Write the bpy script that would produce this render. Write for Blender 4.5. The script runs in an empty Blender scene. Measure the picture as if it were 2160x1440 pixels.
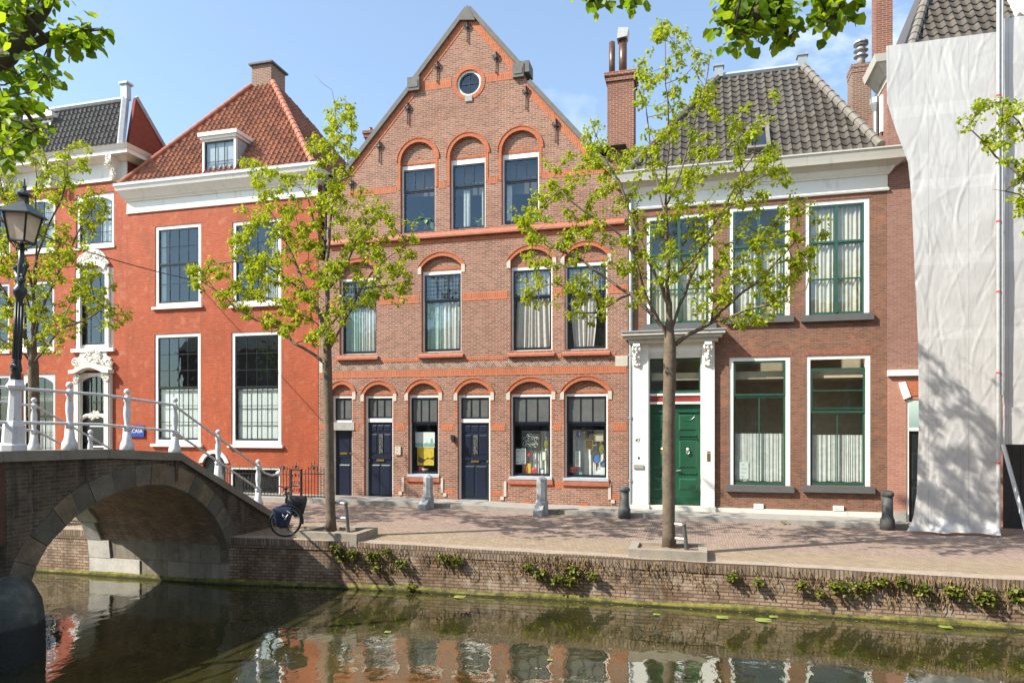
import bpy, math, random
import numpy as np
from mathutils import Vector, Matrix
from mathutils.geometry import tessellate_polygon
random.seed(7); rng = np.random.default_rng(7)
S_ = bpy.context.scene
COL = S_.collection
pi = math.pi

# ------------------------------------------------------------------ camera model (24 mm lens, levelled, shifted)
F, Y0, H = 1440.0, 895.0, 2.82
PHI = math.radians(14.85); cs, sn = math.cos(PHI), math.sin(PHI)
YF = 22.1                                   # plane of the house fronts
def T(u, Y):
    a = (u - 1080) / F
    return Y / (a * sn + cs)
def U(u, Y=YF):
    a = (u - 1080) / F
    return (a * cs - sn) * T(u, Y)
def V(u, v, Y=YF):
    return H - (v - Y0) / F * T(u, Y)
def P(u, v, Y=YF):
    return (U(u, Y), V(u, v, Y))
def Q(u, v, Y=YF):
    return Vector((U(u, Y), Y, V(u, v, Y)))
def R(uL, uR, vT, vB, Y=YF):
    uc = (uL + uR) / 2
    return U(uL, Y), U(uR, Y), V(uc, vB, Y), V(uc, vT, Y)     # x0,x1,z0,z1
def lerp(x, tab):
    if x <= tab[0][0]: return tab[0][1]
    for (a, b), (c, d) in zip(tab, tab[1:]):
        if x <= c: return b + (d - b) * (x - a) / (c - a)
    return tab[-1][1]
def SZ(x): return lerp(x, [(-40, .17), (-9, .15), (-5, .07), (0, 0), (7, -.04), (60, -.04)])      # street height
def QY(x): return lerp(x, [(-60, 13.6), (-10.6, 13.85), (-7.8, 14.2), (-3, 14.42), (0, 14.5), (8, 14.47), (60, 14.4)])
ZW = -.95

# ------------------------------------------------------------------ materials
def lin(r, g, b):
    f = lambda c: (c / 255 / 12.92) if c / 255 <= .04045 else ((c / 255 + .055) / 1.055) ** 2.4
    return (f(r), f(g), f(b))
class NT:
    def __init__(s, name):
        s.m = bpy.data.materials.new(name); s.m.use_nodes = True
        s.t = s.m.node_tree; s.t.nodes.clear()
        s.out = s.n('ShaderNodeOutputMaterial')
    def n(s, ty, **kw):
        x = s.t.nodes.new(ty)
        for k, v in kw.items(): setattr(x, k, v)
        return x
    def l(s, a, b): s.t.links.new(a, b)
    def pos(s): return s.n('ShaderNodeNewGeometry').outputs['Position']
    def noise(s, vec, scale, detail=4, rough=.6):
        x = s.n('ShaderNodeTexNoise'); x.inputs['Scale'].default_value = scale
        x.inputs['Detail'].default_value = detail; x.inputs['Roughness'].default_value = rough
        if vec is not None: s.l(vec, x.inputs['Vector'])
        return x
    def ramp(s, fac, stops):
        x = s.n('ShaderNodeValToRGB'); e = x.color_ramp.elements
        while len(e) < len(stops): e.new(.5)
        for el, (p, c) in zip(e, stops):
            el.position = p; el.color = (*c, 1) if len(c) == 3 else c
        s.l(fac, x.inputs[0]); return x.outputs[0]
    def mix(s, fac, a, b, mode='MIX'):
        x = s.n('ShaderNodeMix', data_type='RGBA', blend_type=mode)
        for k, v in ((0, fac), (6, a), (7, b)):
            if hasattr(v, 'is_linked') or hasattr(v, 'links'): s.l(v, x.inputs[k])
            else: x.inputs[k].default_value = v if k == 0 else (*v, 1)
        return x.outputs[2]
    def math(s, op, a, b=0):
        x = s.n('ShaderNodeMath', operation=op)
        for k, v in ((0, a), (1, b)):
            if hasattr(v, 'links'): s.l(v, x.inputs[k])
            else: x.inputs[k].default_value = v
        return x.outputs[0]
    def mapr(s, v, a, b, c, d):
        x = s.n('ShaderNodeMapRange'); s.l(v, x.inputs[0])
        for i, q in enumerate((a, b, c, d)): x.inputs[i + 1].default_value = q
        return x.outputs[0]
    def bsdf(s, col, rough=.7, metal=0, spec=.5):
        b = s.n('ShaderNodeBsdfPrincipled')
        if hasattr(col, 'links'): s.l(col, b.inputs['Base Color'])
        else: b.inputs['Base Color'].default_value = (*col, 1)
        if hasattr(rough, 'links'): s.l(rough, b.inputs['Roughness'])
        else: b.inputs['Roughness'].default_value = rough
        b.inputs['Metallic'].default_value = metal
        b.inputs['Specular IOR Level'].default_value = spec
        s.l(b.outputs[0], s.out.inputs[0]); return b
    def bump(s, b, h, strength=.5, dist=.01):
        x = s.n('ShaderNodeBump'); x.inputs['Strength'].default_value = strength
        x.inputs['Distance'].default_value = dist
        s.l(h, x.inputs['Height']); s.l(x.outputs[0], b.inputs['Normal'])
    def wallvec(s):                       # (x+y, z) : a brick plane for any upright wall
        sp = s.n('ShaderNodeSeparateXYZ'); s.l(s.pos(), sp.inputs[0])
        c = s.n('ShaderNodeCombineXYZ')
        s.l(s.math('ADD', sp.outputs[0], sp.outputs[1]), c.inputs[0]); s.l(sp.outputs[2], c.inputs[1])
        return c.outputs[0], sp
def plain(name, col, rough=.6, var=.18, scale=3, metal=0, bump=.0, bscale=30, spec=.5):
    N = NT(name); p = N.pos()
    n1 = N.noise(p, scale, 6); n2 = N.noise(p, scale * 9, 3)
    f = N.math('ADD', N.math('MULTIPLY', n1.outputs[0], .65), N.math('MULTIPLY', n2.outputs[0], .35))
    f = N.mapr(f, .3, .7, 0, 1)
    c = N.mix(f, tuple(min(1, k * (1 - var)) for k in col), tuple(min(1, k * (1 + var)) for k in col))
    b = N.bsdf(c, rough, metal, spec)
    if bump: N.bump(b, N.noise(p, bscale, 4).outputs[0], bump, .01)
    return N.m
def brick(name, c1, c2, mortar, bw=.21, bh=.062, ms=.009, stain=.35, stainc=(.5, .45, .42), bump=.5, c3=None, rough=.85, uv=None, sscale=.55, runs=0):
    N = NT(name)
    if uv == 'flat':
        vec = N.pos()
    elif uv == 'uv':
        vec = N.n('ShaderNodeUVMap').outputs[0]
    else: vec, _ = N.wallvec()
    # a little wobble so that the joints are not ruled lines
    wob = N.noise(N.pos(), 2.2, 3)
    ad = N.n('ShaderNodeVectorMath', operation='MULTIPLY_ADD')
    N.l(wob.outputs['Color'], ad.inputs[0]); ad.inputs[1].default_value = (.012, .014, 0); N.l(vec, ad.inputs[2])
    bt = N.n('ShaderNodeTexBrick'); N.l(ad.outputs[0], bt.inputs['Vector'])
    bt.inputs['Scale'].default_value = 1; bt.inputs['Brick Width'].default_value = bw
    bt.inputs['Row Height'].default_value = bh; bt.inputs['Mortar Size'].default_value = ms
    bt.inputs['Mortar Smooth'].default_value = .2; bt.inputs['Bias'].default_value = 0
    bt.inputs['Color1'].default_value = (*c1, 1); bt.inputs['Color2'].default_value = (*c2, 1)
    bt.inputs['Mortar'].default_value = (*mortar, 1)
    col = bt.outputs['Color']
    p = N.pos()
    if c3:
        n = N.noise(p, 3.5, 5)
        k = N.mapr(n.outputs[0], .55, .68, 0, .6)
        col = N.mix(k, col, c3)
    n = N.noise(p, sscale, 6, .65)
    k = N.mapr(n.outputs[0], .42, .68, 0, stain)
    col = N.mix(k, col, N.mix(1.0, col, stainc, 'MULTIPLY'))
    if runs:
        mpp = N.n('ShaderNodeMapping'); mpp.inputs['Scale'].default_value = (1, 1, .16); N.l(p, mpp.inputs[0]); r_ = N.noise(mpp.outputs[0], 2.6, 6, .7)
        col = N.mix(N.mapr(r_.outputs[0], .5, .66, 0, runs), col, (.018, .018, .014)); r2 = N.noise(mpp.outputs[0], 3.7, 5, .7)
        col = N.mix(N.mapr(r2.outputs[0], .60, .72, 0, runs * .55), col, (.26, .25, .22)); r3 = N.noise(p, .8, 4)
        col = N.mix(N.mapr(r3.outputs[0], .56, .70, 0, runs * .4), col, (.06, .075, .03))
    n2 = N.noise(p, 14, 3)
    col = N.mix(N.mapr(n2.outputs[0], .35, .7, 0, .3), col, N.mix(1.0, col, (.62, .6, .6), 'MULTIPLY'))
    b = N.bsdf(col, rough, 0, .3)
    h = N.math('ADD', N.math('MULTIPLY', bt.outputs['Fac'], -1.0), N.math('MULTIPLY', n2.outputs[0], .5))
    N.bump(b, h, bump, .012)
    return N.m
M = {}
M['brick_red'] = brick('red_painted_brick', (.47, .108, .040), (.40, .085, .031), (.33, .07, .028), stain=.7, stainc=(.72, .66, .66), bump=.7, rough=.68, ms=.007, c3=(.50, .19, .105), sscale=.4, runs=.20)
M['brick_gable'] = brick('gable_brick', (.34, .155, .102), (.165, .075, .053), (.43, .31, .235), bw=.215, bh=.066, ms=.0105, stain=.5, stainc=(.66, .56, .52), c3=(.27, .135, .09))
M['brick_orange'] = brick('orange_brick', (.50, .135, .055), (.40, .10, .042), (.45, .22, .13), bw=.215, bh=.066, ms=.008, stain=.35, stainc=(.75, .68, .62), bump=.4)
M['brick_soldier'] = brick('orange_soldier_brick', (.50, .14, .057), (.39, .10, .042), (.45, .24, .15), bw=.066, bh=.215, ms=.009, stain=.35, stainc=(.75, .68, .62), bump=.4)
M['brick_right'] = brick('brown_red_brick', (.27, .118, .07), (.15, .066, .044), (.25, .175, .125), bw=.18, bh=.052, ms=.0075, stain=.55, stainc=(.60, .60, .62), c3=(.37, .165, .085))
M['brick_scaf'] = brick('mauve_brick', (.30, .155, .118), (.235, .115, .09), (.34, .24, .19), bw=.2, bh=.06, ms=.006, stain=.4, stainc=(.75, .7, .7))
M['brick_pink'] = brick('pink_brick', (.44, .21, .15), (.37, .165, .12), (.46, .30, .22), bw=.21, bh=.062, ms=.006, stain=.3, stainc=(.8, .75, .75))
M['brick_chimney'] = brick('chimney_brick', (.26, .085, .05), (.17, .055, .036), (.34, .24, .18), bw=.21, bh=.066, ms=.011, stain=.6, stainc=(.5, .46, .45))
M['brick_chim_brown'] = brick('brown_chimney_brick', (.24, .13, .09), (.17, .09, .065), (.40, .30, .24), bw=.21, bh=.066, ms=.011)
M['brick_quay'] = brick('quay_brick', (.45, .315, .215), (.27, .18, .12), (.155, .115, .08), bw=.2, bh=.072, ms=.011, stain=.8, stainc=(.40, .31, .20), bump=1.0, c3=(.54, .45, .36), sscale=1.1, runs=.5)
M['brick_soldier_quay'] = brick('quay_coping_brick', (.36, .27, .20), (.20, .14, .10), (.13, .10, .075), bw=.075, bh=.21, ms=.012, stain=.8, stainc=(.5, .42, .32), bump=.9, sscale=1.5)
M['brick_bridge'] = brick('bridge_brick', (.155, .11, .075), (.085, .062, .045), (.19, .16, .13), bw=.21, bh=.065, ms=.010, stain=.9, stainc=(.34, .33, .28), bump=.9, c3=(.22, .175, .13), sscale=.9, runs=.9)
M['brick_soffit'] = brick('arch_lining_brick', (.56, .39, .28), (.30, .19, .135), (.34, .26, .2), bw=.2, bh=.07, ms=.012, stain=.7, stainc=(.4, .36, .34), bump=2.0, sscale=2.2, runs=.5, c3=(.60, .47, .36))  # lining colour lifted in place of light thrown up from the water
def grimy(name, col, rough=.5, dirt=(.30, .27, .22), amt=.45, rust=0):
    N = NT(name); p = N.pos(); mp = N.n('ShaderNodeMapping'); mp.inputs['Scale'].default_value = (1, 1, .3); N.l(p, mp.inputs[0])
    n1 = N.noise(mp.outputs[0], 4.5, 7, .7); n2 = N.noise(p, 1.1, 5); n3 = N.noise(p, 26, 4)
    c = N.mix(N.mapr(n2.outputs[0], .35, .65, 0, .5), col, tuple(k * .88 for k in col)); c = N.mix(N.mapr(n1.outputs[0], .55, .75, 0, amt), c, dirt)
    if rust: c = N.mix(N.mapr(n3.outputs[0], .63, .68, 0, rust), c, (.16, .06, .025))
    b = N.bsdf(c, N.mapr(n1.outputs[0], .3, .7, rough - .1, rough + .15), 0, .4); N.bump(b, n3.outputs[0], .12, .01); return N.m
M['white'] = grimy('white_paint', (.80, .78, .72))
M['cream'] = grimy('cream_paint', (.74, .71, .62), .55, (.25, .22, .17), .6)
M['cornice_grey'] = grimy('weathered_cream_paint', (.58, .55, .48), .55, (.24, .21, .17), .6)
M['navy'] = plain('navy_paint', (.012, .016, .026), .32, .2, 2)
M['navy_door'] = plain('navy_door_paint', (.013, .019, .036), .3, .15, 2)
M['black_green'] = plain('black_green_paint', (.016, .022, .022), .3, .2, 3)
M['green_door'] = plain('green_door_paint', (.016, .080, .042), .28, .15, 2)
M['green_sash'] = plain('green_sash_paint', (.028, .085, .060), .3, .15, 2)
M['stone'] = plain('grey_stone', (.33, .32, .29), .8, .22, 5, bump=.3)
M['stone_lt'] = plain('pale_stone', (.50, .45, .37), .8, .18, 6, bump=.3)
M['stone_dk'] = plain('dark_stone', (.13, .125, .115), .8, .3, 5, bump=.4)
M['plinth'] = grimy('white_plaster_plinth', (.66, .62, .55), .8, (.30, .26, .2), .7)
M['kerb'] = plain('kerb_stone', (.29, .27, .24), .85, .2, 4, bump=.4)
M['sill_dk'] = plain('dark_grey_sill', (.10, .098, .095), .6, .15, 4)
M['sill_grey'] = plain('grey_sill_paint', (.42, .46, .50), .5, .12, 4)
M['iron'] = plain('black_iron', (.018, .018, .018), .45, .3, 8, bump=.15)
M['iron_dk'] = plain('lamp_green_iron', (.020, .028, .028), .38, .25, 8, bump=.1)
M['rail'] = grimy('rail_white_paint', (.64, .65, .66), .5, (.30, .27, .23), .55, .8)
M['lead'] = plain('lead_sheet', (.34, .36, .38), .5, .2, 5, bump=.2)
M['zinc'] = plain('zinc', (.36, .39, .40), .4, .15, 6, metal=.4)
M['steel'] = plain('galvanised_steel', (.42, .42, .41), .5, .2, 10, metal=.35)
M['copper_br'] = plain('brown_flue_pipe', (.14, .075, .05), .35, .2, 6, metal=.5)
M['brass'] = plain('brass', (.55, .40, .15), .3, .15, 8, metal=.9)
M['pewter'] = plain('pale_metal', (.55, .53, .48), .35, .15, 8, metal=.6)
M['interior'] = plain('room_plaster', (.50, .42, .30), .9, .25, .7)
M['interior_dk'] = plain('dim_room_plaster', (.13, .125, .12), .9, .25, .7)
M['floorboard'] = plain('room_floor', (.08, .05, .03), .7, .2, 2)
M['soil'] = plain('soil', (.23, .17, .12), .95, .3, 12, bump=.8)
M['coping_top'] = plain('worn_coping', (.31, .245, .19), .9, .3, 5, bump=.5)
M['pit'] = plain('tree_pit_concrete', (.27, .235, .185), .9, .25, 5, bump=.5)
M['red_panel'] = plain('red_paint', (.26, .03, .025), .5, .2, 6)
M['blue_sign'] = plain('blue_enamel', (.012, .055, .30), .3, .06, 2)
M['rubber'] = plain('tyre_rubber', (.018, .019, .021), .6, .2, 10)
M['bike_bag'] = plain('navy_bag_fabric', (.012, .018, .045), .35, .25, 6, bump=.2)
M['bike_blk'] = plain('black_bag_fabric', (.012, .012, .013), .4, .25, 6, bump=.2)
M['saddle_gr'] = plain('grey_green_saddle', (.16, .19, .18), .5, .15, 6)
M['bark'] = plain('maple_bark', (.135, .10, .068), .9, .5, 7, bump=.8, bscale=22)
M['bark_dk'] = plain('linden_bark', (.075, .06, .045), .9, .35, 9, bump=.8)
M['bollard_dk'] = plain('dark_bollard_iron', (.075, .075, .072), .7, .25, 6, bump=.3)
M['bollard_st'] = plain('bollard_bluestone', (.30, .31, .31), .8, .2, 6, bump=.4)
M['terracotta'] = plain('terracotta', (.45, .16, .09), .8, .15, 5)
M['paper'] = plain('white_paper', (.75, .77, .74), .6, .05, 4)
M['wood_dk'] = plain('dark_boarding', (.028, .026, .026), .7, .35, 5, bump=.3)
M['alu'] = plain('ladder_aluminium', (.55, .55, .53), .4, .12, 8, metal=.5)
M['redtag'] = plain('red_clamp_paint', (.6, .05, .04), .5, .1, 5)
M['orange_p'] = plain('orange_print', (.65, .11, .03), .6, .2, 9)
M['yellow_p'] = plain('yellow_print', (.62, .46, .03), .6, .25, 9)
M['brown_p'] = plain('brown_print', (.12, .06, .03), .6, .35, 14)
M['teal_p'] = plain('teal_print', (.22, .42, .38), .6, .5, 7)
M['olive_p'] = plain('olive_print', (.20, .22, .05), .6, .4, 12)
M['blue_p'] = plain('blue_print', (.08, .20, .48), .5, .4, 14)
M['pinkred_p'] = plain('red_print', (.65, .05, .07), .6, .2, 9)
M['dark_p'] = plain('charcoal_print', (.05, .055, .05), .6, .4, 12)
M['ink'] = plain('black_ink', (.01, .01, .01), .6, .1, 5)
M['plastic_w'] = plain('white_plastic_scrap', (.75, .78, .80), .4, .1, 20, bump=.3)
M['tile_red'] = brick('red_roof_tile', (.36, .135, .07), (.20, .082, .05), (.10, .045, .03), bw=.225, bh=.30, ms=.004, stain=.6, stainc=(.66, .60, .56), c3=(.40, .20, .075), uv='uv', bump=.1, rough=.6)
M['tile_grey'] = brick('grey_roof_tile', (.110, .096, .080), (.068, .058, .048), (.03, .028, .025), bw=.27, bh=.34, ms=.004, stain=.5, stainc=(.75, .72, .66), c3=(.155, .135, .10), uv='uv', bump=.1, rough=.6)
M['tile_dark'] = brick('dark_roof_tile', (.115, .105, .095), (.075, .068, .062), (.03, .03, .03), bw=.23, bh=.30, ms=.004, stain=.5, stainc=(.75, .72, .66), uv='uv', bump=.1, rough=.6)
M['ridge_red'] = plain('red_ridge_tile', (.36, .115, .062), .7, .25, 5, bump=.2)
M['ridge_grey'] = plain('grey_ridge_tile', (.17, .15, .125), .7, .25, 5, bump=.2)
for nm in ('tile_red', 'tile_grey', 'tile_dark'):
    for n in M[nm].node_tree.nodes:
        if n.type == 'TEX_BRICK': n.offset = 0

def glass(name, tint=(.88, .93, .91), ior=2.0, rough=0.0, wob=.02):
    N = NT(name); tr = N.n('ShaderNodeBsdfTransparent'); tr.inputs[0].default_value = (*tint, 1)
    g = N.n('ShaderNodeBsdfGlossy'); g.inputs['Roughness'].default_value = rough
    g.inputs['Color'].default_value = (.72, .88, 1, 1)
    lw = N.n('ShaderNodeLayerWeight'); lw.inputs[0].default_value = .5
    r0 = ((ior - 1) / (ior + 1)) ** 2
    fr = N.n('ShaderNodeMath', operation='MULTIPLY_ADD'); N.l(N.math('POWER', lw.outputs['Facing'], 4), fr.inputs[0]); fr.inputs[1].default_value = 1 - r0; fr.inputs[2].default_value = r0
    bp = N.n('ShaderNodeBump'); bp.inputs['Strength'].default_value = wob; bp.inputs['Distance'].default_value = .05
    N.l(N.noise(N.pos(), 1.6, 2).outputs[0], bp.inputs['Height']); N.l(bp.outputs[0], g.inputs['Normal'])
    mx = N.n('ShaderNodeMixShader'); N.l(fr.outputs[0], mx.inputs[0]); N.l(tr.outputs[0], mx.inputs[1]); N.l(g.outputs[0], mx.inputs[2])
    N.l(mx.outputs[0], N.out.inputs[0]); return N.m
M['glass'] = glass('window_glass', ior=1.85, wob=.07)
M['glass_shop'] = glass('clear_shop_glass', tint=(.94, .97, .95), ior=1.55)
M['glass_frost'] = plain('frosted_toplight_glass', (.115, .12, .115), .22, .25, 2.5)
def translucent(name, col, t=.45, var=.12, scale=8, rough=.8):
    N = NT(name); p = N.pos(); n = N.noise(p, scale, 4)
    c = N.mix(N.mapr(n.outputs[0], .3, .7, 0, 1), tuple(k * (1 - var) for k in col), tuple(min(1, k * (1 + var)) for k in col))
    d = N.n('ShaderNodeBsdfPrincipled'); N.l(c, d.inputs['Base Color']); d.inputs['Roughness'].default_value = rough
    tl = N.n('ShaderNodeBsdfTranslucent'); N.l(c, tl.inputs[0])
    mx = N.n('ShaderNodeMixShader'); mx.inputs[0].default_value = t
    N.l(d.outputs[0], mx.inputs[1]); N.l(tl.outputs[0], mx.inputs[2]); N.l(mx.outputs[0], N.out.inputs[0]); return N.m
M['curtain'] = translucent('white_curtain', (.88, .88, .84), .35)
M['curtain_cream'] = translucent('cream_curtain', (.82, .76, .62), .35)
M['curtain_pink'] = translucent('pinkish_curtain', (.86, .77, .73), .35)
M['curtain_mint'] = translucent('pale_mint_curtain', (.55, .70, .66), .25)
M['blind'] = translucent('white_blind', (.86, .88, .86), .1, .04)
M['lampglass'] = translucent('opal_lamp_glass', (.72, .62, .50), .4, rough=.3)
def leafmat(name, a, b, cc, t=.5):
    N = NT(name); g = N.n('ShaderNodeNewGeometry')
    c = N.ramp(g.outputs['Random Per Island'], [(0, a), (.55, b), (1, cc)])
    d = N.n('ShaderNodeBsdfPrincipled'); N.l(c, d.inputs['Base Color']); d.inputs['Roughness'].default_value = .45
    d.inputs['Specular IOR Level'].default_value = .35
    tl = N.n('ShaderNodeBsdfTranslucent'); N.l(N.mix(1.0, c, (1.25, 1.15, .5), 'MULTIPLY'), tl.inputs[0])
    mx = N.n('ShaderNodeMixShader'); mx.inputs[0].default_value = t
    N.l(d.outputs[0], mx.inputs[1]); N.l(tl.outputs[0], mx.inputs[2]); N.l(mx.outputs[0], N.out.inputs[0]); return N.m
M['leaf_maple'] = leafmat('spring_maple_leaf', (.22, .31, .012), (.33, .42, .015), (.47, .49, .03))
M['leaf_linden'] = leafmat('linden_leaf', (.08, .17, .016), (.18, .31, .02), (.33, .44, .03), .6)
M['leaf_ivy'] = leafmat('wall_plant_leaf', (.06, .085, .012), (.15, .18, .02), (.30, .28, .05), .4)
M['leaf_pot'] = leafmat('house_plant_leaf', (.10, .22, .06), (.18, .32, .10), (.30, .42, .16), .3)
M['lily'] = plain('lily_pad', (.22, .27, .06), .4, .25, 10)

# ------------------------------------------------------------------ mesh builder
ORG = {}
class MB:
    def __init__(s): s.v = []; s.f = []; s.uv = None; s.mi = []; s.cur = 0
    def add(s, vs, fs):
        k = len(s.v); s.v += [tuple(p) for p in vs]; s.f += [tuple(i + k for i in f) for f in fs]; s.mi += [s.cur] * len(fs); return s
    def box(s, x0, x1, y0, y1, z0, z1):
        return s.add([(x0, y0, z0), (x1, y0, z0), (x1, y1, z0), (x0, y1, z0), (x0, y0, z1), (x1, y0, z1), (x1, y1, z1), (x0, y1, z1)],
                     [(0, 3, 2, 1), (4, 5, 6, 7), (0, 1, 5, 4), (1, 2, 6, 5), (2, 3, 7, 6), (3, 0, 4, 7)])
    def raised(s, x0, x1, z0, z1, y, d=.02, b=.03):   # bevelled panel standing proud towards -y
        return s.add([(x0, y, z0), (x1, y, z0), (x1, y, z1), (x0, y, z1), (x0 + b, y - d, z0 + b), (x1 - b, y - d, z0 + b), (x1 - b, y - d, z1 - b), (x0 + b, y - d, z1 - b)],
                     [(0, 1, 5, 4), (1, 2, 6, 5), (2, 3, 7, 6), (3, 0, 4, 7), (4, 5, 6, 7)])
    def prism(s, poly, y0, y1):            # polygon in xz, extruded along y
        n = len(poly); tris = tessellate_polygon([[Vector((p[0], p[1], 0)) for p in poly]])
        s.add([(p[0], y0, p[1]) for p in poly] + [(p[0], y1, p[1]) for p in poly],
              [tuple(t) for t in tris] + [tuple(i + n for i in reversed(t)) for t in tris] + [(i, (i + 1) % n, n + (i + 1) % n, n + i) for i in range(n)]); return s
    def prismx(s, poly, x0, x1):           # polygon in yz, extruded along x
        n = len(poly); tris = tessellate_polygon([[Vector((p[0], p[1], 0)) for p in poly]])
        s.add([(x0, p[0], p[1]) for p in poly] + [(x1, p[0], p[1]) for p in poly],
              [tuple(t) for t in tris] + [tuple(i + n for i in reversed(t)) for t in tris] + [(i, (i + 1) % n, n + (i + 1) % n, n + i) for i in range(n)]); return s
    def strip(s, A, B, y0, y1):            # ribbon between two xz polylines, given thickness in y
        n = len(A); vs = [(p[0], y0, p[1]) for p in A] + [(p[0], y0, p[1]) for p in B] + [(p[0], y1, p[1]) for p in A] + [(p[0], y1, p[1]) for p in B]
        fs = []
        for i in range(n - 1):
            fs += [(i, i + 1, n + i + 1, n + i), (2 * n + i, 3 * n + i, 3 * n + i + 1, 2 * n + i + 1), (i, 2 * n + i, 2 * n + i + 1, i + 1), (n + i, n + i + 1, 3 * n + i + 1, 3 * n + i)]
        fs += [(0, n, 3 * n, 2 * n), (n - 1, 3 * n - 1, 4 * n - 1, 2 * n - 1)]
        return s.add(vs, fs)
    def tube(s, pts, r, n=6, cap=True):
        pts = [Vector(p) for p in pts]; m = len(pts)
        rs = r if hasattr(r, '__len__') else [r] * m
        t0 = (pts[1] - pts[0]).normalized()
        ref = Vector((0, 0, 1)) if abs(t0.z) < .9 else Vector((1, 0, 0))
        a = t0.cross(ref).normalized(); vs = []
        for i, p in enumerate(pts):
            t = (pts[min(i + 1, m - 1)] - pts[max(i - 1, 0)])
            if t.length < 1e-9: t = t0
            t.normalize(); a = (a - t * a.dot(t))
            if a.length < 1e-6: a = t.orthogonal()
            a.normalize(); b = t.cross(a)
            vs += [p + (a * math.cos(2 * pi * k / n) + b * math.sin(2 * pi * k / n)) * rs[i] for k in range(n)]
        fs = [(i * n + k, i * n + (k + 1) % n, (i + 1) * n + (k + 1) % n, (i + 1) * n + k) for i in range(m - 1) for k in range(n)]
        if cap: fs += [tuple(reversed(range(n))), tuple((m - 1) * n + k for k in range(n))]
        return s.add(vs, fs)
    def lathe(s, prof, c, n=12, sq=False):         # prof = [(r,z)], about the vertical axis at c
        vs = []; off = pi / n if sq else 0
        for r, z in prof: vs += [(c[0] + r * math.cos(2 * pi * k / n + off), c[1] + r * math.sin(2 * pi * k / n + off), c[2] + z) for k in range(n)]
        m = len(prof)
        fs = [(i * n + k, i * n + (k + 1) % n, (i + 1) * n + (k + 1) % n, (i + 1) * n + k) for i in range(m - 1) for k in range(n)]
        fs += [tuple(reversed(range(n))), tuple((m - 1) * n + k for k in range(n))]
        return s.add(vs, fs)
    def ball(s, c, r, n=8, sx=1, sy=1, sz=1):
        vs = [(c[0], c[1], c[2] - r * sz)]; m = max(3, n // 2 + 1)
        for i in range(1, m):
            th = -pi / 2 + pi * i / m
            vs += [(c[0] + r * sx * math.cos(th) * math.cos(2 * pi * k / n), c[1] + r * sy * math.cos(th) * math.sin(2 * pi * k / n), c[2] + r * sz * math.sin(th)) for k in range(n)]
        vs.append((c[0], c[1], c[2] + r * sz)); L = len(vs) - 1; fs = []
        for k in range(n): fs.append((0, 1 + (k + 1) % n, 1 + k)); fs.append((L, L - n + k, L - n + (k + 1) % n))
        for i in range(m - 2): fs += [(1 + i * n + k, 1 + i * n + (k + 1) % n, 1 + (i + 1) * n + (k + 1) % n, 1 + (i + 1) * n + k) for k in range(n)]
        return s.add(vs, fs)
    def rod(s, a, b, w):                            # square bar between two points
        return s.tube([a, b], w * .7071, 4)
    def build(s, name, mats, parent=None, smooth=False, org=None):
        if parent is not None: o0 = ORG[parent.name]
        elif org is not None: o0 = Vector(org)
        else:
            A = np.array(s.v); o0 = Vector(((A[:, 0].min() + A[:, 0].max()) / 2, (A[:, 1].min() + A[:, 1].max()) / 2, A[:, 2].min()))
        me = bpy.data.meshes.new(name)
        me.from_pydata([(p[0] - o0.x, p[1] - o0.y, p[2] - o0.z) for p in s.v], [], s.f)
        mats = mats if isinstance(mats, (list, tuple)) else [mats]
        for m in mats: me.materials.append(M[m] if isinstance(m, str) else m)
        if len(mats) > 1: me.polygons.foreach_set('material_index', s.mi)
        if s.uv:
            lay = me.uv_layers.new(); 
            lay.data.foreach_set('uv', [c for f in s.f for i in f for c in s.uv[i]])
        if smooth: me.polygons.foreach_set('use_smooth', [True] * len(me.polygons))
        me.update()
        o = bpy.data.objects.new(name, me); COL.objects.link(o)
        if parent is not None: o.parent = parent
        else: o.location = o0
        ORG[o.name] = o0; return o
def pieces(m, name, mat, parent, smooth=False):
    """one object for every separate piece collected in the builder"""
    n = len(m.v); r = list(range(n))
    def find(i):
        while r[i] != i: r[i] = r[r[i]]; i = r[i]
        return i
    for f in m.f:
        for i in f[1:]: r[find(i)] = find(f[0])
    gr = {}
    for f in m.f: gr.setdefault(find(f[0]), []).append(f)
    out = []
    for fs in gr.values():
        idx = sorted({i for f in fs for i in f}); mp = {i: k for k, i in enumerate(idx)}; q = MB()
        q.v = [m.v[i] for i in idx]; q.f = [tuple(mp[i] for i in f) for f in fs]; q.mi = [0] * len(fs); out.append(q.build(name, mat, parent, smooth))
    return out
def tag(o, label=None, cat=None, group=None, kind=None):
    for k, v in (('label', label), ('category', cat), ('group', group), ('kind', kind)):
        if v: o[k] = v
    return o
def thing(name, loc, label, cat, group=None):
    o = bpy.data.objects.new(name, None); COL.objects.link(o); o.location = loc; o.empty_display_size = .3
    ORG[o.name] = Vector(loc); return tag(o, label, cat, group)
def children(o): return [c for c in bpy.data.objects if c.parent == o]
def copy_tree(o, loc=None, parent=None):
    c = o.copy(); COL.objects.link(c)
    if parent: c.parent = parent
    if loc is not None: c.location = loc
    ORG[c.name] = Vector(c.location) if parent is None else ORG[parent.name]
    for k in [k for k in bpy.data.objects if k.parent == o]: copy_tree(k, None, c)
    return c
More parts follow.
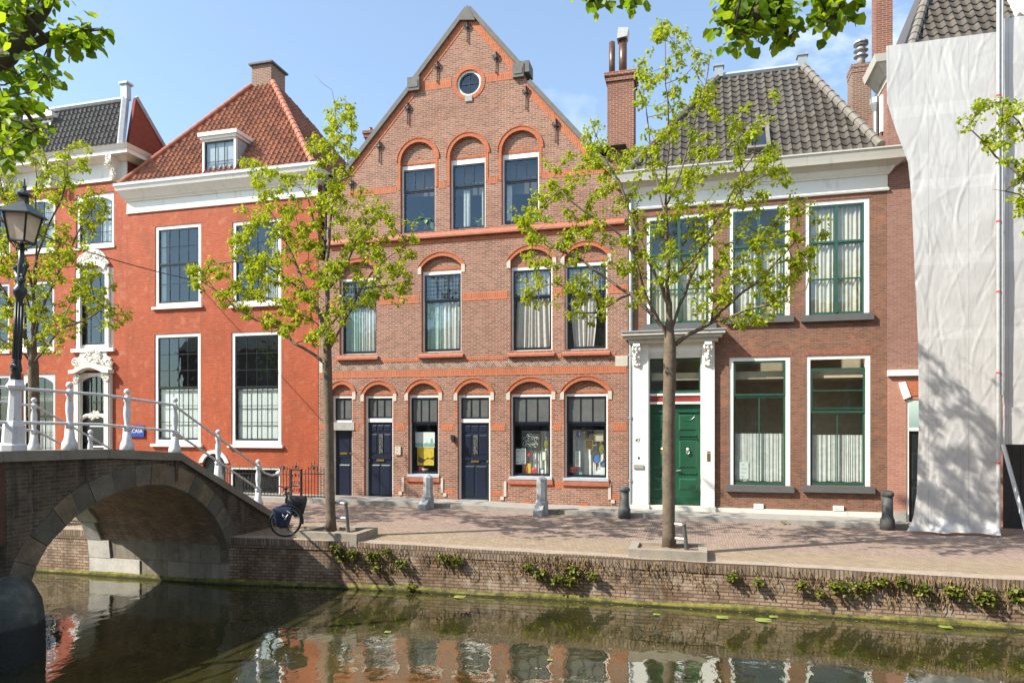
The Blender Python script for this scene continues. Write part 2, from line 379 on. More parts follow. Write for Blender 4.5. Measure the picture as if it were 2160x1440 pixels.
def text_mesh(name, s, size, mat, parent, cx, y, cz, ext=.003, shear=0, org=None):
    cu = bpy.data.curves.new(name, 'FONT'); cu.body = s; cu.size = size; cu.extrude = ext; cu.align_x = 'CENTER'; cu.align_y = 'CENTER'; cu.shear = shear
    t = bpy.data.objects.new(name + '_tmp', cu); COL.objects.link(t)
    bpy.context.view_layer.update()
    me = bpy.data.meshes.new_from_object(t.evaluated_get(bpy.context.evaluated_depsgraph_get()))
    bpy.data.objects.remove(t); bpy.data.curves.remove(cu)
    m = MB(); m.v = [(cx + v.co.x, y - v.co.z, cz + v.co.y) for v in me.vertices]; m.f = [tuple(p.vertices) for p in me.polygons]; m.mi = [0] * len(m.f)
    bpy.data.meshes.remove(me)
    return m.build(name, mat, parent)

# ------------------------------------------------------------------ building helpers
def arc(xc, zs, a, r, n=14):
    Rr = (a * a + r * r) / (2 * r); zc = zs + r - Rr; th = math.asin(min(1, a / Rr))
    if r > a: th = pi - th
    return [(xc + Rr * math.sin(-th + 2 * th * i / n), zc + Rr * math.cos(-th + 2 * th * i / n)) for i in range(n + 1)]
def archhole(x0, x1, z0, zs, rise, n=14):
    A = arc((x0 + x1) / 2, zs, (x1 - x0) / 2, rise, n)      # left to right
    return [(x0, z0), (x1, z0)] + list(reversed(A))
def recthole(x0, x1, z0, z1): return [(x0, z0), (x1, z0), (x1, z1), (x0, z1)]
def wall(name, outer, holes, y, depth, mats, parent):
    m = MB(); loops = [outer] + holes; flat = [p for L in loops for p in L]
    tris = tessellate_polygon([[Vector((p[0], p[1], 0)) for p in L] for L in loops])
    fl = []
    for t in tris:
        a, b, c = (flat[i] for i in t)
        cr = (b[0] - a[0]) * (c[1] - a[1]) - (b[1] - a[1]) * (c[0] - a[0])
        if abs(cr) < 1e-9: continue
        fl.append(tuple(t) if cr > 0 else tuple(reversed(t)))
    m.add([(p[0], y, p[1]) for p in flat], fl)
    for k, L in enumerate(loops):
        n = len(L); m.cur = 1 if k and len(mats) > 1 else 0
        vs = [(p[0], y, p[1]) for p in L] + [(p[0], y + depth, p[1]) for p in L]
        fs = [(i, n + i, n + (i + 1) % n, (i + 1) % n) for i in range(n)]
        if k == 0: fs = [tuple(reversed(f)) for f in fs]
        m.add(vs, fs)
    return m.build(name, mats, parent)
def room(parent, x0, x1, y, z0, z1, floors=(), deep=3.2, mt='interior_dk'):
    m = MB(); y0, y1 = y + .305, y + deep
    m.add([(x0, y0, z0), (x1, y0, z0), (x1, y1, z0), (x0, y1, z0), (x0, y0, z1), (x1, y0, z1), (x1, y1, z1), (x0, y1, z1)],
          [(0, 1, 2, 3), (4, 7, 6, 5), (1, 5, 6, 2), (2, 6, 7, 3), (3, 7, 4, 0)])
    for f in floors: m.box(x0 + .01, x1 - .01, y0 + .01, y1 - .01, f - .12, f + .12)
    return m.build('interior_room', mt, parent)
def curtain(parent, x0, x1, z0, z1, y, mat='curtain', amp=.035, per=.13, gather=0, name='curtain'):
    n = max(16, int((x1 - x0) / per * 9)); m = MB(); ph = random.random() * 6; rows = 8; vs = []
    for j in range(rows + 1):
        q = j / rows
        for i in range(n + 1):
            t = i / n; x = x0 + (x1 - x0) * t; tt = t + .07 * math.sin(4.3 * t + ph) + .03 * math.sin(12 * t + 2 * ph)
            if gather: x = x + gather * (1 - q) ** 2 * (x1 - x0) * (t - .5)
            w = math.sin(2 * pi * ((x1 - x0) * tt) / per + ph + 1.1 * math.sin(7 * t + ph) + .5 * q * math.sin(5 * t)) * amp * (.75 + .35 * math.sin(6 * t + 3 * ph)) * (.55 + .6 * (1 - q)) + .5 * amp * math.sin(37 * t + ph * 2)
            vs.append((x, y + w, z0 + (z1 - z0) * q + (.01 * math.sin(11 * t) if j == 0 else 0)))
    fs = [(j * (n + 1) + i, j * (n + 1) + i + 1, (j + 1) * (n + 1) + i + 1, (j + 1) * (n + 1) + i) for j in range(rows) for i in range(n)]
    m.add(vs, fs); return m.build(name, mat, parent, True)
def win(root, x0, x1, z0, z1, y, fw=.09, fmat='white', smat='black_green', sashes=((0, .5, 2, 4), (.5, 1, 2, 4)), sw=.045, mw=.020, ftop=None, fbot=None,
        gmat='glass', gtop=None, sill=None, curt=(), name='window', label=None, dep=.11, sash_name='sash', arch=0):
    ft = fw if ftop is None else ftop; fb = fw if fbot is None else fbot
    m = MB(); m.box(x0, x0 + fw, y, y + dep, z0, z1); m.box(x1 - fw, x1, y, y + dep, z0, z1)
    m.box(x0 + fw, x1 - fw, y, y + dep, z1 - ft, z1)
    if fb > 0: m.box(x0 + fw, x1 - fw, y, y + dep, z0, z0 + fb)
    a0, a1, b0, b1 = x0 + fw, x1 - fw, z0 + fb, z1 - ft
    if arch:                                         # rounded upper corners of the frame
        A = arc((a0 + a1) / 2, b1 - arch, (a1 - a0) / 2, arch, 10)
        m.prism([(a0, b1 + .001)] + [A[i] for i in range(6)] + [((a0 + a1) / 2, b1 + .001)], y + .004, y + dep)
        m.prism([((a0 + a1) / 2, b1 + .001)] + [A[i] for i in range(5, 11)] + [(a1, b1 + .001)], y + .004, y + dep)
    w = m.build(name, fmat, root); tag(w, label)
    s = MB(); g = MB(); g2 = MB(); hh = b1 - b0; ns = len(sashes)
    for k, (p, q, rows, cols) in enumerate(sashes):
        c0, c1 = b0 + p * hh, b0 + q * hh; yy = y + (.045 if k == 0 or ns == 1 else .02)
        s.box(a0, a0 + sw, yy, yy + .045, c0, c1); s.box(a1 - sw, a1, yy, yy + .045, c0, c1)
        s.box(a0 + sw, a1 - sw, yy, yy + .045, c0, c0 + sw * (1.5 if k == 0 else 1)); s.box(a0 + sw, a1 - sw, yy, yy + .045, c1 - sw, c1)
        for i in range(1, cols):
            xx = a0 + sw + (a1 - a0 - 2 * sw) * i / cols; s.box(xx - mw / 2, xx + mw / 2, yy + .008, yy + .038, c0 + sw, c1 - sw)
        for i in range(1, rows):
            zz = c0 + sw + (c1 - c0 - 2 * sw) * i / rows
            xs = [a0 + sw + (a1 - a0 - 2 * sw) * j / cols for j in range(cols + 1)]
            for xa, xb in zip(xs, xs[1:]): s.box(xa + (mw / 2 if xa > xs[0] else 0), xb - (mw / 2 if xb < xs[-1] else 0), yy + .009, yy + .037, zz - mw / 2, zz + mw / 2)
        (g2 if (gtop and k == ns - 1 and ns > 1) else g).add([(a0 + sw * .5, yy + .024, c0 + .01), (a1 - sw * .5, yy + .024, c0 + .01), (a1 - sw * .5, yy + .024, c1 - .01), (a0 + sw * .5, yy + .024, c1 - .01)], [(0, 1, 2, 3)])
    s.build(sash_name, smat, w)
    if g.v: g.build('pane', gmat, w)
    if g2.v: g2.build('top_pane', gtop, w)
    if sill:
        over, th, pr, sm = sill
        MB().box(x0 - over, x1 + over, y - pr, y + .05, z0 - th, z0 - .002).build('sill', sm, w)
    for c in curt:
        ca, cb, za, zb, cm = c[:5]; kw = c[5] if len(c) > 5 else {}
        curtain(w, a0 + (a1 - a0) * ca, a0 + (a1 - a0) * cb, b0 + hh * za, b0 + hh * zb, y + .15, cm, **kw)
    return w
def tiles(name, parent, A, B, C, D, mat, per=.225, row=.30, amp=.040, step=.022):
    """pantiles on the planar quad A(eave left) B(eave right) C(top right) D(top left)"""
    A, B, C, D = map(Vector, (A, B, C, D)); ex = (B - A).normalized(); nrm = ex.cross(D - A).normalized()
    if nrm.y > 0: nrm = -nrm
    up = nrm.cross(ex).normalized()
    if up.z < 0: up = -up
    Ht = (D - A).dot(up); sl1 = (D - A).dot(ex); sr0 = (B - A).dot(ex); sr1 = (C - A).dot(ex)
    nr = max(1, round(Ht / row)); rh = Ht / nr; m = MB(); uv = []
    smin = min(0, sl1); smax = max(sr0, sr1); k0 = math.floor(smin / per); k1 = math.ceil(smax / per); sub = 6
    cols = [k * per + per * i / sub for k in range(k0, k1) for i in range(sub)] + [k1 * per]
    def h(s):
        t = (s / per) % 1.0
        return amp * (math.cos(2 * pi * t) + .35 * math.cos(4 * pi * t + .9))
    for r in range(nr):
        ends = []
        for q, lift in ((0, step), (1.0, 0)):
            rr = (r + q) * rh; f = rr / Ht; l = sl1 * f; rt = sr0 + (sr1 - sr0) * f
            ends.append([(min(max(s, l), rt), rr, lift) for s in cols])
        base = len(m.v)
        for line in ends:
            for s, rr, lift in line:
                m.v.append(tuple(A + ex * s + up * rr + nrm * (h(s) + lift))); uv.append((s, rr * .3 / rh if mat != 'tile_grey' else rr * .34 / rh))
        n = len(cols)
        for i in range(n - 1):
            if abs(ends[0][i + 1][0] - ends[0][i][0]) + abs(ends[1][i + 1][0] - ends[1][i][0]) < 1e-5: continue
            m.f.append((base + i, base + i + 1, base + n + i + 1, base + n + i)); m.mi.append(0)
        # the step face of the course
        b2 = len(m.v)
        for s, rr, lift in ends[0]:
            m.v.append(tuple(A + ex * s + up * rr + nrm * (h(s) - .02))); uv.append((s, rr * .3 / rh))
        for i in range(n - 1):
            if abs(ends[0][i + 1][0] - ends[0][i][0]) < 1e-5: continue
            m.f.append((b2 + i, b2 + i + 1, base + i + 1, base + i)); m.mi.append(0)
    m.uv = uv
    return m.build(name, mat, parent, False)
def ridge(name, parent, a, b, mat, r=.11, seg=.36):
    a, b = Vector(a), Vector(b); n = max(1, round((b - a).length / seg)); m = MB()
    for i in range(n):
        p, q = a.lerp(b, i / n), a.lerp(b, (i + 1.08) / n); m.tube([p, q], [r * 1.12, r * .92], 9)
    return m.build(name, mat, parent)
def cornice(parent, x0, x1, y, layers, mat, name='cornice', back=1.0, ov=1.0):
    """layers: (z0,z1,projection at bottom, projection at top); mitred moulding with end returns"""
    m = MB()
    for z0, z1, p0, p1 in layers:
        e0, e1 = p0 * ov, p1 * ov
        m.add([(x0 - e0, y - p0, z0), (x1 + e0, y - p0, z0), (x1 + e0, y + back, z0), (x0 - e0, y + back, z0), (x0 - e1, y - p1, z1), (x1 + e1, y - p1, z1), (x1 + e1, y + back, z1), (x0 - e1, y + back, z1)],
              [(0, 3, 2, 1), (4, 5, 6, 7), (0, 1, 5, 4), (1, 2, 6, 5), (2, 3, 7, 6), (3, 0, 4, 7)])
    return m.build(name, mat, parent)
# ================================================================== HOUSE WITH ROCOCO DOORWAY (far left)
def z_(u, v): return V(u, v)
XH0 = U(268)
h0 = thing('brick_house', (XH0 - 4, YF, 0), 'red painted house with white carved doorway and dormers, above the bridge railing', 'house')
x0L = -31.5
zt0 = z_(200, 392)
holes = []; W0 = []
def hole_r(u0, u1, vt, vb, Y=YF):
    r = R(u0, u1, vt, vb, Y); return r
tw = [(160, 240, 408, 520), (44, 116, 418, 530)]
mid = (158, 239, 566, 735)
left_mid = (42, 114, 592, 738)
gl = (46, 116, 788, 985)
door0 = (160, 238, 783, 985)
for w in tw + [left_mid, gl]: holes.append(recthole(*hole_r(*w)))
holes.append(recthole(*hole_r(*mid))); holes.append(recthole(*hole_r(*door0)))
dx = U(160) - U(44)
extra = []
for k in (1, 2):                                   # the bays beyond the frame carry on
    for w in (tw[1], left_mid, gl):
        r = hole_r(*w); extra.append((r[0] - 2.35 * k, r[1] - 2.35 * k, r[2], r[3]))
holes += [recthole(*e) for e in extra]
wall('wall', [(x0L, -.4), (XH0, -.4), (XH0, zt0 + .9), (x0L, zt0 + .9)], holes, YF, .3, ['brick_red', 'brick_red'], h0)
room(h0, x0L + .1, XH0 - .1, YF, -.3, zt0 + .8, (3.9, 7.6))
for w in tw:
    win(h0, *hole_r(*w), YF + .05, fw=.13, sashes=((0, .5, 2, 3), (.5, 1, 2, 3)), sill=(.06, .10, .10, 'white'), arch=.22, curt=((.6, .98, .02, .98, 'curtain'),))
win(h0, *hole_r(*left_mid), YF + .05, fw=.13, sashes=((0, .5, 2, 3), (.5, 1, 2, 3)), sill=(.06, .10, .10, 'white'), curt=((0, .3, 0, 1, 'curtain'),))
win(h0, *hole_r(*gl), YF + .05, fw=.13, sashes=((0, .55, 3, 3), (.55, 1, 2, 3)), arch=.28, sill=(.06, .10, .10, 'white'), curt=((0, 1, 0, .5, 'curtain'),))
for e in extra: win(h0, *e, YF + .05, fw=.13, sashes=((0, .5, 2, 3), (.5, 1, 2, 3)), sill=(.06, .10, .10, 'white'))
wm = win(h0, *hole_r(*mid), YF + .03, fw=.16, sashes=((0, .5, 2, 3), (.5, 1, 2, 3)), sill=(.10, .14, .14, 'white'), arch=.2, label='window under a white carved crest above the doorway')
# carving
def scroll(m, cx, cz, r, y, turn=1.6, th=.05, flip=1, a0=0, n=18):
    pts = []; rr = []
    for i in range(n + 1):
        t = i / n; a = a0 + flip * t * turn * 2 * pi; q = r * (1 - .82 * t)
        pts.append((cx + q * math.cos(a), y - .02 - .03 * t, cz + q * math.sin(a))); rr.append(th * (1 - .4 * t))
    m.tube(pts, rr, 6)
def carving(m, x0, x1, z0, z1, y, n=60, seed=1):
    rd = random.Random(seed); w, h = x1 - x0, z1 - z0
    for i in range(n):
        t = rd.random(); x = x0 + w * t; top = z0 + h * (.55 + .45 * math.sin(pi * min(1, max(0, t))) )
        z = z0 + (top - z0) * rd.random(); r = rd.uniform(.03, .075)
        if rd.random() < .45: scroll(m, x, z, r * 1.9, y, rd.uniform(.8, 1.4), r * .45, rd.choice((-1, 1)), rd.random() * 6, 10)
        else: m.ball((x, y, z), r, 7, 1.1, .9, rd.uniform(.7, 1.6))
r = hole_r(*mid); cx = (r[0] + r[1]) / 2
m = MB(); zt = r[3]
m.strip([(p[0], p[1] - .02) for p in arc(cx, zt - .08, .62, .22, 12)], [(p[0], p[1] + .16) for p in arc(cx, zt - .08, .70, .26, 12)], YF - .14, YF + .02)
m.prism([(cx - .66, zt + .16)] + [(p[0], p[1]) for p in arc(cx, zt + .42, .62, .34, 12)] + [(cx + .66, zt + .16)], YF - .05, YF + .02)
carving(m, cx - .62, cx + .62, zt + .15, zt + .66, YF - .08, 60, 3)
for sgn in (-1, 1): scroll(m, cx + sgn * .62, zt + .12, .16, YF - .05, 1.3, .05, sgn); m.box(cx + sgn * .70 - .09, cx + sgn * .70 + .09, YF - .08, YF + .02, r[2] - .0, zt)
m.build('carved_crest', 'cream', h0)
# doorway: swept hood with cartouche, pilasters, arched fanlight
rd_ = hole_r(*door0); cx = (rd_[0] + rd_[1]) / 2; zc0 = z_(199, 735); zh = z_(199, 783)
m = MB()
aw = .98
prof = [(cx - aw, zh - .10), (cx - aw, zh + .04), (cx - .78, zh + .06)] + [(cx + (-.62 + 1.24 * i / 12), zh + .10 + .22 * math.sin(pi * i / 12)) for i in range(13)] + [(cx + .78, zh + .06), (cx + aw, zh + .04), (cx + aw, zh - .10)] + \
       [(cx + (.66 - 1.32 * i / 12), zh - .07 + .2 * math.sin(pi * i / 12)) for i in range(13)]
m.prism(prof, YF - .30, YF + .02)
m.prism([(cx - .92, zh + .05), (cx + .92, zh + .05), (cx + .86, zh + .5), (cx + .66, zh + .62), (cx + .66, zc0 + .02), (cx - .66, zc0 + .02), (cx - .66, zh + .62), (cx - .86, zh + .5)], YF - .06, YF + .01)
carving(m, cx - .40, cx + .40, zh + .25, zc0 - .02, YF - .09, 46, 8)
for sgn in (-1, 1):
    scroll(m, cx + sgn * .82, zh + .36, .17, YF - .08, 1.4, .055, -sgn); scroll(m, cx + sgn * .55, zh + .34, .10, YF - .08, 1.2, .04, sgn)
m.build('carved_cartouche', 'cream', h0)
m = MB()
zb0 = rd_[2]
for sgn in (-1, 1):
    xx = cx + sgn * .74; m.box(xx - .15, xx + .15, YF - .12, YF + .02, zb0, zh - .12); m.box(xx - .09, xx + .09, YF - .16, YF - .118, zb0 + .3, zh - .45)
    m.box(xx - .18, xx + .18, YF - .16, YF + .02, zb0, zb0 + .25)
    carving(m, xx - .12, xx + .12, zh - .42, zh - .14, YF - .16, 10, 5 + sgn)
m.build('pilasters', 'cream', h0)
dw = (rd_[1] - rd_[0]) / 2 - .02
m = MB(); zfan = zh - .18
A = arc(cx, zfan - .34, dw - .05, .32, 12)
m.prism([(cx - dw, zfan + .12)] + [(cx - dw, A[0][1])] + A + [(cx + dw, A[-1][1]), (cx + dw, zfan + .12)], YF + .02, YF + .12)
zm = z_(199, 885)
m.box(cx - dw, cx - dw + .05, YF + .02, YF + .12, zb0, A[0][1]); m.box(cx + dw - .05, cx + dw, YF + .02, YF + .12, zb0, A[0][1])
dr = m.build('door_frame', 'cream', h0)
m = MB(); m.box(cx - dw + .05, cx + dw - .05, YF + .10, YF + .15, zb0, zm - .12)
m.raised(cx - dw + .15, cx + dw - .15, zb0 + .95, zm - .22, YF + .10, .03, .05); m.raised(cx - dw + .15, cx + dw - .15, zb0 + .15, zb0 + .85, YF + .10, .03, .05)
d0 = m.build('door', 'black_green', h0); tag(d0, 'dark green door below a carved transom')
m = MB()
for i in range(-1, 2): m.box(cx + i * .25 - .012, cx + i * .25 + .012, YF + .08, YF + .10, zm + .2, zfan + .1)
m.box(cx - dw, cx + dw, YF + .08, YF + .102, zm + .68, zm + .71)
m.box(cx - dw + .05, cx + dw - .05, YF + .06, YF + .13, zm - .1, zm + .02)
f0 = m.build('fanlight', 'black_green', h0)
MB().add([(cx - dw, YF + .11, zm), (cx + dw, YF + .11, zm), (cx + dw, YF + .11, zfan + .1), (cx - dw, YF + .11, zfan + .1)], [(0, 1, 2, 3)]).build('pane', 'glass', f0)
m = MB(); pts = [(cx - dw + .06 + (2 * dw - .12) * i / 20, YF + .02, zm - .06 + .2 * math.sin(pi * i / 20) + .07 * abs(math.sin(2 * pi * i / 20))) for i in range(21)]
m.tube(pts, .085, 7); carving(m, cx - .2, cx + .2, zm + .08, zm + .38, YF - .0, 18, 12)
for sgn in (-1, 1): scroll(m, cx + sgn * (dw - .14), zm - .1, .13, YF + .0, 1.3, .06, sgn)
m.build('carved_transom', 'cream', h0)
# main cornice with consoles
zc = z_(150, 392); zc1 = zc
cornice(h0, x0L, XH0 - .02, YF, [(zc, zc + .10, .07, .07), (zc + .10, zc + .72, .03, .03), (zc + .72, zc + .84, .10, .30), (zc + .84, zc + 1.0, .52, .52), (zc + 1.0, zc + 1.14, .54, .66)], 'white')
for u_ in (250, 120, 20):
    m = MB(); xx = U(u_)
    prof = [(YF - .50, zc + .84), (YF - .52, zc + .66), (YF - .40, zc + .5), (YF - .26, zc + .3), (YF - .26, zc + .05), (YF - .12, zc - .06), (YF, zc - .05), (YF, zc + .84)]
    m.prismx(prof, xx - .13, xx + .13); carving(m, xx - .12, xx + .12, zc + .3, zc + .8, YF - .50, 14, int(u_)); carving(m, xx - .08, xx + .08, zc - .02, zc + .35, YF - .28, 8, int(u_) + 1)
    m.build('console', 'cream', h0)
# steep dark roof with side gable, lead edge and finial
zr0 = zc + 1.16; Yr = YF + .42
xr = U(264, Yr); zr1 = V(264, 212, Yr)
tiles('roof', h0, (x0L, YF - .35, zr0), (XH0 - .1, YF - .35, zr0), (xr, Yr, zr1), (x0L, Yr, zr1), 'tile_dark')
MB().tube([(XH0 + .0, YF - .30, zr0 + .03), (xr + .02, Yr, zr1 + .06)], .15, 6).build('lead_edge', 'lead', h0)
m = MB(); m.tube([(x0L, Yr, zr1 + .04), (xr, Yr, zr1 + .04)], .11, 6); m.build('ridge_capping', 'lead', h0)
m = MB(); m.box(xr - .10, xr + .18, Yr - .12, Yr + .12, zr1, zr1 + .6); m.box(xr - .16, xr + .24, Yr - .18, Yr + .18, zr1 + .6, zr1 + .68); m.build('lead_finial', 'zinc', h0)
# side gable face (looks towards the lower neighbour)
Yb = YF + 5.4; zb = V(352, 335, Yb) - .0
Yb = YF + 2.35; zb = V(352, 338, Yb)
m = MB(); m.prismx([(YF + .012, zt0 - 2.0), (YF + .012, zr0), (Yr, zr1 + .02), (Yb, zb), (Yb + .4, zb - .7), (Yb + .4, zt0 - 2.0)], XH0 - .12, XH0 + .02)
m.build('side_gable', brick('side_gable_brick', (.27, .062, .033), (.21, .048, .028), (.20, .06, .04), stain=.6, stainc=(.6, .55, .55)), h0)  # unpainted side brick, with the shade of this face darkened into its colour
m = MB(); m.tube([(XH0 + .03, Yr, zr1 + .08), (XH0 + .03, Yb, zb + .03)], .09, 5); m.build('gable_capping', 'lead', h0)
# dormer
x0, x1, z0, z1 = R(64, 112, 252, 330, YF + .2)
m = MB(); m.box(x0, x1, YF + .25, YF + 2.4, zr0 - .1, z1); d = m.build('dormer', 'white', h0)
w_ = win(h0, x0 + .05, x1 - .05, zr0 + .1, z1 - .12, YF + .13, fw=.08, fmat='white', sashes=((0, .5, 1, 2), (.5, 1, 1, 2)), name='dormer_window')
m = MB(); m.box(x0 - .15, x1 + .15, YF + .0, YF + 2.5, z1, z1 + .16); m.prism([(x0 - .1, z1 + .165)] + arc((x0 + x1) / 2, z1 + .2, (x1 - x0) / 2 + .05, .2, 8) + [(x1 + .1, z1 + .165)], YF + .05, YF + .3)
m.build('dormer_cornice', 'white', h0); MB().box(x1 + .002, x1 + .03, YF + .4, YF + 2.3, zr0 + .2, z1 - .02).build('dormer_cheek', 'lead', h0)

# ================================================================== RED HOUSE WITH THE TILED HIP ROOF
XA, XB = U(268), U(671)
h1 = thing('brick_house', (U(469), YF, .1), 'red painted house with steep orange tiled roof and a single chimney', 'house')
zt1 = z_(469, 433)
WR = [(327, 424, 474, 646, 0), (490, 593, 464, 642, 0), (326, 423, 703, 936, 1), (488, 593, 699, 938, 1)]
hs = [R(*w[:4]) for w in WR]
hb = [R(428, 476, 956, 1015), R(484, 592, 984, 1045)]
wall('wall', [(XA + .004, -.4), (XB, -.4), (XB, zt1 + .5), (XA + .004, zt1 + .5)],
     [recthole(*h) for h in hs] + [archhole(hb[0][0], hb[0][1], hb[0][2], hb[0][3] - .35, .35), recthole(*hb[1])], YF, .3, ['brick_red', 'brick_red'], h1)
room(h1, XA + .1, XB - .1, YF, -.3, zt1 + .4, (4.15,))
lb = ['upper window with bare panes on the chimney house', 'upper window partly curtained behind the tree', None, None]
for (a, b, c, d, k), h in zip(WR, hs):
    if k == 0:
        cu = ((.0, .12, 0, 1, 'curtain'),) if a < 400 else ((.60, .98, 0, .6, 'curtain'), (.80, .98, .45, 1, 'curtain'))
        win(h1, *h, YF + .03, fw=.135, fbot=.15, sashes=((0, .52, 2, 4), (.52, 1, 2, 4)), sill=(.09, .09, .13, 'white'), curt=cu, sw=.05)
    else:
        win(h1, *h, YF + .03, fw=.135, fbot=.16, sashes=((0, .505, 3, 4), (.505, 1, 3, 4)), sill=(.11, .10, .14, 'white'), curt=((0.02, .98, .0, .49, 'blind', {'amp': .004, 'per': .30}),), sw=.05)
win(h1, *hb[1], YF + .04, fw=.10, sashes=((0, 1, 2, 5),), fbot=.05, name='basement_window')
h = hb[0]; m = MB(); A = arc((h[0] + h[1]) / 2, h[3] - .35, (h[1] - h[0]) / 2, .35, 12); B = arc((h[0] + h[1]) / 2, h[3] - .35, (h[1] - h[0]) / 2 + .16, .48, 12)
m.strip(A, B, YF - .05, YF + .05); bw = m.build('basement_arch_window', 'white', h1)
m = MB(); m.prism([(h[0], h[2])] + A + [(h[1], h[2])], YF + .08, YF + .12); m.build('shutter', 'black_green', bw)
cornice(h1, XA + .03, XB - .02, YF, [(zt1, zt1 + .07, .05, .06), (zt1 + .07, zt1 + .46, .03, .03), (zt1 + .46, zt1 + .54, .08, .12), (zt1 + .54, zt1 + .80, .16, .38), (zt1 + .80, zt1 + .97, .40, .46)], 'white', ov=.5)
m = MB(); ztop = zt1 + .97; m.box(XA - .21, XB + .24, YF - .48, YF - .40, ztop - .01, ztop + .10); m.build('gutter', 'zinc', h1)
Ya = YF + 2.7; zr = V(552, 180, Ya); xa0, xa1 = U(530, Ya), U(576, Ya)
e0, e1 = XA - .02, XB + .02; ye = YF - .38; zee = ztop + .04
tiles('roof', h1, (e0, ye, zee), (e1, ye, zee), (xa1, Ya, zr), (xa0, Ya, zr), 'tile_red')
Yk = YF + 6.6
tiles('roof', h1, (e1, ye, zee), (e1, Yk, zee), (xa1, Ya + .9, zr), (xa1, Ya, zr), 'tile_red')
m = MB(); m.add([(e0, ye, zee), (e0, Yk, zee), (xa0, Ya + .9, zr), (xa0, Ya, zr), (e1, Yk, zee), (xa1, Ya + .9, zr)], [(0, 3, 2, 1), (1, 2, 5, 4)]); m.build('rear_roof', 'tile_red', h1)
ridge('ridge_tiles', h1, (e1, ye, zee + .05), (xa1, Ya, zr + .06), 'ridge_red', .12)
ridge('ridge_tiles', h1, (e0, ye, zee + .05), (xa0, Ya, zr + .06), 'ridge_red', .09)
# chimney
x0, x1 = U(531, Ya), U(572, Ya); zc_t = V(552, 136, Ya); dcy = 1.0
ch = MB().box(x0, x1, Ya, Ya + dcy, zr - .5, zc_t).build('chimney', 'brick_chim_brown', h1)
m = MB(); m.box(x0 - .10, x1 + .10, Ya - .10, Ya + dcy + .10, zc_t, zc_t + .07); m.add([(x0 - .1, Ya - .1, zc_t + .072), (x1 + .1, Ya - .1, zc_t + .072), (x1 + .1, Ya + dcy + .1, zc_t + .072), (x0 - .1, Ya + dcy + .1, zc_t + .072), ((x0 + x1) / 2, Ya + dcy / 2, zc_t + .22)], [(0, 1, 4), (1, 2, 4), (2, 3, 4), (3, 0, 4)])
m.build('cap', 'stone_dk', ch)
m = MB(); m.lathe([(.74, -.28), (.62, .0), (.60, .12)], ((x0 + x1) / 2, Ya + dcy / 2, zr + .1), 4, True); m.build('flashing', 'lead', ch)
# dormer
yd = YF - .28
x0, x1, z0, z1 = R(427, 497, 292, 384, yd)
m = MB(); m.box(x0, x1, yd + .12, yd + 1.9, zee, z1 - .02); dm = m.build('dormer', 'lead', h1)
wd = win(h1, x0, x1, z0, z1, yd, fw=.08, fbot=.05, fmat='white', sashes=((0, 1, 2, 3),), name='dormer_window', curt=())
m = MB(); m.box(x0 - .06, x1 + .06, yd - .06, yd + 1.85, z1, z1 + .10); m.box(x0 - .12, x1 + .12, yd - .12, yd + 1.9, z1 + .10, z1 + .24); m.build('dormer_cornice', 'white', h1)
# narrow recessed slot between this house and the gabled one
xs0, xs1 = XB + .004, U(690)

# ================================================================== GABLED BRICK HOUSE
h2 = thing('gabled_house', (U(988), YF, .05), 'brown brick house with a tall pointed gable and orange brick arches', 'house')
def g(u, v): return (U(u), V(u, v))
XL, XR = U(672), U(1325)
def K(u, v, rise_l, rise_r): pass
outer = [(XL, -.4), (XR, -.4), (XR, V(1325, 392)), g(1312, 388), g(1256, 335), g(1114, 176), g(1106, 160), g(1094, 140), g(988, 22), g(872, 178), g(866, 190), g(722, 386), g(703, 402), g(690, 412), (U(690), z_(690, 548)), (XL, z_(690, 548))]
GW = [(837, 922, 292, 845, 918, 344, 354, 490), (940, 1030, 280, 949, 1024, 331, 343, 482), (1050, 1143, 267, 1058, 1137, 319, 331, 471)]     # top row
MW = [(707, 800, 545, 716, 794, 584, 591, 747), (878, 980, 532, 889, 973, 568, 577, 742), (1069, 1171, 517, 1077, 1165, 559, 567, 739), (1184, 1288, 509, 1191, 1281, 550, 559, 737)]
BW = [(852, 929, 800, 861, 925, 831, 838, 1002, 'w'), (1065, 1166, 796, 1076, 1163, 829, 836, 1007, 'w'), (1183, 1291, 793, 1190, 1282, 828, 835, 1010, 'w'),
      (697, 745, 803, 699, 743, 833, 839, 1062, 'd'), (759, 833, 803, 768, 829, 833, 839, 1058, 'd'), (956, 1036, 798, 965, 1034, 831, 838, 1062, 'd')]
holes = []; info = []
def arched(uo0, uo1, vt, ui0, ui1, vl0, vl1, vb, seg):
    x0, x1 = U(ui0), U(ui1); uc = (ui0 + ui1) / 2; zb = V(uc, vb); zl = V(uc, vl0); zl1 = V(uc, vl1)
    rw = .13; zo = V(uc, vt) - rw; a = (x1 - x0) / 2
    rise = a * .98 if seg == 0 else (.30 if seg == 1 else .36) * (a / .55) ** .6
    rise = min(rise, zo - zl - .02)
    return dict(x0=x0, x1=x1, zb=zb, zl=zl, zl1=zl1, zs=zo - rise, rise=rise, a=a, xc=(x0 + x1) / 2, rw=rw)
rows = [(w, 0) for w in GW] + [(w, 1) for w in MW] + [(w, 2) for w in BW]
for w, seg in rows:
    d = arched(*w[:8], seg); d['w'] = w; d['seg'] = seg; info.append(d)
    holes.append(archhole(d['x0'], d['x1'], d['zb'], d['zs'], d['rise']))
xo, zo = g(989, 175); ro = .44
holes.append([(xo + ro * math.cos(2 * pi * i / 28), zo + ro * math.sin(2 * pi * i / 28)) for i in range(28)])
wall('wall', outer, holes, YF, .3, ['brick_gable', 'brick_orange'], h2)
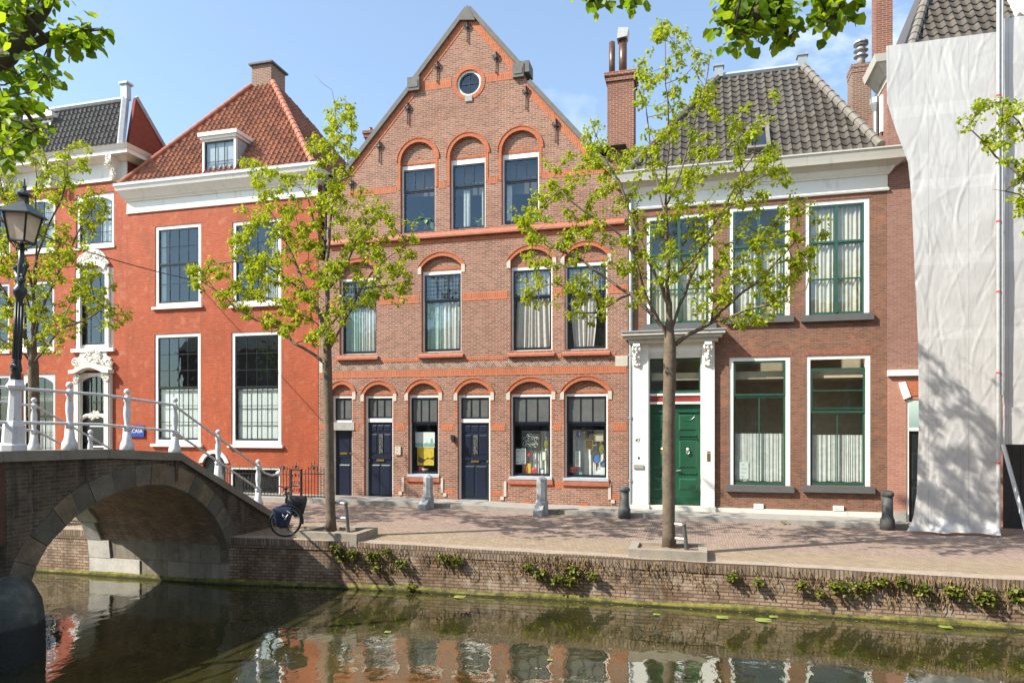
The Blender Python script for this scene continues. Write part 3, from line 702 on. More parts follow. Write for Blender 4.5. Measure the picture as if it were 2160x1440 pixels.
room(h2, XL + .1, XR - .1, YF, -.3, z_(988, 330), (3.62, 7.85))
MB().prism([g(745, 332 + 40), g(1240, 360), g(1100, 185), g(988, 60), g(880, 185)], YF + 1.2, YF + 1.25).build('attic_partition', 'interior', h2)
# arch rings, tympana, lintel stones
ring = MB(); tym = MB(); stn = MB(); ori = MB()
for d in info:
    A = arc(d['xc'], d['zs'], d['a'], d['rise']); B = arc(d['xc'], d['zs'] - .0, d['a'] + d['rw'], d['rise'] + d['rw'])
    ar = MB(); ar.strip(A, B, YF - .016, YF + .05)
    Bo = arc(d['xc'], d['zs'], d['a'] + d['rw'] + .03, d['rise'] + d['rw'] + .035)
    ar.strip(B, Bo, YF - .035, YF + .05); ar.build('brick_arch', 'brick_orange', h2)
    tym.prism([(d['x0'], d['zl'] - .02)] + [(p[0], p[1]) for p in A] + [(d['x1'], d['zl'] - .02)], YF + .115, YF + .16)
    ori.box(d['x0'] + .02, d['x1'] - .02, YF + .108, YF + .114, d['zl'] + .012, d['zl'] + .09)
    for k in range(3):                                       # stray bright bricks in the tympanum
        ori.box(d['xc'] - .05 + (k - 1) * .13, d['xc'] + .05 + (k - 1) * .13, YF + .109, YF + .114, d['zl'] + .17 + .067 * (k % 2), d['zl'] + .225 + .067 * (k % 2))
    if d['seg'] > 0:
        for xx in (d['x0'] - .135, d['x1'] + .005):
            if d['w'][0] in (697,) and xx < d['x0']: continue
            stn.box(xx, xx + .13, YF - .02, YF + .03, d['zs'] - .24, d['zs'] + .03)
    else:
        for xx in (d['x0'] - .10, d['x1'] + .0): ring.box(xx + .004, xx + .096, YF - .014, YF + .03, z_(988, 388), d['zs'] - .002)
    if d['seg'] == 2:
        zz = z_(1000, 893)
        while zz < d['zs'] - .3:
            for xx in (d['x0'] - .11, d['x1'] + .0): ori.box(xx + .004, xx + .10 + .05 * 0, YF - .006, YF + .01, zz, zz + .06)
            zz += .132
pieces(ring, 'jamb_trim', 'brick_orange', h2); pieces(tym, 'arch_panel', 'brick_gable', h2); pieces(stn, 'impost_stone', 'stone_lt', h2)
# bands
def band(m, segs, vt, vb, uref, y0=-.008, y1=.02):
    z1, z0 = z_(uref, vt), z_(uref, vb)
    for a, b in segs: m.box(U(a), U(b), YF + y0, YF + y1, z0, z1)
    return z0, z1
bd = MB()
band(bd, [(736, 836), (925, 940), (1029, 1050), (1143, 1296)], 379, 392, 985)
band(bd, [(863, 952)], 172, 190, 905); band(bd, [(1026, 1085)], 153, 171, 1050)
band(bd, [(690, 712), (798, 884), (976, 1071), (1168, 1186), (1285, 1324)], 616, 634, 1000)
band(bd, [(674, 1322)], 778, 792, 1000)
band(bd, [(802, 884), (978, 1066), (1170, 1184), (1288, 1298), (704, 710)], 752, 759, 1000)
band(bd, [(674, 695), (748, 757), (835, 853), (931, 957), (1038, 1066), (1168, 1184), (1292, 1322)], 892, 908, 1000)
pieces(bd, 'soldier_band', 'brick_soldier', h2)
band(ori, [(690, 1324)], 500, 508, 1000, -.012, .02)
band(ori, [(848, 930), (1074, 1290)], 1012, 1024, 1000)
band(ori, [(838, 850), (936, 957), (1036, 1072), (1286, 1324)], 1034, 1044, 1000)
tag(ori.build('orange_bricks', 'brick_orange', h2), kind='stuff')
# chevron frieze between two string courses
z0, z1 = z_(1000, 775), z_(1000, 762); m = MB(); k = 0; x = U(704)
while x < U(1296) - .2:
    for q in (0, 1, 2):
        o = q * .07
        a, b = ((x + o, z0 + .01), (x + .16 + o, z1 - .01)) if k % 2 == 0 else ((x + o, z1 - .01), (x + .16 + o, z0 + .01))
        m.tube([(a[0], YF - .002, a[1]), (b[0], YF - .002, b[1])], .009, 4)
    x += .26; k += 1
m.build('chevron_frieze', 'stone_lt', h2)
m = MB(); m.box(U(1298), U(1324), YF - .015, YF + .02, z_(1311, 772), z_(1311, 750)); m.box(U(674), U(690), YF - .015, YF + .02, z_(682, 786), z_(682, 758)); pieces(m, 'corner_stone', 'stone_lt', h2)
# sloping brick string course below the top windows, brick sills of the middle row
zb = z_(954, 500); m = MB()
m.prismx([(YF - .13, zb), (YF - .13, zb + .06), (YF + .01, zb + .22), (YF + .01, zb)], U(692), U(1318)); m.build('string_course', 'ridge_red', h2)
m = MB()
for d in info:
    if d['seg'] == 1:
        z = d['zb']; m.prismx([(YF - .12, z - .20), (YF - .12, z - .13), (YF + .12, z - .01), (YF + .12, z - .20)], d['x0'] - .09, d['x1'] + .09)
    if d['seg'] == 2 and d['w'][8] == 'w':
        z = d['zb']; m.prismx([(YF - .06, z - .22), (YF - .06, z - .10), (YF + .1, z - .02), (YF + .1, z - .22)], d['x0'] - .05, d['x1'] + .05)
pieces(m, 'brick_sill', 'ridge_red', h2)
m = MB()
for u0, v0 in ((848, 1006), (930, 1008), (1063, 1015), (1283, 1020)):
    x, z = g(u0, v0); m.box(x, x + .09, YF - .03, YF + .02, z - .5, z); m.box(x - (.12 if u0 in (848, 1063) else -.09), x + (0 if u0 in (848, 1063) else .21), YF - .03, YF + .02, z - .62, z - .5)
pieces(m, 'sill_corner_stone', 'stone_lt', h2)
# gable copings, kneelers, orange soldier rake
cp = MB(); rk = MB()
def rake(m, a, b, off0, off1, y0, y1):
    a, b = Vector((a[0], a[1])), Vector((b[0], b[1])); d = (b - a).normalized(); n = Vector((-d.y, d.x))
    if n.y < 0: n = -n
    p = [a + n * off0, b + n * off0, b + n * off1, a + n * off1]; m.prism([tuple(q) for q in p], y0, y1)
for a, b in ((g(700, 405), g(866, 190)), (g(872, 178), g(988, 22)), (g(988, 22), g(1094, 140)), (g(1114, 176), g(1312, 388))):
    rake(cp, a, b, -.02, .13, YF - .10, YF + .45); rake(rk, a, b, -.26, -.024, YF - .012, YF + .02)
pieces(cp, 'gable_coping', 'stone_dk', h2); pieces(rk, 'raking_brick_course', 'brick_soldier', h2)
m = MB()
for u0, u1, v0, v1 in ((862, 887, 166, 194), (1083, 1106, 138, 166)):
    x0, x1, z0, z1 = R(u0, u1, v0, v1); m.box(x0, x1, YF - .13, YF + .46, z0, z1); m.box(x0 + .05, x1 - .05, YF - .15, YF - .128, z0 + .1, z1 - .12)
x0, x1, z0, z1 = R(1102, 1119, 131, 156); m.box(x0 - .06, x1 - .03, YF - .10, YF + .5, z0 + .02, z1)
a, b, c = g(988, 14), g(972, 46), g(1004, 46); m.prism([b, c, a], YF - .115, YF + .47)
pieces(m, 'kneeler_stone', 'stone_dk', h2)
# wall anchors
def anchor(parent, u, vt, vb):
    x, zt = g(u, vt); _, zb_ = g(u, vb); L = zt - zb_; y = YF - .045; m = MB()
    m.tube([(x, y, zb_), (x, y, zt)], [.016, .028], 6); m.ball((x, y, zt), .035, 6); m.lathe([(.0, -.10), (.03, 0)], (x, y, zb_), 6)
    zc_ = zt - .28 * L
    for s in (-1, 1):
        m.tube([(x, y, zc_ - .06), (x + s * .07, y, zc_ - .05), (x + s * .115, y, zc_ + .03), (x + s * .10, y, zc_ + .10), (x + s * .06, y, zc_ + .08)], [.024, .024, .022, .018, .02], 5)
    m.ball((x, y - .02, zc_), .06, 6, 1, .6, 1); m.tube([(x, y, zc_), (x, YF + .02, zc_)], .02, 5)
    m.build('wall_anchor', 'iron', parent)
for a in ((986, 48, 87), (923, 131, 172), (1047, 112, 153), (861, 219, 260), (1110, 184, 228), (801, 299, 340), (1173, 253, 298), (742, 381, 409)): anchor(h2, *a)
# oculus
m = MB(); N_ = 28
def circ(r): return [(xo + r * math.cos(2 * pi * i / N_), zo + r * math.sin(2 * pi * i / N_)) for i in range(N_ + 1)]
m.strip(circ(ro), circ(ro + .14), YF - .016, YF + .04); m.build('oculus_brick_ring', 'brick_orange', h2)
m = MB(); m.strip(circ(ro - .075), circ(ro), YF + .05, YF + .16); oc = m.build('oculus_window', 'white', h2)
m = MB(); m.strip(circ(ro - .13), circ(ro - .076), YF + .07, YF + .12); m.box(xo - ro + .12, xo + ro - .12, YF + .075, YF + .115, zo - .018, zo + .018); m.box(xo - .018, xo + .018, YF + .076, YF + .114, zo - ro + .12, zo + ro - .12); m.build('sash', 'navy', oc)
MB().add([(p[0], YF + .1, p[1]) for p in circ(ro - .1)[:-1]], [tuple(range(N_))]).build('pane', 'glass', oc)
m = MB(); m.box(xo - .13, xo + .13, YF - .04, YF + .04, zo - ro - .2, zo - ro - .02); m.build('oculus_keystone', 'stone', h2)
# windows and doors of the gabled house
yw = YF + .13; it = iter(info)
def h2win(d, sp, gm='glass', gt=None, curt=(), lab=None, fb=.03):
    z1 = d['zl']; ft = d['zl'] - d['zl1']
    return win(h2, d['x0'] + .005, d['x1'] - .005, d['zb'], z1, yw, fw=.055, ftop=ft, fbot=fb, smat='navy', sashes=sp, sw=.06, mw=.035, gmat=gm, gtop=gt, curt=curt, label=lab, dep=.10)
i = info
h2win(i[0], ((0, .66, 1, 1), (.66, 1, 1, 3)), lab='arched top window with house plants on the sill', curt=())
h2win(i[1], ((0, .66, 1, 1), (.66, 1, 1, 3)), lab='middle arched top window', curt=((.30, .5, 0, .62, 'curtain'), (.86, 1, 0, .62, 'curtain')))
h2win(i[2], ((.02, .66, 1, 1), (.66, 1, 1, 3)), lab='arched top window hanging open at the bottom', curt=((.02, .2, 0, .62, 'curtain'),))
h2win(i[3], ((0, .66, 1, 1), (.66, 1, 1, 3)), curt=((.05, .55, 0, .70, 'curtain_mint'), (.5, .98, 0, .66, 'curtain')))
h2win(i[4], ((0, .66, 1, 1), (.66, 1, 1, 3)), curt=((.04, .45, 0, .70, 'curtain_mint'), (.42, 1, 0, .66, 'curtain')))
h2win(i[5], ((0, .66, 1, 1), (.66, 1, 1, 3)), curt=((.08, 1, 0, .98, 'curtain_pink', {'per': .16, 'amp': .035, 'gather': .18}),))
h2win(i[6], ((0, .66, 1, 1), (.66, 1, 1, 3)), curt=((.05, .8, 0, .98, 'curtain_pink', {'per': .19, 'amp': .04, 'gather': -.35}),))
# leaded top lights of the middle row
for d in i[3:7]:
    m = MB(); a0, a1 = d['x0'] + .12, d['x1'] - .12; hh = d['zl1'] - d['zb'] - .03; b0 = d['zb'] + .03 + hh * .66 + .07; b1 = d['zl1'] - .07; y = yw + .052
    for k in range(3):
        p0 = a0 + (a1 - a0) * k / 3 + .02; p1 = a0 + (a1 - a0) * (k + 1) / 3 - .02
        for t in (.2, .5, .8): m.box(p0 + (p1 - p0) * t - .004, p0 + (p1 - p0) * t + .004, y, y + .006, b0, b1)
        for t in (.12, .3, .48, .66, .84): m.box(p0, p1, y - .001, y + .007, b0 + (b1 - b0) * t - .004, b0 + (b1 - b0) * t + .004)
    m.build('leaded_lights', 'lead', h2)
for d, lab in ((i[7], 'shop window with two bright posters between the navy doors'), (i[8], 'shop window with leaflets and a dark drawing'), (i[9], 'shop window hung with mirrors and pictures')):
    w_ = h2win(d, ((0, .665, 1, 1), (.665, 1, 1, 3)), 'glass_shop', 'glass_frost', lab=lab, fb=.04)
    m = MB(); m.box(d['x0'] - .03, d['x1'] + .03, YF - .05, yw + .02, d['zb'] - .06, d['zb'] + .035); m.build('sill', 'sill_grey', w_)
curtain(h2, i[8]['x0'] + .30, i[8]['x1'] - .05, i[8]['zb'], i[8]['zb'] + 1.55, YF + .47, 'curtain', .03, .14)
curtain(h2, i[9]['x0'] + .22, i[9]['x1'] - .05, i[9]['zb'], i[9]['zb'] + 1.6, YF + .47, 'curtain', .03, .14)
def door2(d, vtr0, vtr1, vd0, cols, lab, kind):
    uc = (d['w'][3] + d['w'][4]) / 2; zt = V(uc, vtr1); z_bar = V(uc, vd0); x0, x1 = d['x0'] + .005, d['x1'] - .005
    m = MB(); ft = d['zl'] - d['zl1']; fw = .075
    m.box(x0, x1, yw, yw + .1, d['zl1'], d['zl']); m.box(x0, x0 + fw, yw, yw + .1, d['zb'], d['zl1']); m.box(x1 - fw, x1, yw, yw + .1, d['zb'], d['zl1'])
    m.box(x0 + fw, x1 - fw, yw - .01, yw + .1, z_bar, zt); fr = m.build('door_frame', 'white', h2)
    a0, a1 = x0 + fw, x1 - fw; m = MB()
    m.box(a0, a1, yw + .03, yw + .08, zt, zt + .06); m.box(a0, a1, yw + .03, yw + .08, d['zl1'] - .05, d['zl1']); m.box(a0, a0 + .05, yw + .03, yw + .08, zt + .06, d['zl1'] - .05); m.box(a1 - .05, a1, yw + .03, yw + .08, zt + .06, d['zl1'] - .05)
    for k in range(1, cols): xx = a0 + .05 + (a1 - a0 - .1) * k / cols; m.box(xx - .018, xx + .018, yw + .035, yw + .075, zt + .06, d['zl1'] - .05)
    tr = m.build('transom_window', 'navy', h2)
    MB().add([(a0 + .03, yw + .055, zt + .03), (a1 - .03, yw + .055, zt + .03), (a1 - .03, yw + .055, d['zl1'] - .03), (a0 + .03, yw + .055, d['zl1'] - .03)], [(0, 1, 2, 3)]).build('pane', 'glass_frost', tr)
    zd0, zd1 = d['zb'] + .02, z_bar; hd = zd1 - zd0; W_ = a1 - a0; yd = yw + .05
    m = MB()
    if kind == 2:
        m.box(a0, a1, yd, yd + .05, zd0, zd1)
        for k in range(3): m.raised(a0 + .08 + k * (W_ - .16) / 3 + .015, a0 + .08 + (k + 1) * (W_ - .16) / 3 - .015, zd1 - .34, zd1 - .1, yd, .022, .03)
        m.raised(a0 + .09, a0 + W_ * .36, zd0 + hd * .60, zd1 - .42, yd, .022, .03); m.raised(a0 + W_ * .64, a1 - .09, zd0 + hd * .60, zd1 - .42, yd, .022, .03)
        m.box(a0 + .06, a1 - .06, yd - .03, yd, zd0 + hd * .53, zd0 + hd * .565)
        for k in range(2): m.raised(a0 + .08 + k * (W_ - .16) / 2 + .02, a0 + .08 + (k + 1) * (W_ - .16) / 2 - .02, zd0 + .2, zd0 + hd * .46, yd, .022, .035)
        m.box(a0 + .03, a1 - .03, yd - .025, yd, zd0, zd0 + .14)
    else:
        m.box(a0, a1, yd, yd + .05, zd0, zd1)
        m.raised(a0 + .1, a1 - .1, zd0 + hd * .56, zd1 - .12, yd, .02, .03); m.raised(a0 + .1, a1 - .1, zd0 + .2, zd0 + hd * .48, yd, .02, .03)
    do = m.build('door', 'navy_door', h2); tag(do, lab)
    if kind == 2:
        xc = (a0 + a1) / 2; m = MB(); m.box(xc - .085, xc + .085, yd - .006, yd + .002, zd0 + hd * .60, zd1 - .42); gl_ = m.build('door_glass', 'glass_frost', do)
        m = MB()
        for q in range(5): scroll(m, xc + (.03 if q % 2 else -.03), zd0 + hd * (.63 + .045 * q), .045, yd - .01, 1.2, .009, 1 if q % 2 else -1, q, 10)
        m.box(xc - .10, xc - .085, yd - .02, yd, zd0 + hd * .595, zd1 - .41); m.box(xc + .085, xc + .10, yd - .02, yd, zd0 + hd * .595, zd1 - .41); m.build('grille', 'iron', do)
    m = MB(); zz = zd0 + hd * (.515 if kind == 2 else .62); xc = (a0 + a1) / 2
    m.box(xc - .14, xc + .14, yd - .035, yd - .03, zz - .035, zz + .035); m.box(xc - .09, xc + .09, yd - .042, yd - .036, zz - .012, zz + .012); m.build('letter_slot', 'brass', do)
    m = MB(); xk = a0 + .06 if d['w'][0] == 759 else a1 - .05; m.lathe([(.012, 0), (.03, .02), (.03, .05), (.0, .06)], (xk, yd - .06, zz - .02), 8); m.tube([(xk, yd, zz), (xk, yd - .06, zz)], .012, 6); m.build('knob', 'brass', do)
    return do
door2(i[10], 0, 886, 892, 2, 'plain dark door half hidden by the tree trunk', 1)
door2(i[11], 0, 882, 890, 3, 'navy door in tree shade beside the intercom', 2)
door2(i[12], 0, 883, 891, 3, 'sunlit navy door with brass letter slot', 2)
m = MB(); x0, x1, z0, z1 = R(699, 748, 890, 907); m.box(x0, x1, YF - .03, YF + .14, z0, z1); m.build('door_lintel', 'stone', h2)
m = MB()
for u0, u1, vt in ((743, 831, 1060), (948, 1036, 1064)):
    x0, x1, z0, z1 = R(u0, u1, vt - 6, vt + 14); m.box(x0, x1, YF - .45, YF + .2, -.1, V((u0 + u1) / 2, 1058))
    m.box(x0 + .2, x1 - .15, YF - .1, YF + .2, V((u0 + u1) / 2, 1058), V((u0 + u1) / 2, 1054))
pieces(m, 'door_step', 'stone', h2)
# air bricks
for u0, u1, v0, v1 in ((1104, 1122, 1056, 1074), (1222, 1242, 1060, 1080), (880, 893, 1047, 1066)):
    x0, x1, z0, z1 = R(u0, u1, v0, v1); m = MB(); m.box(x0, x1, YF - .015, YF + .01, z0 + .1, z1); m.box(x0, x0 + .05, YF - .015, YF + .01, z0, z0 + .1); m.box(x1 - .05, x1, YF - .015, YF + .01, z0, z0 + .1); av = m.build('air_vent', 'brick_orange', h2)
    MB().box(x0 + .06, x1 - .06, YF - .012, YF + .0, z0, z0 + .09).build('grate', 'iron', av)
# slot beside it
m = MB(); zt = z_(682, 428); zb2 = z_(690, 548)
m.box(xs0, xs1 - .004, YF + .5, YF + .8, zb2, zt); m.build('side_bay', 'brick_gable', h2)
x0, x1, z0, z1 = xs0 + .03, xs1 - .02, z_(682, 476), z_(682, 434); win(h2, x0, x1, z0, z1, YF + .40, fw=.08, sashes=((0, 1, 1, 1),), name='side_bay_window', dep=.09)
MB().box(xs0 + .02, xs1 - .02, YF + .35, YF + .5, z_(682, 500), z_(682, 478)).build('side_bay_sill', 'white', h2)
# roof behind the gable, chimney stacks
ax, az = g(988, 30); m = MB(); l = g(700, 410); r_ = g(1312, 395)
m.add([(l[0], YF + .45, l[1]), (ax, YF + .45, az), (r_[0], YF + .45, r_[1]), (l[0], YF + 9, l[1]), (ax, YF + 9, az), (r_[0], YF + 9, r_[1])], [(0, 1, 4, 3), (1, 2, 5, 4), (3, 4, 5), (0, 2, 1)]); m.build('roof', 'tile_dark', h2)
Yc = YF + .6
def stack(parent, uL, uR, vT, vB, Y, dep, mt, flues=(), cap=.05, name='chimney', capm=None):
    x0, x1, z0, z1 = R(uL, uR, vT, vB, Y); m = MB(); m.box(x0, x1, Y, Y + dep, z0, z1 - .28); c = m.build(name, mt, parent)
    m = MB(); m.box(x0 - cap, x1 + cap, Y - cap, Y + dep + cap, z1 - .28, z1 - .12); m.box(x0 - cap * 1.8, x1 + cap * 1.8, Y - cap * 1.8, Y + dep + cap * 1.8, z1 - .12, z1); m.build('cap', capm or mt, c)
    for (u, v0, w, mm) in flues:
        x, z = P(u, v0, Y + dep / 2); m = MB(); rr = w / 2 / F * T(u, Y); m.lathe([(rr, 0), (rr, z - z1), (rr * .8, z - z1), (rr * .8, z - z1 - .05)], (x, Y + dep / 2, z1), 12); m.build('flue', mm, c, True)
    return c
c2 = stack(h2, 1281, 1337, 152, 395, Yc, .8, 'brick_chimney', ((1291, 90, 13, 'copper_br'), (1314, 84, 17, 'copper_br')))
x, z = P(1313, 84, Yc + .4); m = MB(); m.prism([(x - .17, z - .04), (x + .17, z - .0), (x + .22, z + .27), (x - .12, z + .33)], Yc + .2, Yc + .6); m.build('cowl', 'steel', c2)
stack(h2, 770, 792, 276, 345, YF + 4.5, .5, 'brick_chimney', ((782, 270, 8, 'copper_br'),))
# ================================================================== BROWN HOUSE WITH THE GREEN DOUBLE DOOR
XC, XD = U(1326) , U(1871)
h3 = thing('brick_house', (U(1600), YF, 0), 'brown brick house with green double doors, white cornice and grey tiled roof', 'house')
zt3 = z_(1700, 416)
UW = [(1362, 1504, 452, 682), (1537, 1666, 433, 668), (1697, 1834, 421, 663)]
LW = [(1538, 1667, 752, 1023), (1700, 1836, 748, 1024)]
zpl = z_(1690, 1075)
door3 = R(1358, 1491, 742, 1082)
hs = [R(*w) for w in UW + LW]
wall('wall', [(XC + .004, -.4), (XD, -.4), (XD, zt3 + .6), (XC + .004, zt3 + .6)], [recthole(*h) for h in hs] + [recthole(*door3)], YF, .3, ['brick_right', 'brick_right'], h3)
room(h3, XC + .1, XD - .1, YF, -.3, zt3 + .5, (4.35,), 2.4, 'interior')
for k, h in enumerate(hs):
    sm = 'green_sash'
    if k < 3:
        cu = ((.03, .49, 0, .63, 'curtain_cream'), (.51, .97, 0, .63, 'curtain_cream'))
        if k == 2: cu = ((.03, .49, 0, .99, 'curtain_cream'), (.51, .97, 0, .99, 'curtain_cream'))
        w_ = win(h3, *h, YF + .03, fw=.13, fbot=.0, sashes=((0, .655, 2, 2), (.655, 1, 1, 2)), sw=.06, mw=.05, smat=sm, curt=cu, label=None if k else 'upper window behind the tree, over the door')
        # thick central mullion
        xm = (h[0] + h[1]) / 2; MB().box(xm - .045, xm + .045, YF + .055, YF + .12, h[2] + .06, h[3] - .19).build('mullion', sm, w_)
    elif k == 3:
        w_ = win(h3, *h, YF + .03, fw=.125, fbot=.0, sashes=((0, .72, 1, 2), (.72, 1, 1, 1)), sw=.06, mw=.035, smat=sm, curt=((.02, .5, .03, .415, 'curtain', {'amp': .012, 'per': .085}), (.5, .98, .03, .415, 'curtain', {'amp': .012, 'per': .085})), label='ground window with a café curtain and a small notice')
    else:
        w_ = win(h3, *h, YF + .03, fw=.125, fbot=.0, sashes=((0, .62, 1, 2), (.575, .93, 2, 1)), sw=.06, mw=.035, smat=sm, curt=((.02, .5, .03, .40, 'curtain', {'amp': .012, 'per': .085}), (.5, .98, .03, .40, 'curtain', {'amp': .012, 'per': .085})), label='ground window with its upper sash lowered above a café curtain')
    MB().box(h[0] - .10, h[1] + .10, YF - .12, YF + .1, h[2] - .20, h[2] - .002).build('sill', 'sill_dk', w_)
# plinth, lintel brick courses
m = MB(); xq = U(1508)
m.box(xq, XD - .02, YF - .05, YF + .02, -.35, zpl); m.build('plinth', 'plinth', h3)
m = MB()
for h in hs: m.box(h[0] - .06, h[1] + .06, YF - .006, YF + .01, h[3] + .004, h[3] + .17)
pieces(m, 'flat_arch', brick('flat_arch_brick', (.34, .12, .065), (.23, .078, .045), (.24, .15, .11), bw=.055, bh=.2, ms=.008, stain=.4, stainc=(.65, .6, .6)), h3)
for u0, u1, v0, v1 in ((1590, 1610, 1062, 1072), (1757, 1779, 1066, 1076)):
    x0, x1, z0, z1 = R(u0, u1, v0, v1); m = MB(); m.box(x0, x1, YF - .06, YF + .01, z0, z1); a_ = m.build('air_vent', 'white', h3)
    m = MB(); [m.box(x0 + .03, x1 - .03, YF - .064, YF - .058, z0 + .03 + q * .05, z0 + .055 + q * .05) for q in range(2)]; m.build('slots', 'sill_grey', a_)
# door surround
xh0, xh1 = U(1313), U(1530); zh0, zh1 = z_(1422, 722), z_(1422, 700)
m = MB()
for z0, z1, p, e in ((zh0 - .02, zh0 + .10, .30, .0), (zh0 + .10, zh0 + .20, .42, .12), (zh0 + .20, zh0 + .30, .52, .20)):
    m.box(xh0 + .22 - e, xh1 - .22 + e, YF - p, YF + .02, z0, z1)
m.build('door_hood', 'cornice_grey', h3)
m = MB(); m.box(xh0 + .0, xh1 + .0, YF - .56, YF + .02, zh0 + .302, zh0 + .335); m.build('hood_lead', 'lead', h3)
zcap = z_(1422, 778)
pil = ((1333, 1368), (1481, 1507))
m = MB()
for u0, u1 in pil:
    x0, x1 = U(u0), U(u1); m.box(x0, x1, YF - .12, YF + .02, .28, zh0 - .022)
    m.raised(x0 + .06, x1 - .06, .45, zcap - .35, YF - .12, -.015, .03)
x0, x1 = U(1368), U(1481); m.box(x0 + .0, x1 - .0, YF - .06, YF + .02, door3[3] + .0, zh0 - .022)
m.build('door_surround', 'white', h3)
m = MB()
for u0, u1 in pil: x0, x1 = U(u0) - .03, U(u1) + .03; m.box(x0, x1, YF - .17, YF + .02, -.3, .28)
pieces(m, 'pilaster_base', 'plinth', h3)
for u0, u1 in ((1337, 1351), (1486, 1501)):
    x0, x1 = U(u0), U(u1); zb = z_((u0 + u1) / 2, 774); zt = zh0 - .03; m = MB(); L = zt - zb
    m.prismx([(YF - .36, zt), (YF - .38, zt - .12 * L), (YF - .30, zt - .25 * L), (YF - .22, zt - .45 * L), (YF - .25, zt - .6 * L), (YF - .17, zt - .8 * L), (YF - .19, zb + .08 * L), (YF - .10, zb), (YF - .10, zt)], x0, x1)
    for q in range(7): m.ball(((x0 + x1) / 2 + random.uniform(-.05, .05), YF - .34 + .16 * q / 6, zt - .08 - .8 * L * q / 6), .05, 6, 1, .8, 1.3)
    for sg in (x0 - .0, x1 + .0): m.tube([(sg, YF - .30, zt - .1), (sg, YF - .34, zt - .2), (sg, YF - .26, zt - .26)], .03, 5)
    m.build('console', 'white', h3)
# frame with stepped mouldings, transom light, red rail, two leaves
fx0, fx1, fz1 = door3[0], door3[1], door3[3]
dx0, dx1 = U(1373), U(1471)
m = MB()
for i_, (e, yy) in enumerate(((0, -.03), (.06, .01), (.12, .05))):
    w2 = .065; zt = fz1 - e
    m.box(fx0 + e, fx0 + e + w2, YF + yy, YF + .2, .28, zt); m.box(fx1 - e - w2, fx1 - e, YF + yy, YF + .2, .28, zt); m.box(fx0 + e + w2, fx1 - e - w2, YF + yy + .001, YF + .2, zt - w2, zt)
zr0, zr1 = z_(1421, 847), z_(1421, 834)
m.box(fx0 + .18, fx1 - .18, YF + .06, YF + .2, zr0 - .07, zr0); m.box(fx0 + .18, fx1 - .18, YF + .06, YF + .2, zr1, zr1 + .07)
fr = m.build('door_frame', 'white', h3)
m = MB(); m.box(fx0 + .18, fx1 - .18, YF + .09, YF + .2, zr0, zr1)
for q in range(0): xx = fx0 + .2 + q * (fx1 - fx0 - .4) / 12; m.tube([(xx, YF + .085, zr0 + .02), (xx + .12, YF + .085, zr1 - .02)], .018, 5)
m.build('red_transom_rail', 'red_panel', h3)
tx0, tx1, tz0, tz1 = fx0 + .185, fx1 - .185, zr1 + .075, fz1 - .185
m = MB(); m.box(tx0, tx1, YF + .11, YF + .16, tz0, tz0 + .09); m.box(tx0, tx1, YF + .11, YF + .16, tz1 - .05, tz1); m.box(tx0, tx0 + .05, YF + .11, YF + .16, tz0 + .09, tz1 - .05); m.box(tx1 - .05, tx1, YF + .11, YF + .16, tz0 + .09, tz1 - .05)
tw_ = m.build('transom_window', 'green_sash', h3); MB().add([(tx0, YF + .14, tz0), (tx1, YF + .14, tz0), (tx1, YF + .14, tz1), (tx0, YF + .14, tz1)], [(0, 1, 2, 3)]).build('pane', 'glass', tw_)
zd0, zd1 = .30, zr0 - .075; xm = (tx0 + tx1) / 2
for a0, a1, sd in ((tx0, xm - .004, 0), (xm + .004, tx1, 1)):
    m = MB(); yd = YF + .16; hd = zd1 - zd0; m.box(a0, a1, yd, yd + .06, zd0, zd1)
    p0, p1 = a0 + .11, a1 - .11
    m.box(p0 - .03, p1 + .03, yd - .05, yd, zd1 - .26, zd1 - .19)
    m.raised(p0, p1, zd0 + hd * .735, zd0 + hd * .90, yd, .03, .045)
    A = [(p0 + .07 + (p1 - p0 - .14) * q / 10, yd - .035, zd0 + hd * .875 - .13 * math.sin(pi * q / 10)) for q in range(11)]; m.tube(A, .014, 5)
    m.box(p0 + .01, p1 - .01, yd - .02, yd, zd0 + hd * .675, zd0 + hd * .70)
    m.raised(p0, p1, zd0 + hd * .36, zd0 + hd * .65, yd, .03, .05); m.box(p0 - .01, p1 + .01, yd - .04, yd, zd0 + hd * .652, zd0 + hd * .664)
    m.box(p0 + .01, p1 - .01, yd - .02, yd, zd0 + hd * .30, zd0 + hd * .325)
    m.raised(p0, p1, zd0 + hd * .14, zd0 + hd * .26, yd, .03, .045); m.box(a0 + .02, a1 - .02, yd - .03, yd, zd0, zd0 + .16)
    dd = m.build('door_leaf', 'green_door', h3)
    m = MB()
    for zz in (.687, .312):
        for q in range(6): m.ball((p0 + .05 + q * (p1 - p0 - .1) / 5, yd - .025, zd0 + hd * zz), .022, 6)
    m.build('carved_beading', 'green_sash', dd)
    xk = (p0 + p1) / 2; zk = zd0 + hd * .535; m = MB(); m.ball((xk, yd - .06, zk + .03), .06, 8, .9, .7, 1.2); m.tube([(xk + .05 * math.cos(t * pi / 8), yd - .085, zk - .02 + .07 * math.sin(t * pi / 8)) for t in range(8, 17)], .014, 6); m.build('door_knocker', 'brass' if sd == 0 else 'pewter', dd)
    if sd: m = MB(); m.tube([(a0 + .05, yd - .0, zd0 + hd * .335), (a0 + .05, yd - .07, zd0 + hd * .335), (a0 + .17, yd - .075, zd0 + hd * .34)], .016, 6); m.build('handle', 'pewter', dd)
m = MB(); m.box(fx0 - .02, fx1 + .02, YF - .1, YF + .24, -.1, .27); m.build('doorstep', 'plinth', h3)
text_mesh('house_number', '45', .17, 'ink', h3, U(1345), YF - .124, z_(1345, 928), .002, .3)
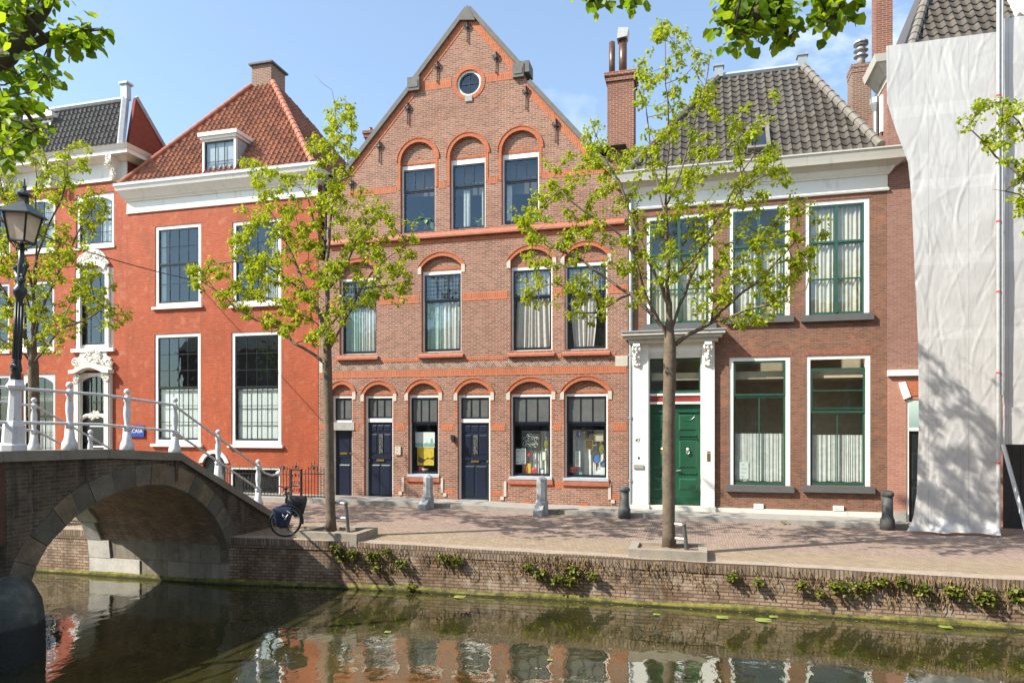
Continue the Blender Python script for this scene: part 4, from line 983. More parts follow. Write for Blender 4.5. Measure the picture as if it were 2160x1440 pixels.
m = MB(); x0, x1, z0, z1 = R(1337, 1358, 979, 987); m.box(x0, x1, YF - .16, YF - .12, z0, z1); m.build('letter_box', 'stone', h3)
m = MB(); x0, x1, z0, z1 = R(1491, 1498, 955, 972); m.box(x0, x1, YF - .132, YF - .122, z0, z1); m.box(x0, x1, YF - .132, YF - .122, z1 + .03, z1 + .06); m.build('bell_plate', 'brass', h3)
m = MB(); zz = z_(1348, 965); xx = U(1348); m.prism([(xx, zz - .06), (xx + .035, zz), (xx, zz + .06), (xx - .035, zz)], YF - .128, YF - .12); m.build('bell_pull', 'iron', h3)
m = MB(); m.tube([(U(1331), YF - .09, zt3 + .4), (U(1331), YF - .09, -.15)], .06, 8)
for zz in (1, 3, 5, 7): m.tube([(U(1331), YF - .09, zz), (U(1331), YF - .09, zz + .06)], .075, 8)
m.build('downpipe', 'zinc', h3)
# cornice
zt = zt3
cornice(h3, XC + .04, XD - .02, YF, [(zt, zt + .05, .06, .08), (zt + .05, zt + .09, .05, .05), (zt + .09, zt + .47, .03, .03), (zt + .47, zt + .53, .07, .10), (zt + .53, zt + .66, .12, .20)], 'white')
cornice(h3, XC + .04, XD - .02, YF, [(zt + .66, zt + .78, .21, .40), (zt + .78, zt + .86, .48, .50), (zt + .86, zt + 1.06, .50, .56), (zt + 1.06, zt + 1.10, .58, .58)], 'cornice_grey', 'gutter_moulding')
ze = zt + 1.10
Yr3 = YF + 2.7
A = (U(1365) - .0, YF - .35, ze + .02); B = (U(1858, YF - .35), YF - .35, ze + .02)
A = (XC - .0, YF - .35, ze + .02)
zrid = V(1600, 155, Yr3); C = (U(1692, Yr3), Yr3, zrid); D = (U(1516, Yr3), Yr3, zrid)
tiles('roof', h3, A, B, C, D, 'tile_grey', per=.27, row=.34, amp=.036, step=.034)
m = MB(); m.add([A, (A[0], Yr3 + 4, A[2]), D, (D[0], D[1] + 1.5, D[2]), B, (B[0], Yr3 + 4, B[2]), C, (C[0], C[1] + 1.5, C[2])], [(0, 2, 3, 1), (4, 5, 7, 6), (2, 6, 7, 3), (1, 3, 7, 5)]); m.build('rear_roof', 'tile_dark', h3)
ridge('ridge_tiles', h3, (B[0], B[1], B[2] + .1), (C[0], C[1], C[2] + .08), 'ridge_grey', .125); ridge('ridge_tiles', h3, (A[0], A[1], A[2] + .08), (D[0], D[1], D[2] + .08), 'ridge_grey', .115)
m = MB(); m.tube([(D[0], D[1], D[2] + .06), (C[0], C[1], C[2] + .06)], .10, 6); m.build('ridge_capping', 'lead', h3)
for q in (C, D):
    m = MB(); m.box(q[0] - .14, q[0] + .14, q[1] - .14, q[1] + .14, q[2], q[2] + .36); m.box(q[0] - .18, q[0] + .18, q[1] - .18, q[1] + .18, q[2] + .36, q[2] + .43); m.build('roof_vent', 'zinc', h3)
# skylight lying in the slope
def on_slope(u, v):
    # intersect pixel ray with the roof plane through A,B,C
    n = (Vector(B) - Vector(A)).cross(Vector(C) - Vector(A)).normalized(); a = (u - 1080) / F
    d = Vector((a * cs - sn, a * sn + cs, -(v - Y0) / F)); o = Vector((0, 0, H)); return o + d * ((Vector(A) - o).dot(n) / d.dot(n)), n
p0, n3 = on_slope(1580, 320); p1, _ = on_slope(1622, 318); p2, _ = on_slope(1601, 277)
if n3.y > 0: n3 = -n3
ex = Vector((1, 0, 0)); upv = n3.cross(ex); upv = upv if upv.z > 0 else -upv
wd_ = (p1 - p0).x; hd_ = (p2 - p0).dot(upv); m = MB()
def slab(m, a, b, c, d, l0, l1):
    q = [p0 + ex * x + upv * y + n3 * l for l in (l0, l1) for x, y in ((a, c), (b, c), (b, d), (a, d))]
    m.add(q, [(0, 3, 2, 1), (4, 5, 6, 7), (0, 1, 5, 4), (1, 2, 6, 5), (2, 3, 7, 6), (3, 0, 4, 7)])
slab(m, -.05, .06, -.05, hd_ + .05, -.02, .16); slab(m, wd_ - .06, wd_ + .05, -.05, hd_ + .05, -.02, .16); slab(m, .06, wd_ - .06, -.05, .05, -.02, .16); slab(m, .06, wd_ - .06, hd_ - .08, hd_ + .05, -.02, .17)
sk = m.build('skylight', plain('skylight_frame', (.17, .15, .125), .7, .25, 5), h3); m = MB(); slab(m, .06, wd_ - .06, .05, hd_ - .08, .06, .09); m.build('pane', plain('skylight_glass', (.02, .03, .05), .08, .1, 2), sk)

# ================================================================== TALL HOUSE BEHIND THE SHEETING
h4 = thing('brick_house', (U(1980), YF, 0), 'tall brick house under repair behind hanging white sheeting', 'house')
XE = XD + .004; XR4 = XE + 9.5; zt4 = z_(1868, 172)
dr4 = R(1912, 1985, 842, 1098)
zbd = z_(1905, 786)
wall('wall', [(XE, zbd), (XR4, zbd), (XR4, zt4), (XE, zt4)], [], YF - .0, .3, ['brick_scaf'], h4)
wall('ground_floor_wall', [(XE, -.4), (XR4, -.4), (XR4, zbd - .002), (XE, zbd - .002)], [recthole(dr4[0], dr4[1], .0, dr4[3])], YF - .004, .3, ['brick_pink', 'brick_pink'], h4)
m = MB(); m.box(XE - .0, XR4, YF - .10, YF - .006, zbd - .09, zbd + .08); m.build('string_band', 'white', h4)
m = MB(); m.box(XE + .02, dr4[0] - .02, YF - .05, YF, -.35, z_(1890, 1078)); m.build('plinth', 'stone', h4)
m = MB(); x, z = g(1906, 838); m.prism([(x - .14, z + .42), (x + .04, z + .46), (x + .18, z + .02), (x + .0, z - .06)], YF - .05, YF); m.build('keystone', 'white', h4)
m = MB(); m.prism([(x + .05, z + .45), (x + .75, z + .50), (x + .75, z + .10), (x + .19, z + .03)], YF - .02, YF); m.build('door_arch', 'brick_orange', h4)
m = MB(); x0, x1 = dr4[0], dr4[1]; m.box(x0, x0 + .07, YF + .02, YF + .15, .0, dr4[3]); m.box(x1 - .07, x1, YF + .02, YF + .15, .0, dr4[3]); m.box(x0 + .07, x1 - .07, YF + .02, YF + .15, dr4[3] - .07, dr4[3]); zz = z_(1950, 905); m.box(x0 + .07, x1 - .07, YF + .02, YF + .15, zz - .05, zz + .05); m.build('door_frame', 'white', h4)
m = MB(); m.box(x0 + .07, x1 - .07, YF + .08, YF + .13, .0, zz - .05); m.raised(x0 + .15, x1 - .15, .2, 1.0, YF + .08, .02, .04); m.raised(x0 + .15, x1 - .15, 1.2, 2.0, YF + .08, .02, .04); m.build('door', 'black_green', h4)
MB().box(x0 + .07, x1 - .07, YF + .09, YF + .12, zz + .05, dr4[3] - .07).build('transom_pane', 'glass', h4)
MB().box(x0 - .02, x1 + .02, YF - .25, YF + .3, -.2, .0).build('doorstep', 'stone', h4)
# side wall above the neighbour, with cornice return and downpipe
z3t = zt3 + .6
m = MB(); m.prismx([(YF + .304, z3t - 1.0), (YF + .304, zt4), (YF + 6, zt4 - .6), (YF + 9, zt4 - .6), (YF + 9, z3t - 1.0)], XE, XE + .3); m.build('side_wall', 'brick_scaf', h4)
cornice(h4, XE + .02, XR4, YF, [(zt4 - .02, zt4 + .12, .04, .06), (zt4 + .12, zt4 + .42, .10, .34), (zt4 + .42, zt4 + .62, .40, .46)], 'cornice_grey')
m = MB(); m.tube([(XE - .1, YF + .9, zt4 - .1), (XE - .1, YF + .9, z3t - .6)], .07, 8); m.lathe([(.07, -.3), (.16, -.05), (.16, .12)], (XE - .1, YF + .9, zt4 - .2), 8); m.build('downpipe', 'zinc', h4)
m = MB(); m.box(XE - .08, XE - .004, YF + .4, YF + .55, zt4 - 1.3, zt4 - .2); m.box(XE - .06, XE - .004, YF + 1.5, YF + 5, zt4 - 1.55, zt4 - 1.42); m.build('verge_board', 'white', h4)
# roof
Yr4 = YF + 3.6; ze4 = zt4 + .66
tiles('roof', h4, (XE + .55, YF - .2, ze4), (XR4, YF - .2, ze4), (XR4, Yr4, ze4 + 6), (XE + 2.75, Yr4, ze4 + 6), 'tile_grey', per=.27, row=.34, amp=.036, step=.034)
ridge('ridge_tiles', h4, (XE + .55, YF - .2, ze4 + .06), (XE + 2.75, Yr4, ze4 + 6.06), 'ridge_grey', .13)
m = MB(); m.add([(XE + .55, YF - .2, ze4), (XE + .55, YF + 8, ze4), (XE + 2.75, Yr4, ze4 + 6), (XE + 2.75, Yr4 + 1, ze4 + 6), (XR4, YF + 8, ze4), (XR4, Yr4 + 1, ze4 + 6), (XR4, Yr4, ze4 + 6)], [(0, 2, 3, 1), (1, 3, 5, 4), (2, 6, 5, 3)]); m.build('rear_roof', 'tile_dark', h4)
x0, x1, z0, z1 = R(2141, 2230, -60, 72, YF + .4); m = MB(); m.box(x0, x1, YF + .4, YF + 3, ze4 - .1, z1); m.box(x0 - .1, x1 + .1, YF + .3, YF + 3.1, z1, z1 + .2); m.build('dormer', 'white', h4)
stack(h4, 1849, 1883, -120, 130, YF + 1.3, .6, 'brick_chimney', ())
c4 = stack(h4, 1797, 1838, 134, 330, YF + 3.4, .7, 'brick_chim_brown', ((1816, 100, 17, 'steel'),), cap=.015)
x, z = P(1816, 104, YF + 3.75); m = MB(); [m.lathe([(.17, 0), (.24, .03), (.17, .06)], (x, YF + 3.75, z - .1 + q * .2), 10) for q in (-1, 0, 1)]; m.lathe([(.24, 0), (.24, .05)], (x, YF + 3.75, z + .18), 10); m.build('flue_rings', 'steel', c4)

# ================================================================== SCAFFOLD SHEETING
YS = 20.0
def sheet(name, edgeL, edgeR, vtop, vbot, Y, label, amp=.018, nx=150, nz=260, seed=3, curl=.22):
    m = MB(); rd = np.random.default_rng(seed); ks = []
    zs0, zs1 = V(2020, vbot, Y), V(2020, vtop, Y)
    waves = [(rd.uniform(-1, 1) * 5, rd.uniform(.4, 3), rd.uniform(0, 6.3), rd.uniform(.3, 1)) for _ in range(9)]
    creas = [(rd.uniform(0, 1), rd.uniform(0, 1), rd.uniform(0, pi), rd.uniform(.06, .30), rd.uniform(-1, 1)) for _ in range(420)]
    vs = []
    W = 3.4
    for j in range(nz + 1):
        q = j / nz; v = vbot + (vtop - vbot) * q; z = zs0 + (zs1 - zs0) * q
        xl, xr = U(lerp(v, edgeL), Y), U(lerp(v, edgeR), Y)
        for i in range(nx + 1):
            t = i / nx; x = xl + (xr - xl) * t; d = 0
            for (kx, kz, ph, a) in waves: d += a * math.sin(kx * x + kz * z * .6 + ph) * .25
            vs.append([x, Y + amp * d, z])
    A = np.array(vs); px = (A[:, 0] - A[:, 0].min()); pz = A[:, 2] - zs0
    for (a, b, th, L, s) in creas:
        th = pi / 2 + (th - pi / 2) * .28 if rd.random() < .78 else th
        cx_, cz_ = a * W, b * (zs1 - zs0); L *= 4
        u_ = (px - cx_) * math.cos(th) + (pz - cz_) * math.sin(th); w_ = -(px - cx_) * math.sin(th) + (pz - cz_) * math.cos(th)
        w_ = w_ + .12 * np.sin(u_ * 2.2 + a * 9)
        A[:, 1] += s * .009 * np.exp(-(u_ / L) ** 2) * np.clip(1 - np.abs(w_) * 15, 0, 1)
    # outward curl where the sheet meets the street
    low = np.clip((.45 - pz) / .45, 0, 1); A[:, 1] -= curl * low ** 2 * (.6 + .5 * np.sin(px * 5.2 + 1) + .3 * np.sin(px * 11)); A[:, 0] -= .25 * low ** 2 * np.clip(1 - px / 1.2, 0, 1)
    m.add([tuple(p) for p in A], [(j * (nx + 1) + i, j * (nx + 1) + i + 1, (j + 1) * (nx + 1) + i + 1, (j + 1) * (nx + 1) + i) for j in range(nz) for i in range(nx)])
    o = m.build(name, SHEETM, None, True); return tag(o, label, 'sheeting')
def sheetmat():
    N = NT('white_scaffold_sheeting'); p = N.pos(); sp = N.n('ShaderNodeSeparateXYZ'); N.l(p, sp.inputs[0]); n = N.noise(p, 1.3, 4)
    c = N.mix(N.mapr(n.outputs[0], .3, .7, 0, 1), (.50, .49, .47), (.58, .57, .55))
    xw = N.math('ADD', sp.outputs[0], N.math('MULTIPLY', n.outputs[0], .05)); seam = N.math('LESS_THAN', N.math('MODULO', N.math('ADD', xw, 40.55), .93), .014); c = N.mix(N.math('MULTIPLY', seam, .45), c, (.22, .22, .22))
    zw = N.math('ADD', sp.outputs[2], N.math('MULTIPLY', n.outputs[0], .06)); lap = N.math('LESS_THAN', N.math('MODULO', N.math('ADD', zw, 20.3), 1.95), .30); c = N.mix(N.math('MULTIPLY', lap, .22), c, (.72, .71, .69))
    d = N.n('ShaderNodeBsdfPrincipled'); N.l(c, d.inputs['Base Color']); d.inputs['Roughness'].default_value = .42
    bp = N.n('ShaderNodeBump'); bp.inputs['Strength'].default_value = .5; bp.inputs['Distance'].default_value = .02; mp = N.n('ShaderNodeMapping'); mp.inputs['Scale'].default_value = (2.4, 1, .8); N.l(p, mp.inputs[0]); nz = N.noise(mp.outputs[0], 3.2, 5, .6); nz.inputs['Distortion'].default_value = 1.2; N.l(nz.outputs[0], bp.inputs['Height']); N.l(bp.outputs[0], d.inputs['Normal'])
    tl = N.n('ShaderNodeBsdfTranslucent'); N.l(c, tl.inputs[0]); mx = N.n('ShaderNodeMixShader'); mx.inputs[0].default_value = .2; N.l(d.outputs[0], mx.inputs[1]); N.l(tl.outputs[0], mx.inputs[2]); N.l(mx.outputs[0], N.out.inputs[0]); return N.m
SHEETM = sheetmat()
eL = [(85, 1869), (200, 1871), (262, 1890), (332, 1915), (400, 1922), (560, 1929), (700, 1936), (900, 1938), (1040, 1934), (1125, 1922)]
eR = [(60, 2103), (1130, 2103)]
sheet('scaffold_sheet', eL, eR, 78, 1122, YS, 'wrinkled white sheeting hanging to the ground beside the door and dark bollard')
sheet('scaffold_sheet', [(0, 2112), (1200, 2112)], [(0, 2330), (1200, 2330)], 52, 936, YS + .12, 'white sheeting beyond the steel pole, ending above the ladder and hoarding', seed=9, curl=0, nx=80)
def pole(u, Y, z1, label, tags=True):
    x = U(u, Y); m = MB(); m.tube([(x, Y, SZ(x) + .02), (x, Y, z1)], .045, 10); o = thing('scaffold_pole', (x, Y, SZ(x)), label, 'pole')
    m.build('tube', 'steel', o); m = MB(); m.lathe([(.14, 0), (.14, .015), (.05, .02), (.05, .1)], (x, Y, SZ(x)), 8); m.build('base_plate', 'steel', o)
    m = MB()
    for v in (202, 467, 615, 786, 976): zz = V(u, v, Y); m.tube([(x, Y, zz - .022), (x, Y, zz + .022)], .054, 8)
    pieces(m, 'clamp', 'redtag', o)
    m = MB(); m.tube([(x + .09, Y + .02, SZ(x) + 3.6), (x + .09, Y + .02, z1)], .035, 8); m.build('second_tube', 'steel', o)
pole(2106, YS - .08, V(2106, -40, YS), 'galvanised scaffold pole between the two white sheets')
# dark boarding and ladder
xa, xb = U(2116, YF - .4), U(2420, YF - .4); bdg = thing('wood_hoarding', ((xa + xb) / 2, YF - .4, -.05), 'dark boarded hoarding standing behind the aluminium ladder', 'hoarding'); n = 16
for q in range(n): MB().box(xa + (xb - xa) * q / n + .006, xa + (xb - xa) * (q + 1) / n - .006, YF - .4, YF - .37 + .01 * (q % 2), -.05, z_(2140, 925)).build('board', 'wood_dk', bdg)
l0, l1 = Q(2118, 938, YF - 1.2), Q(2172, 1150, YS - .2); l1.z = SZ(l1.x) + .0
lad = thing('ladder', l1, 'aluminium ladder leaning by the dark hoarding', 'ladder'); m = MB(); sd = Vector((.10, .36, 0))
m.tube([l0, l1], .038, 4); m.build('stile', 'alu', lad); m = MB(); m.tube([l0 + sd, l1 + sd], .038, 4); m.build('stile', 'alu', lad)
m = MB()
for q in range(1, 11): p = l0.lerp(l1, q / 11); m.tube([p, p + sd], .018, 6)
m.build('rungs', 'alu', lad)

# ================================================================== GROUND, CANAL
def st(o): return tag(o, kind='structure')
xs = [-320, -60, -31, -20, -14.6, -10.6, -9.5, -7.8, -5, -3, -1, 0, 2, 4, 7, 9, 12, 20, 60, 320]
def streetmat():
    N = NT('clinker_paving'); p = N.pos(); mp = N.n('ShaderNodeMapping'); mp.inputs['Rotation'].default_value = (0, 0, math.radians(8)); N.l(p, mp.inputs[0])
    def bt(c1, c2, mo, rot, bw=.2, bh=.062, msz=.008):
        mp = N.n('ShaderNodeMapping'); mp.inputs['Rotation'].default_value = (0, 0, math.radians(rot)); N.l(p, mp.inputs[0])
        b = N.n('ShaderNodeTexBrick'); N.l(mp.outputs[0], b.inputs[0]); b.inputs['Scale'].default_value = 1; b.inputs['Brick Width'].default_value = bw; b.inputs['Row Height'].default_value = bh; b.inputs['Mortar Size'].default_value = msz
        b.inputs['Color1'].default_value = (*c1, 1); b.inputs['Color2'].default_value = (*c2, 1); b.inputs['Mortar'].default_value = (*mo, 1); return b
    a = bt((.325, .24, .195), (.245, .175, .14), (.20, .15, .12), 90); b = bt((.35, .27, .18), (.25, .19, .135), (.19, .15, .11), 45)
    sp = N.n('ShaderNodeSeparateXYZ'); N.l(p, sp.inputs[0]); wob = N.noise(p, .8, 3)
    yy = N.math('ADD', sp.outputs[1], N.math('MULTIPLY', wob.outputs[0], .3))
    k = N.mapr(yy, 16.55, 16.6, 0, 1)
    col = N.mix(k, b.outputs[0], a.outputs[0])
    n = N.noise(p, .7, 6, .7); col = N.mix(N.mapr(n.outputs[0], .4, .7, 0, .5), col, N.mix(1.0, col, (.70, .68, .66), 'MULTIPLY'))
    n2 = N.noise(p, 5, 5); col = N.mix(N.mapr(n2.outputs[0], .5, .75, 0, .35), col, (.40, .33, .27))
    bs = N.bsdf(col, .85, 0, .25); N.bump(bs, N.math('ADD', N.math('MULTIPLY', N.mix(k, b.outputs[1], a.outputs[1]), -1), N.noise(p, 9, 3).outputs[0]), .5, .01); return N.m
M['street'] = streetmat()
m = MB(); n = len(xs)
ys = [None, 16.6, 18.5, 20.4, 22.4, 60, 500]
for y in ys:
    for x in xs: m.v.append((x, QY(x) + .34 if y is None else y, SZ(x)))
for j in range(len(ys) - 1):
    for i in range(n - 1): m.f.append((j * n + i, j * n + i + 1, (j + 1) * n + i + 1, (j + 1) * n + i)); m.mi.append(0)
st(m.build('street', 'street', None))
# raised stone pavement strip along the fronts
m = MB(); xk = [-30.9, -20, -14, -10.5, -9, -5, 0, 2, 4.2, XD + .2]; ky = 20.75
for i in range(len(xk) - 1):
    a, b = xk[i], xk[i + 1]; hh = .13
    m.add([(a, ky, SZ(a) - .2), (b, ky, SZ(b) - .2), (b, ky, SZ(b) + hh), (a, ky, SZ(a) + hh), (a, YF + .02, SZ(a) + hh), (b, YF + .02, SZ(b) + hh)], [(0, 1, 2, 3), (3, 2, 5, 4)])
a = xk[-1]; m.add([(a, ky, SZ(a) - .2), (a, YF, SZ(a) - .2), (a, YF, SZ(a) + .13), (a, ky, SZ(a) + .13)], [(0, 1, 2, 3)])
st(m.build('pavement', 'kerb', None))
# near bank and water
m = MB(); m.add([(-320, -400, 0), (320, -400, 0), (320, 4.7, 0), (-320, 4.7, 0)], [(0, 1, 2, 3)]); st(m.build('near_bank_street', 'street', None))
nq = thing('quay_wall', (0, 5.8, ZW), 'plain brick quay wall of the near bank, opposite the houses', 'quay wall'); MB().box(-320, 320, 4.7, 5.0, ZW - 1, .02).build('brickwork', 'brick_quay', nq)
def watermat():
    N = NT('canal_water'); p = N.pos(); n = N.noise(p, .35, 5, .6); n0 = N.noise(p, 1.4, 4)
    c = N.ramp(N.math('ADD', N.math('MULTIPLY', n.outputs[0], .7), N.math('MULTIPLY', n0.outputs[0], .3)), [(.3, (.010, .017, .006)), (.55, (.042, .038, .011)), (.75, (.075, .062, .016))])
    b = N.bsdf(c, .02, 0, .5); b.inputs['IOR'].default_value = 5.0
    mp = N.n('ShaderNodeMapping'); mp.inputs['Scale'].default_value = (1, .75, 1); N.l(p, mp.inputs[0])
    h1_ = N.noise(mp.outputs[0], 1.5, 2, .5); h2_ = N.noise(mp.outputs[0], 5.5, 3, .55); h2_.inputs['Distortion'].default_value = .6
    reg = N.noise(p, .22, 2); k = N.mapr(reg.outputs[0], .4, .62, .12, 1)
    h = N.math('ADD', N.math('MULTIPLY', h1_.outputs[0], 1.0), N.math('MULTIPLY', N.math('MULTIPLY', h2_.outputs[0], k), .34))
    N.bump(b, h, .38, .03); return N.m
M['water'] = watermat()
m = MB(); m.add([(-320, 4.9, ZW), (320, 4.9, ZW), (320, 16.5, ZW), (-320, 16.5, ZW)], [(0, 1, 2, 3)]); st(m.build('canal_water', 'water', None))
m = MB(); m.add([(-320, 4.9, ZW - 1.0), (320, 4.9, ZW - 1), (320, 16.5, ZW - 1), (-320, 16.5, ZW - 1)], [(0, 1, 2, 3)]); st(m.build('canal_bed', 'soil', None))
XBR, WB = -10.6, 4.0; XB2 = XBR - WB
# quay wall of the far bank
qw = thing('quay_wall', (0, QY(0), ZW), 'weathered brick quay wall along the far bank with a mossy waterline', 'quay wall')
xq_ = [-320, -60] + [-40 + i * .5 for i in range(0, 170)] + [60, 320, XBR, XB2]; xq_ = sorted(set(xq_)); rd = random.Random(5)
body = MB(); cop = MB(); mos = MB(); top = MB()
jj = [rd.uniform(-.02, .02) for _ in xq_]
ztop = lambda x: SZ(x) + .012
for i in range(len(xq_) - 1):
    a, b = xq_[i], xq_[i + 1]; ub = XB2 < (a + b) / 2 < XBR; dq = .5 if ub else 0; ya, yb = QY(a) + jj[i] * .5 + dq, QY(b) + jj[i + 1] * .5 + dq
    za, zb = ztop(a), ztop(b)
    body.add([(a, ya, ZW - 1), (b, yb, ZW - 1), (b, yb, zb - .22), (a, ya, za - .22)], [(0, 1, 2, 3)])
    cop.add([(a, ya - .015 + jj[i] * .6, za - .22), (b, yb - .015 + jj[i + 1] * .6, zb - .22), (b, yb - .015 + jj[i + 1] * .6, zb + jj[i + 1] * .3), (a, ya - .015 + jj[i] * .6, za + jj[i] * .3)], [(0, 1, 2, 3)])
    cop.add([(a, ya - .015 + jj[i] * .6, za - .22), (b, yb - .015 + jj[i + 1] * .6, zb - .22), (b, yb, zb - .22), (a, ya, za - .22)], [(0, 3, 2, 1)])
    top.add([(a, ya - .015 + jj[i] * .6, za + jj[i] * .3), (b, yb - .015 + jj[i + 1] * .6, zb + jj[i + 1] * .3), (b, yb + .36, zb), (a, ya + .36, za)], [(0, 1, 2, 3)])
    w0, w1 = .02 + .025 * math.sin(a * 1.7), .02 + .025 * math.sin(b * 1.7)
    if ub: ya, yb = 13.83, 13.83
    mos.add([(a, ya - .05, ZW - .05), (b, yb - .05, ZW - .05), (b, yb - .045, ZW + .04 + w1), (a, ya - .045, ZW + .04 + w0), (b, yb + .01, ZW + .10 + w1), (a, ya + .01, ZW + .10 + w0)], [(0, 1, 2, 3), (3, 2, 4, 5)])
body.build('brickwork', 'brick_quay', qw); cop.build('coping_bricks', 'brick_soldier_quay', qw)
top.build('coping_top', 'coping_top', qw)
def mossmat():
    N = NT('waterline_moss'); p = N.pos(); n = N.noise(p, 4, 6, .7); sp = N.n('ShaderNodeSeparateXYZ'); N.l(p, sp.inputs[0])
    c = N.ramp(n.outputs[0], [(.35, (.05, .05, .018)), (.5, (.13, .125, .028)), (.68, (.24, .22, .06))])
    k = N.mapr(N.math('ADD', sp.outputs[2], N.math('MULTIPLY', n.outputs[0], .06)), ZW + .05, ZW + .075, 1, 0); c = N.mix(k, c, (.045, .038, .026))
    b = N.bsdf(c, .9, 0, .2); N.bump(b, N.noise(p, 40, 3).outputs[0], .8, .02); return N.m
mos.build('moss_band', mossmat(), qw)

# ================================================================== BRIDGE
br = thing('arch_bridge', (XBR - 2, 11.35, ZW), 'small humped brick bridge with a stone arch over the canal', 'bridge')
deck = [(2.0, .0), (3.2, .45), (6.4, 2.25), (8.36, 2.40), (10.4, 2.36), (12.25, 2.22), (15.4, .62), (16.0, .40)]
arch_p = [(8.80, ZW - 1), (8.80, ZW + .5), (8.84, .15), (8.98, .48), (9.22, .82), (9.72, 1.20), (10.3, 1.46), (10.9, 1.59), (11.4, 1.62), (11.9, 1.57), (12.45, 1.38), (12.95, 1.08), (13.35, .74), (13.62, .38), (13.80, -.02), (13.85, -.45), (13.85, ZW - 1)]
side = [(2.0, ZW - 1)] + arch_p + [(16.0, ZW - 1)] + [(y, z - .16) for y, z in reversed(deck)]
sp_t = tessellate_polygon([[Vector((p[0], p[1], 0)) for p in side]])
m = MB(); nn = len(side)
for X in (XBR, XB2): m.add([(X, p[0], p[1]) for p in side], [tuple(t) for t in sp_t])
dk = [(y, z - .16) for y, z in deck]
for (a, b) in zip(dk, dk[1:]): m.add([(XBR, a[0], a[1]), (XBR, b[0], b[1]), (XB2, b[0], b[1]), (XB2, a[0], a[1])], [(0, 1, 2, 3)])
m.build('spandrel_walls', 'brick_bridge', br)
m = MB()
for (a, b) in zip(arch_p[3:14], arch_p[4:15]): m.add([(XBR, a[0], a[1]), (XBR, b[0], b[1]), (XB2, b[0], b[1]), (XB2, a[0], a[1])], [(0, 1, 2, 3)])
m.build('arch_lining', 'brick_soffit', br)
m = MB()
for (a, b) in list(zip(arch_p[:3], arch_p[1:4])) + list(zip(arch_p[14:], arch_p[15:])): m.add([(XBR, a[0], a[1]), (XBR, b[0], b[1]), (XB2, b[0], b[1]), (XB2, a[0], a[1])], [(0, 1, 2, 3)])
ab_m = brick('abutment_stone_blocks', (.36, .32, .26), (.25, .22, .175), (.19, .165, .135), bw=.62, bh=.47, ms=.008, stain=.8, stainc=(.5, .46, .4), bump=1.0, c3=(.50, .44, .37), sscale=1.2, runs=.5); pieces(m, 'abutment_face', ab_m, br)
qs = MB()
for k_, (zq0, zq1, wq) in enumerate(((-.93, -.50, 1.5), (-.49, -.05, .62), (-.04, .42, .40), (.43, .80, .55))):
    f_ = lambda z: lerp(z, [(-1, 13.85), (-.45, 13.85), (-.02, 13.80), (.38, 13.62), (.74, 13.35), (1.08, 12.95)])
    x0, x1 = XB2 - .02, XB2 + wq; o = .03 + .008 * k_
    qs.add([(x0, f_(zq0) - o, zq0), (x1, f_(zq0) - o, zq0), (x1, f_(zq1) - o, zq1), (x0, f_(zq1) - o, zq1), (x0, f_(zq0) + .1, zq0), (x1, f_(zq0) + .1, zq0), (x1, f_(zq1) + .1, zq1), (x0, f_(zq1) + .1, zq1)], [(0, 1, 2, 3), (1, 5, 6, 2), (3, 2, 6, 7), (0, 4, 5, 1), (4, 0, 3, 7)])
pieces(qs, 'corner_stone', plain('pale_corner_stone', (.50, .47, .42), .85, .35, 3, bump=.5, bscale=9), br)
# voussoirs: separate stones round the arch
V2 = [Vector((y, z)) for y, z in arch_p[2:16]]; L = [0]
for a, b in zip(V2, V2[1:]): L.append(L[-1] + (b - a).length)
def at_len(d):
    for i in range(len(L) - 1):
        if d <= L[i + 1] + 1e-9:
            t = (d - L[i]) / (L[i + 1] - L[i]); p = V2[i].lerp(V2[i + 1], t); tg = (V2[i + 1] - V2[i]).normalized(); return p, Vector((-tg.y, tg.x))
    return V2[-1], Vector((-1, 0))
vm = [plain('arch_stone', (.135, .115, .085), .85, .6, 2.2, bump=.6), plain('arch_stone_brown', (.16, .12, .075), .85, .65, 2.2, bump=.6), plain('arch_stone_dark', (.095, .083, .064), .85, .5, 2.2, bump=.4)]
NV = 17; VR_ = random.Random(4); VB_ = [0] + sorted(L[-1] * (q + VR_.uniform(-.28, .28)) / NV for q in range(1, NV)) + [L[-1]]
for q in range(NV):
    m = MB(); d0, d1 = VB_[q] + .006, VB_[q + 1] - .006; th = .36 + .07 * VR_.random()
    sub = [d0 + (d1 - d0) * s / 3 for s in range(4)]; A = []; B = []
    for d in sub: p, nn_ = at_len(d); A.append(p - nn_ * .004); B.append(p + nn_ * th)
    for p in B:
        zlim = lerp(p[0], deck) - .20
        if p[1] > zlim: p[1] = zlim
    poly = [tuple(p) for p in A] + [tuple(p) for p in reversed(B)]; m.prismx(poly, XBR - .2, XBR + .012 + .014 * VR_.random()); m.build('arch_stone', vm[(q * 7 + q // 3) % 3], br)
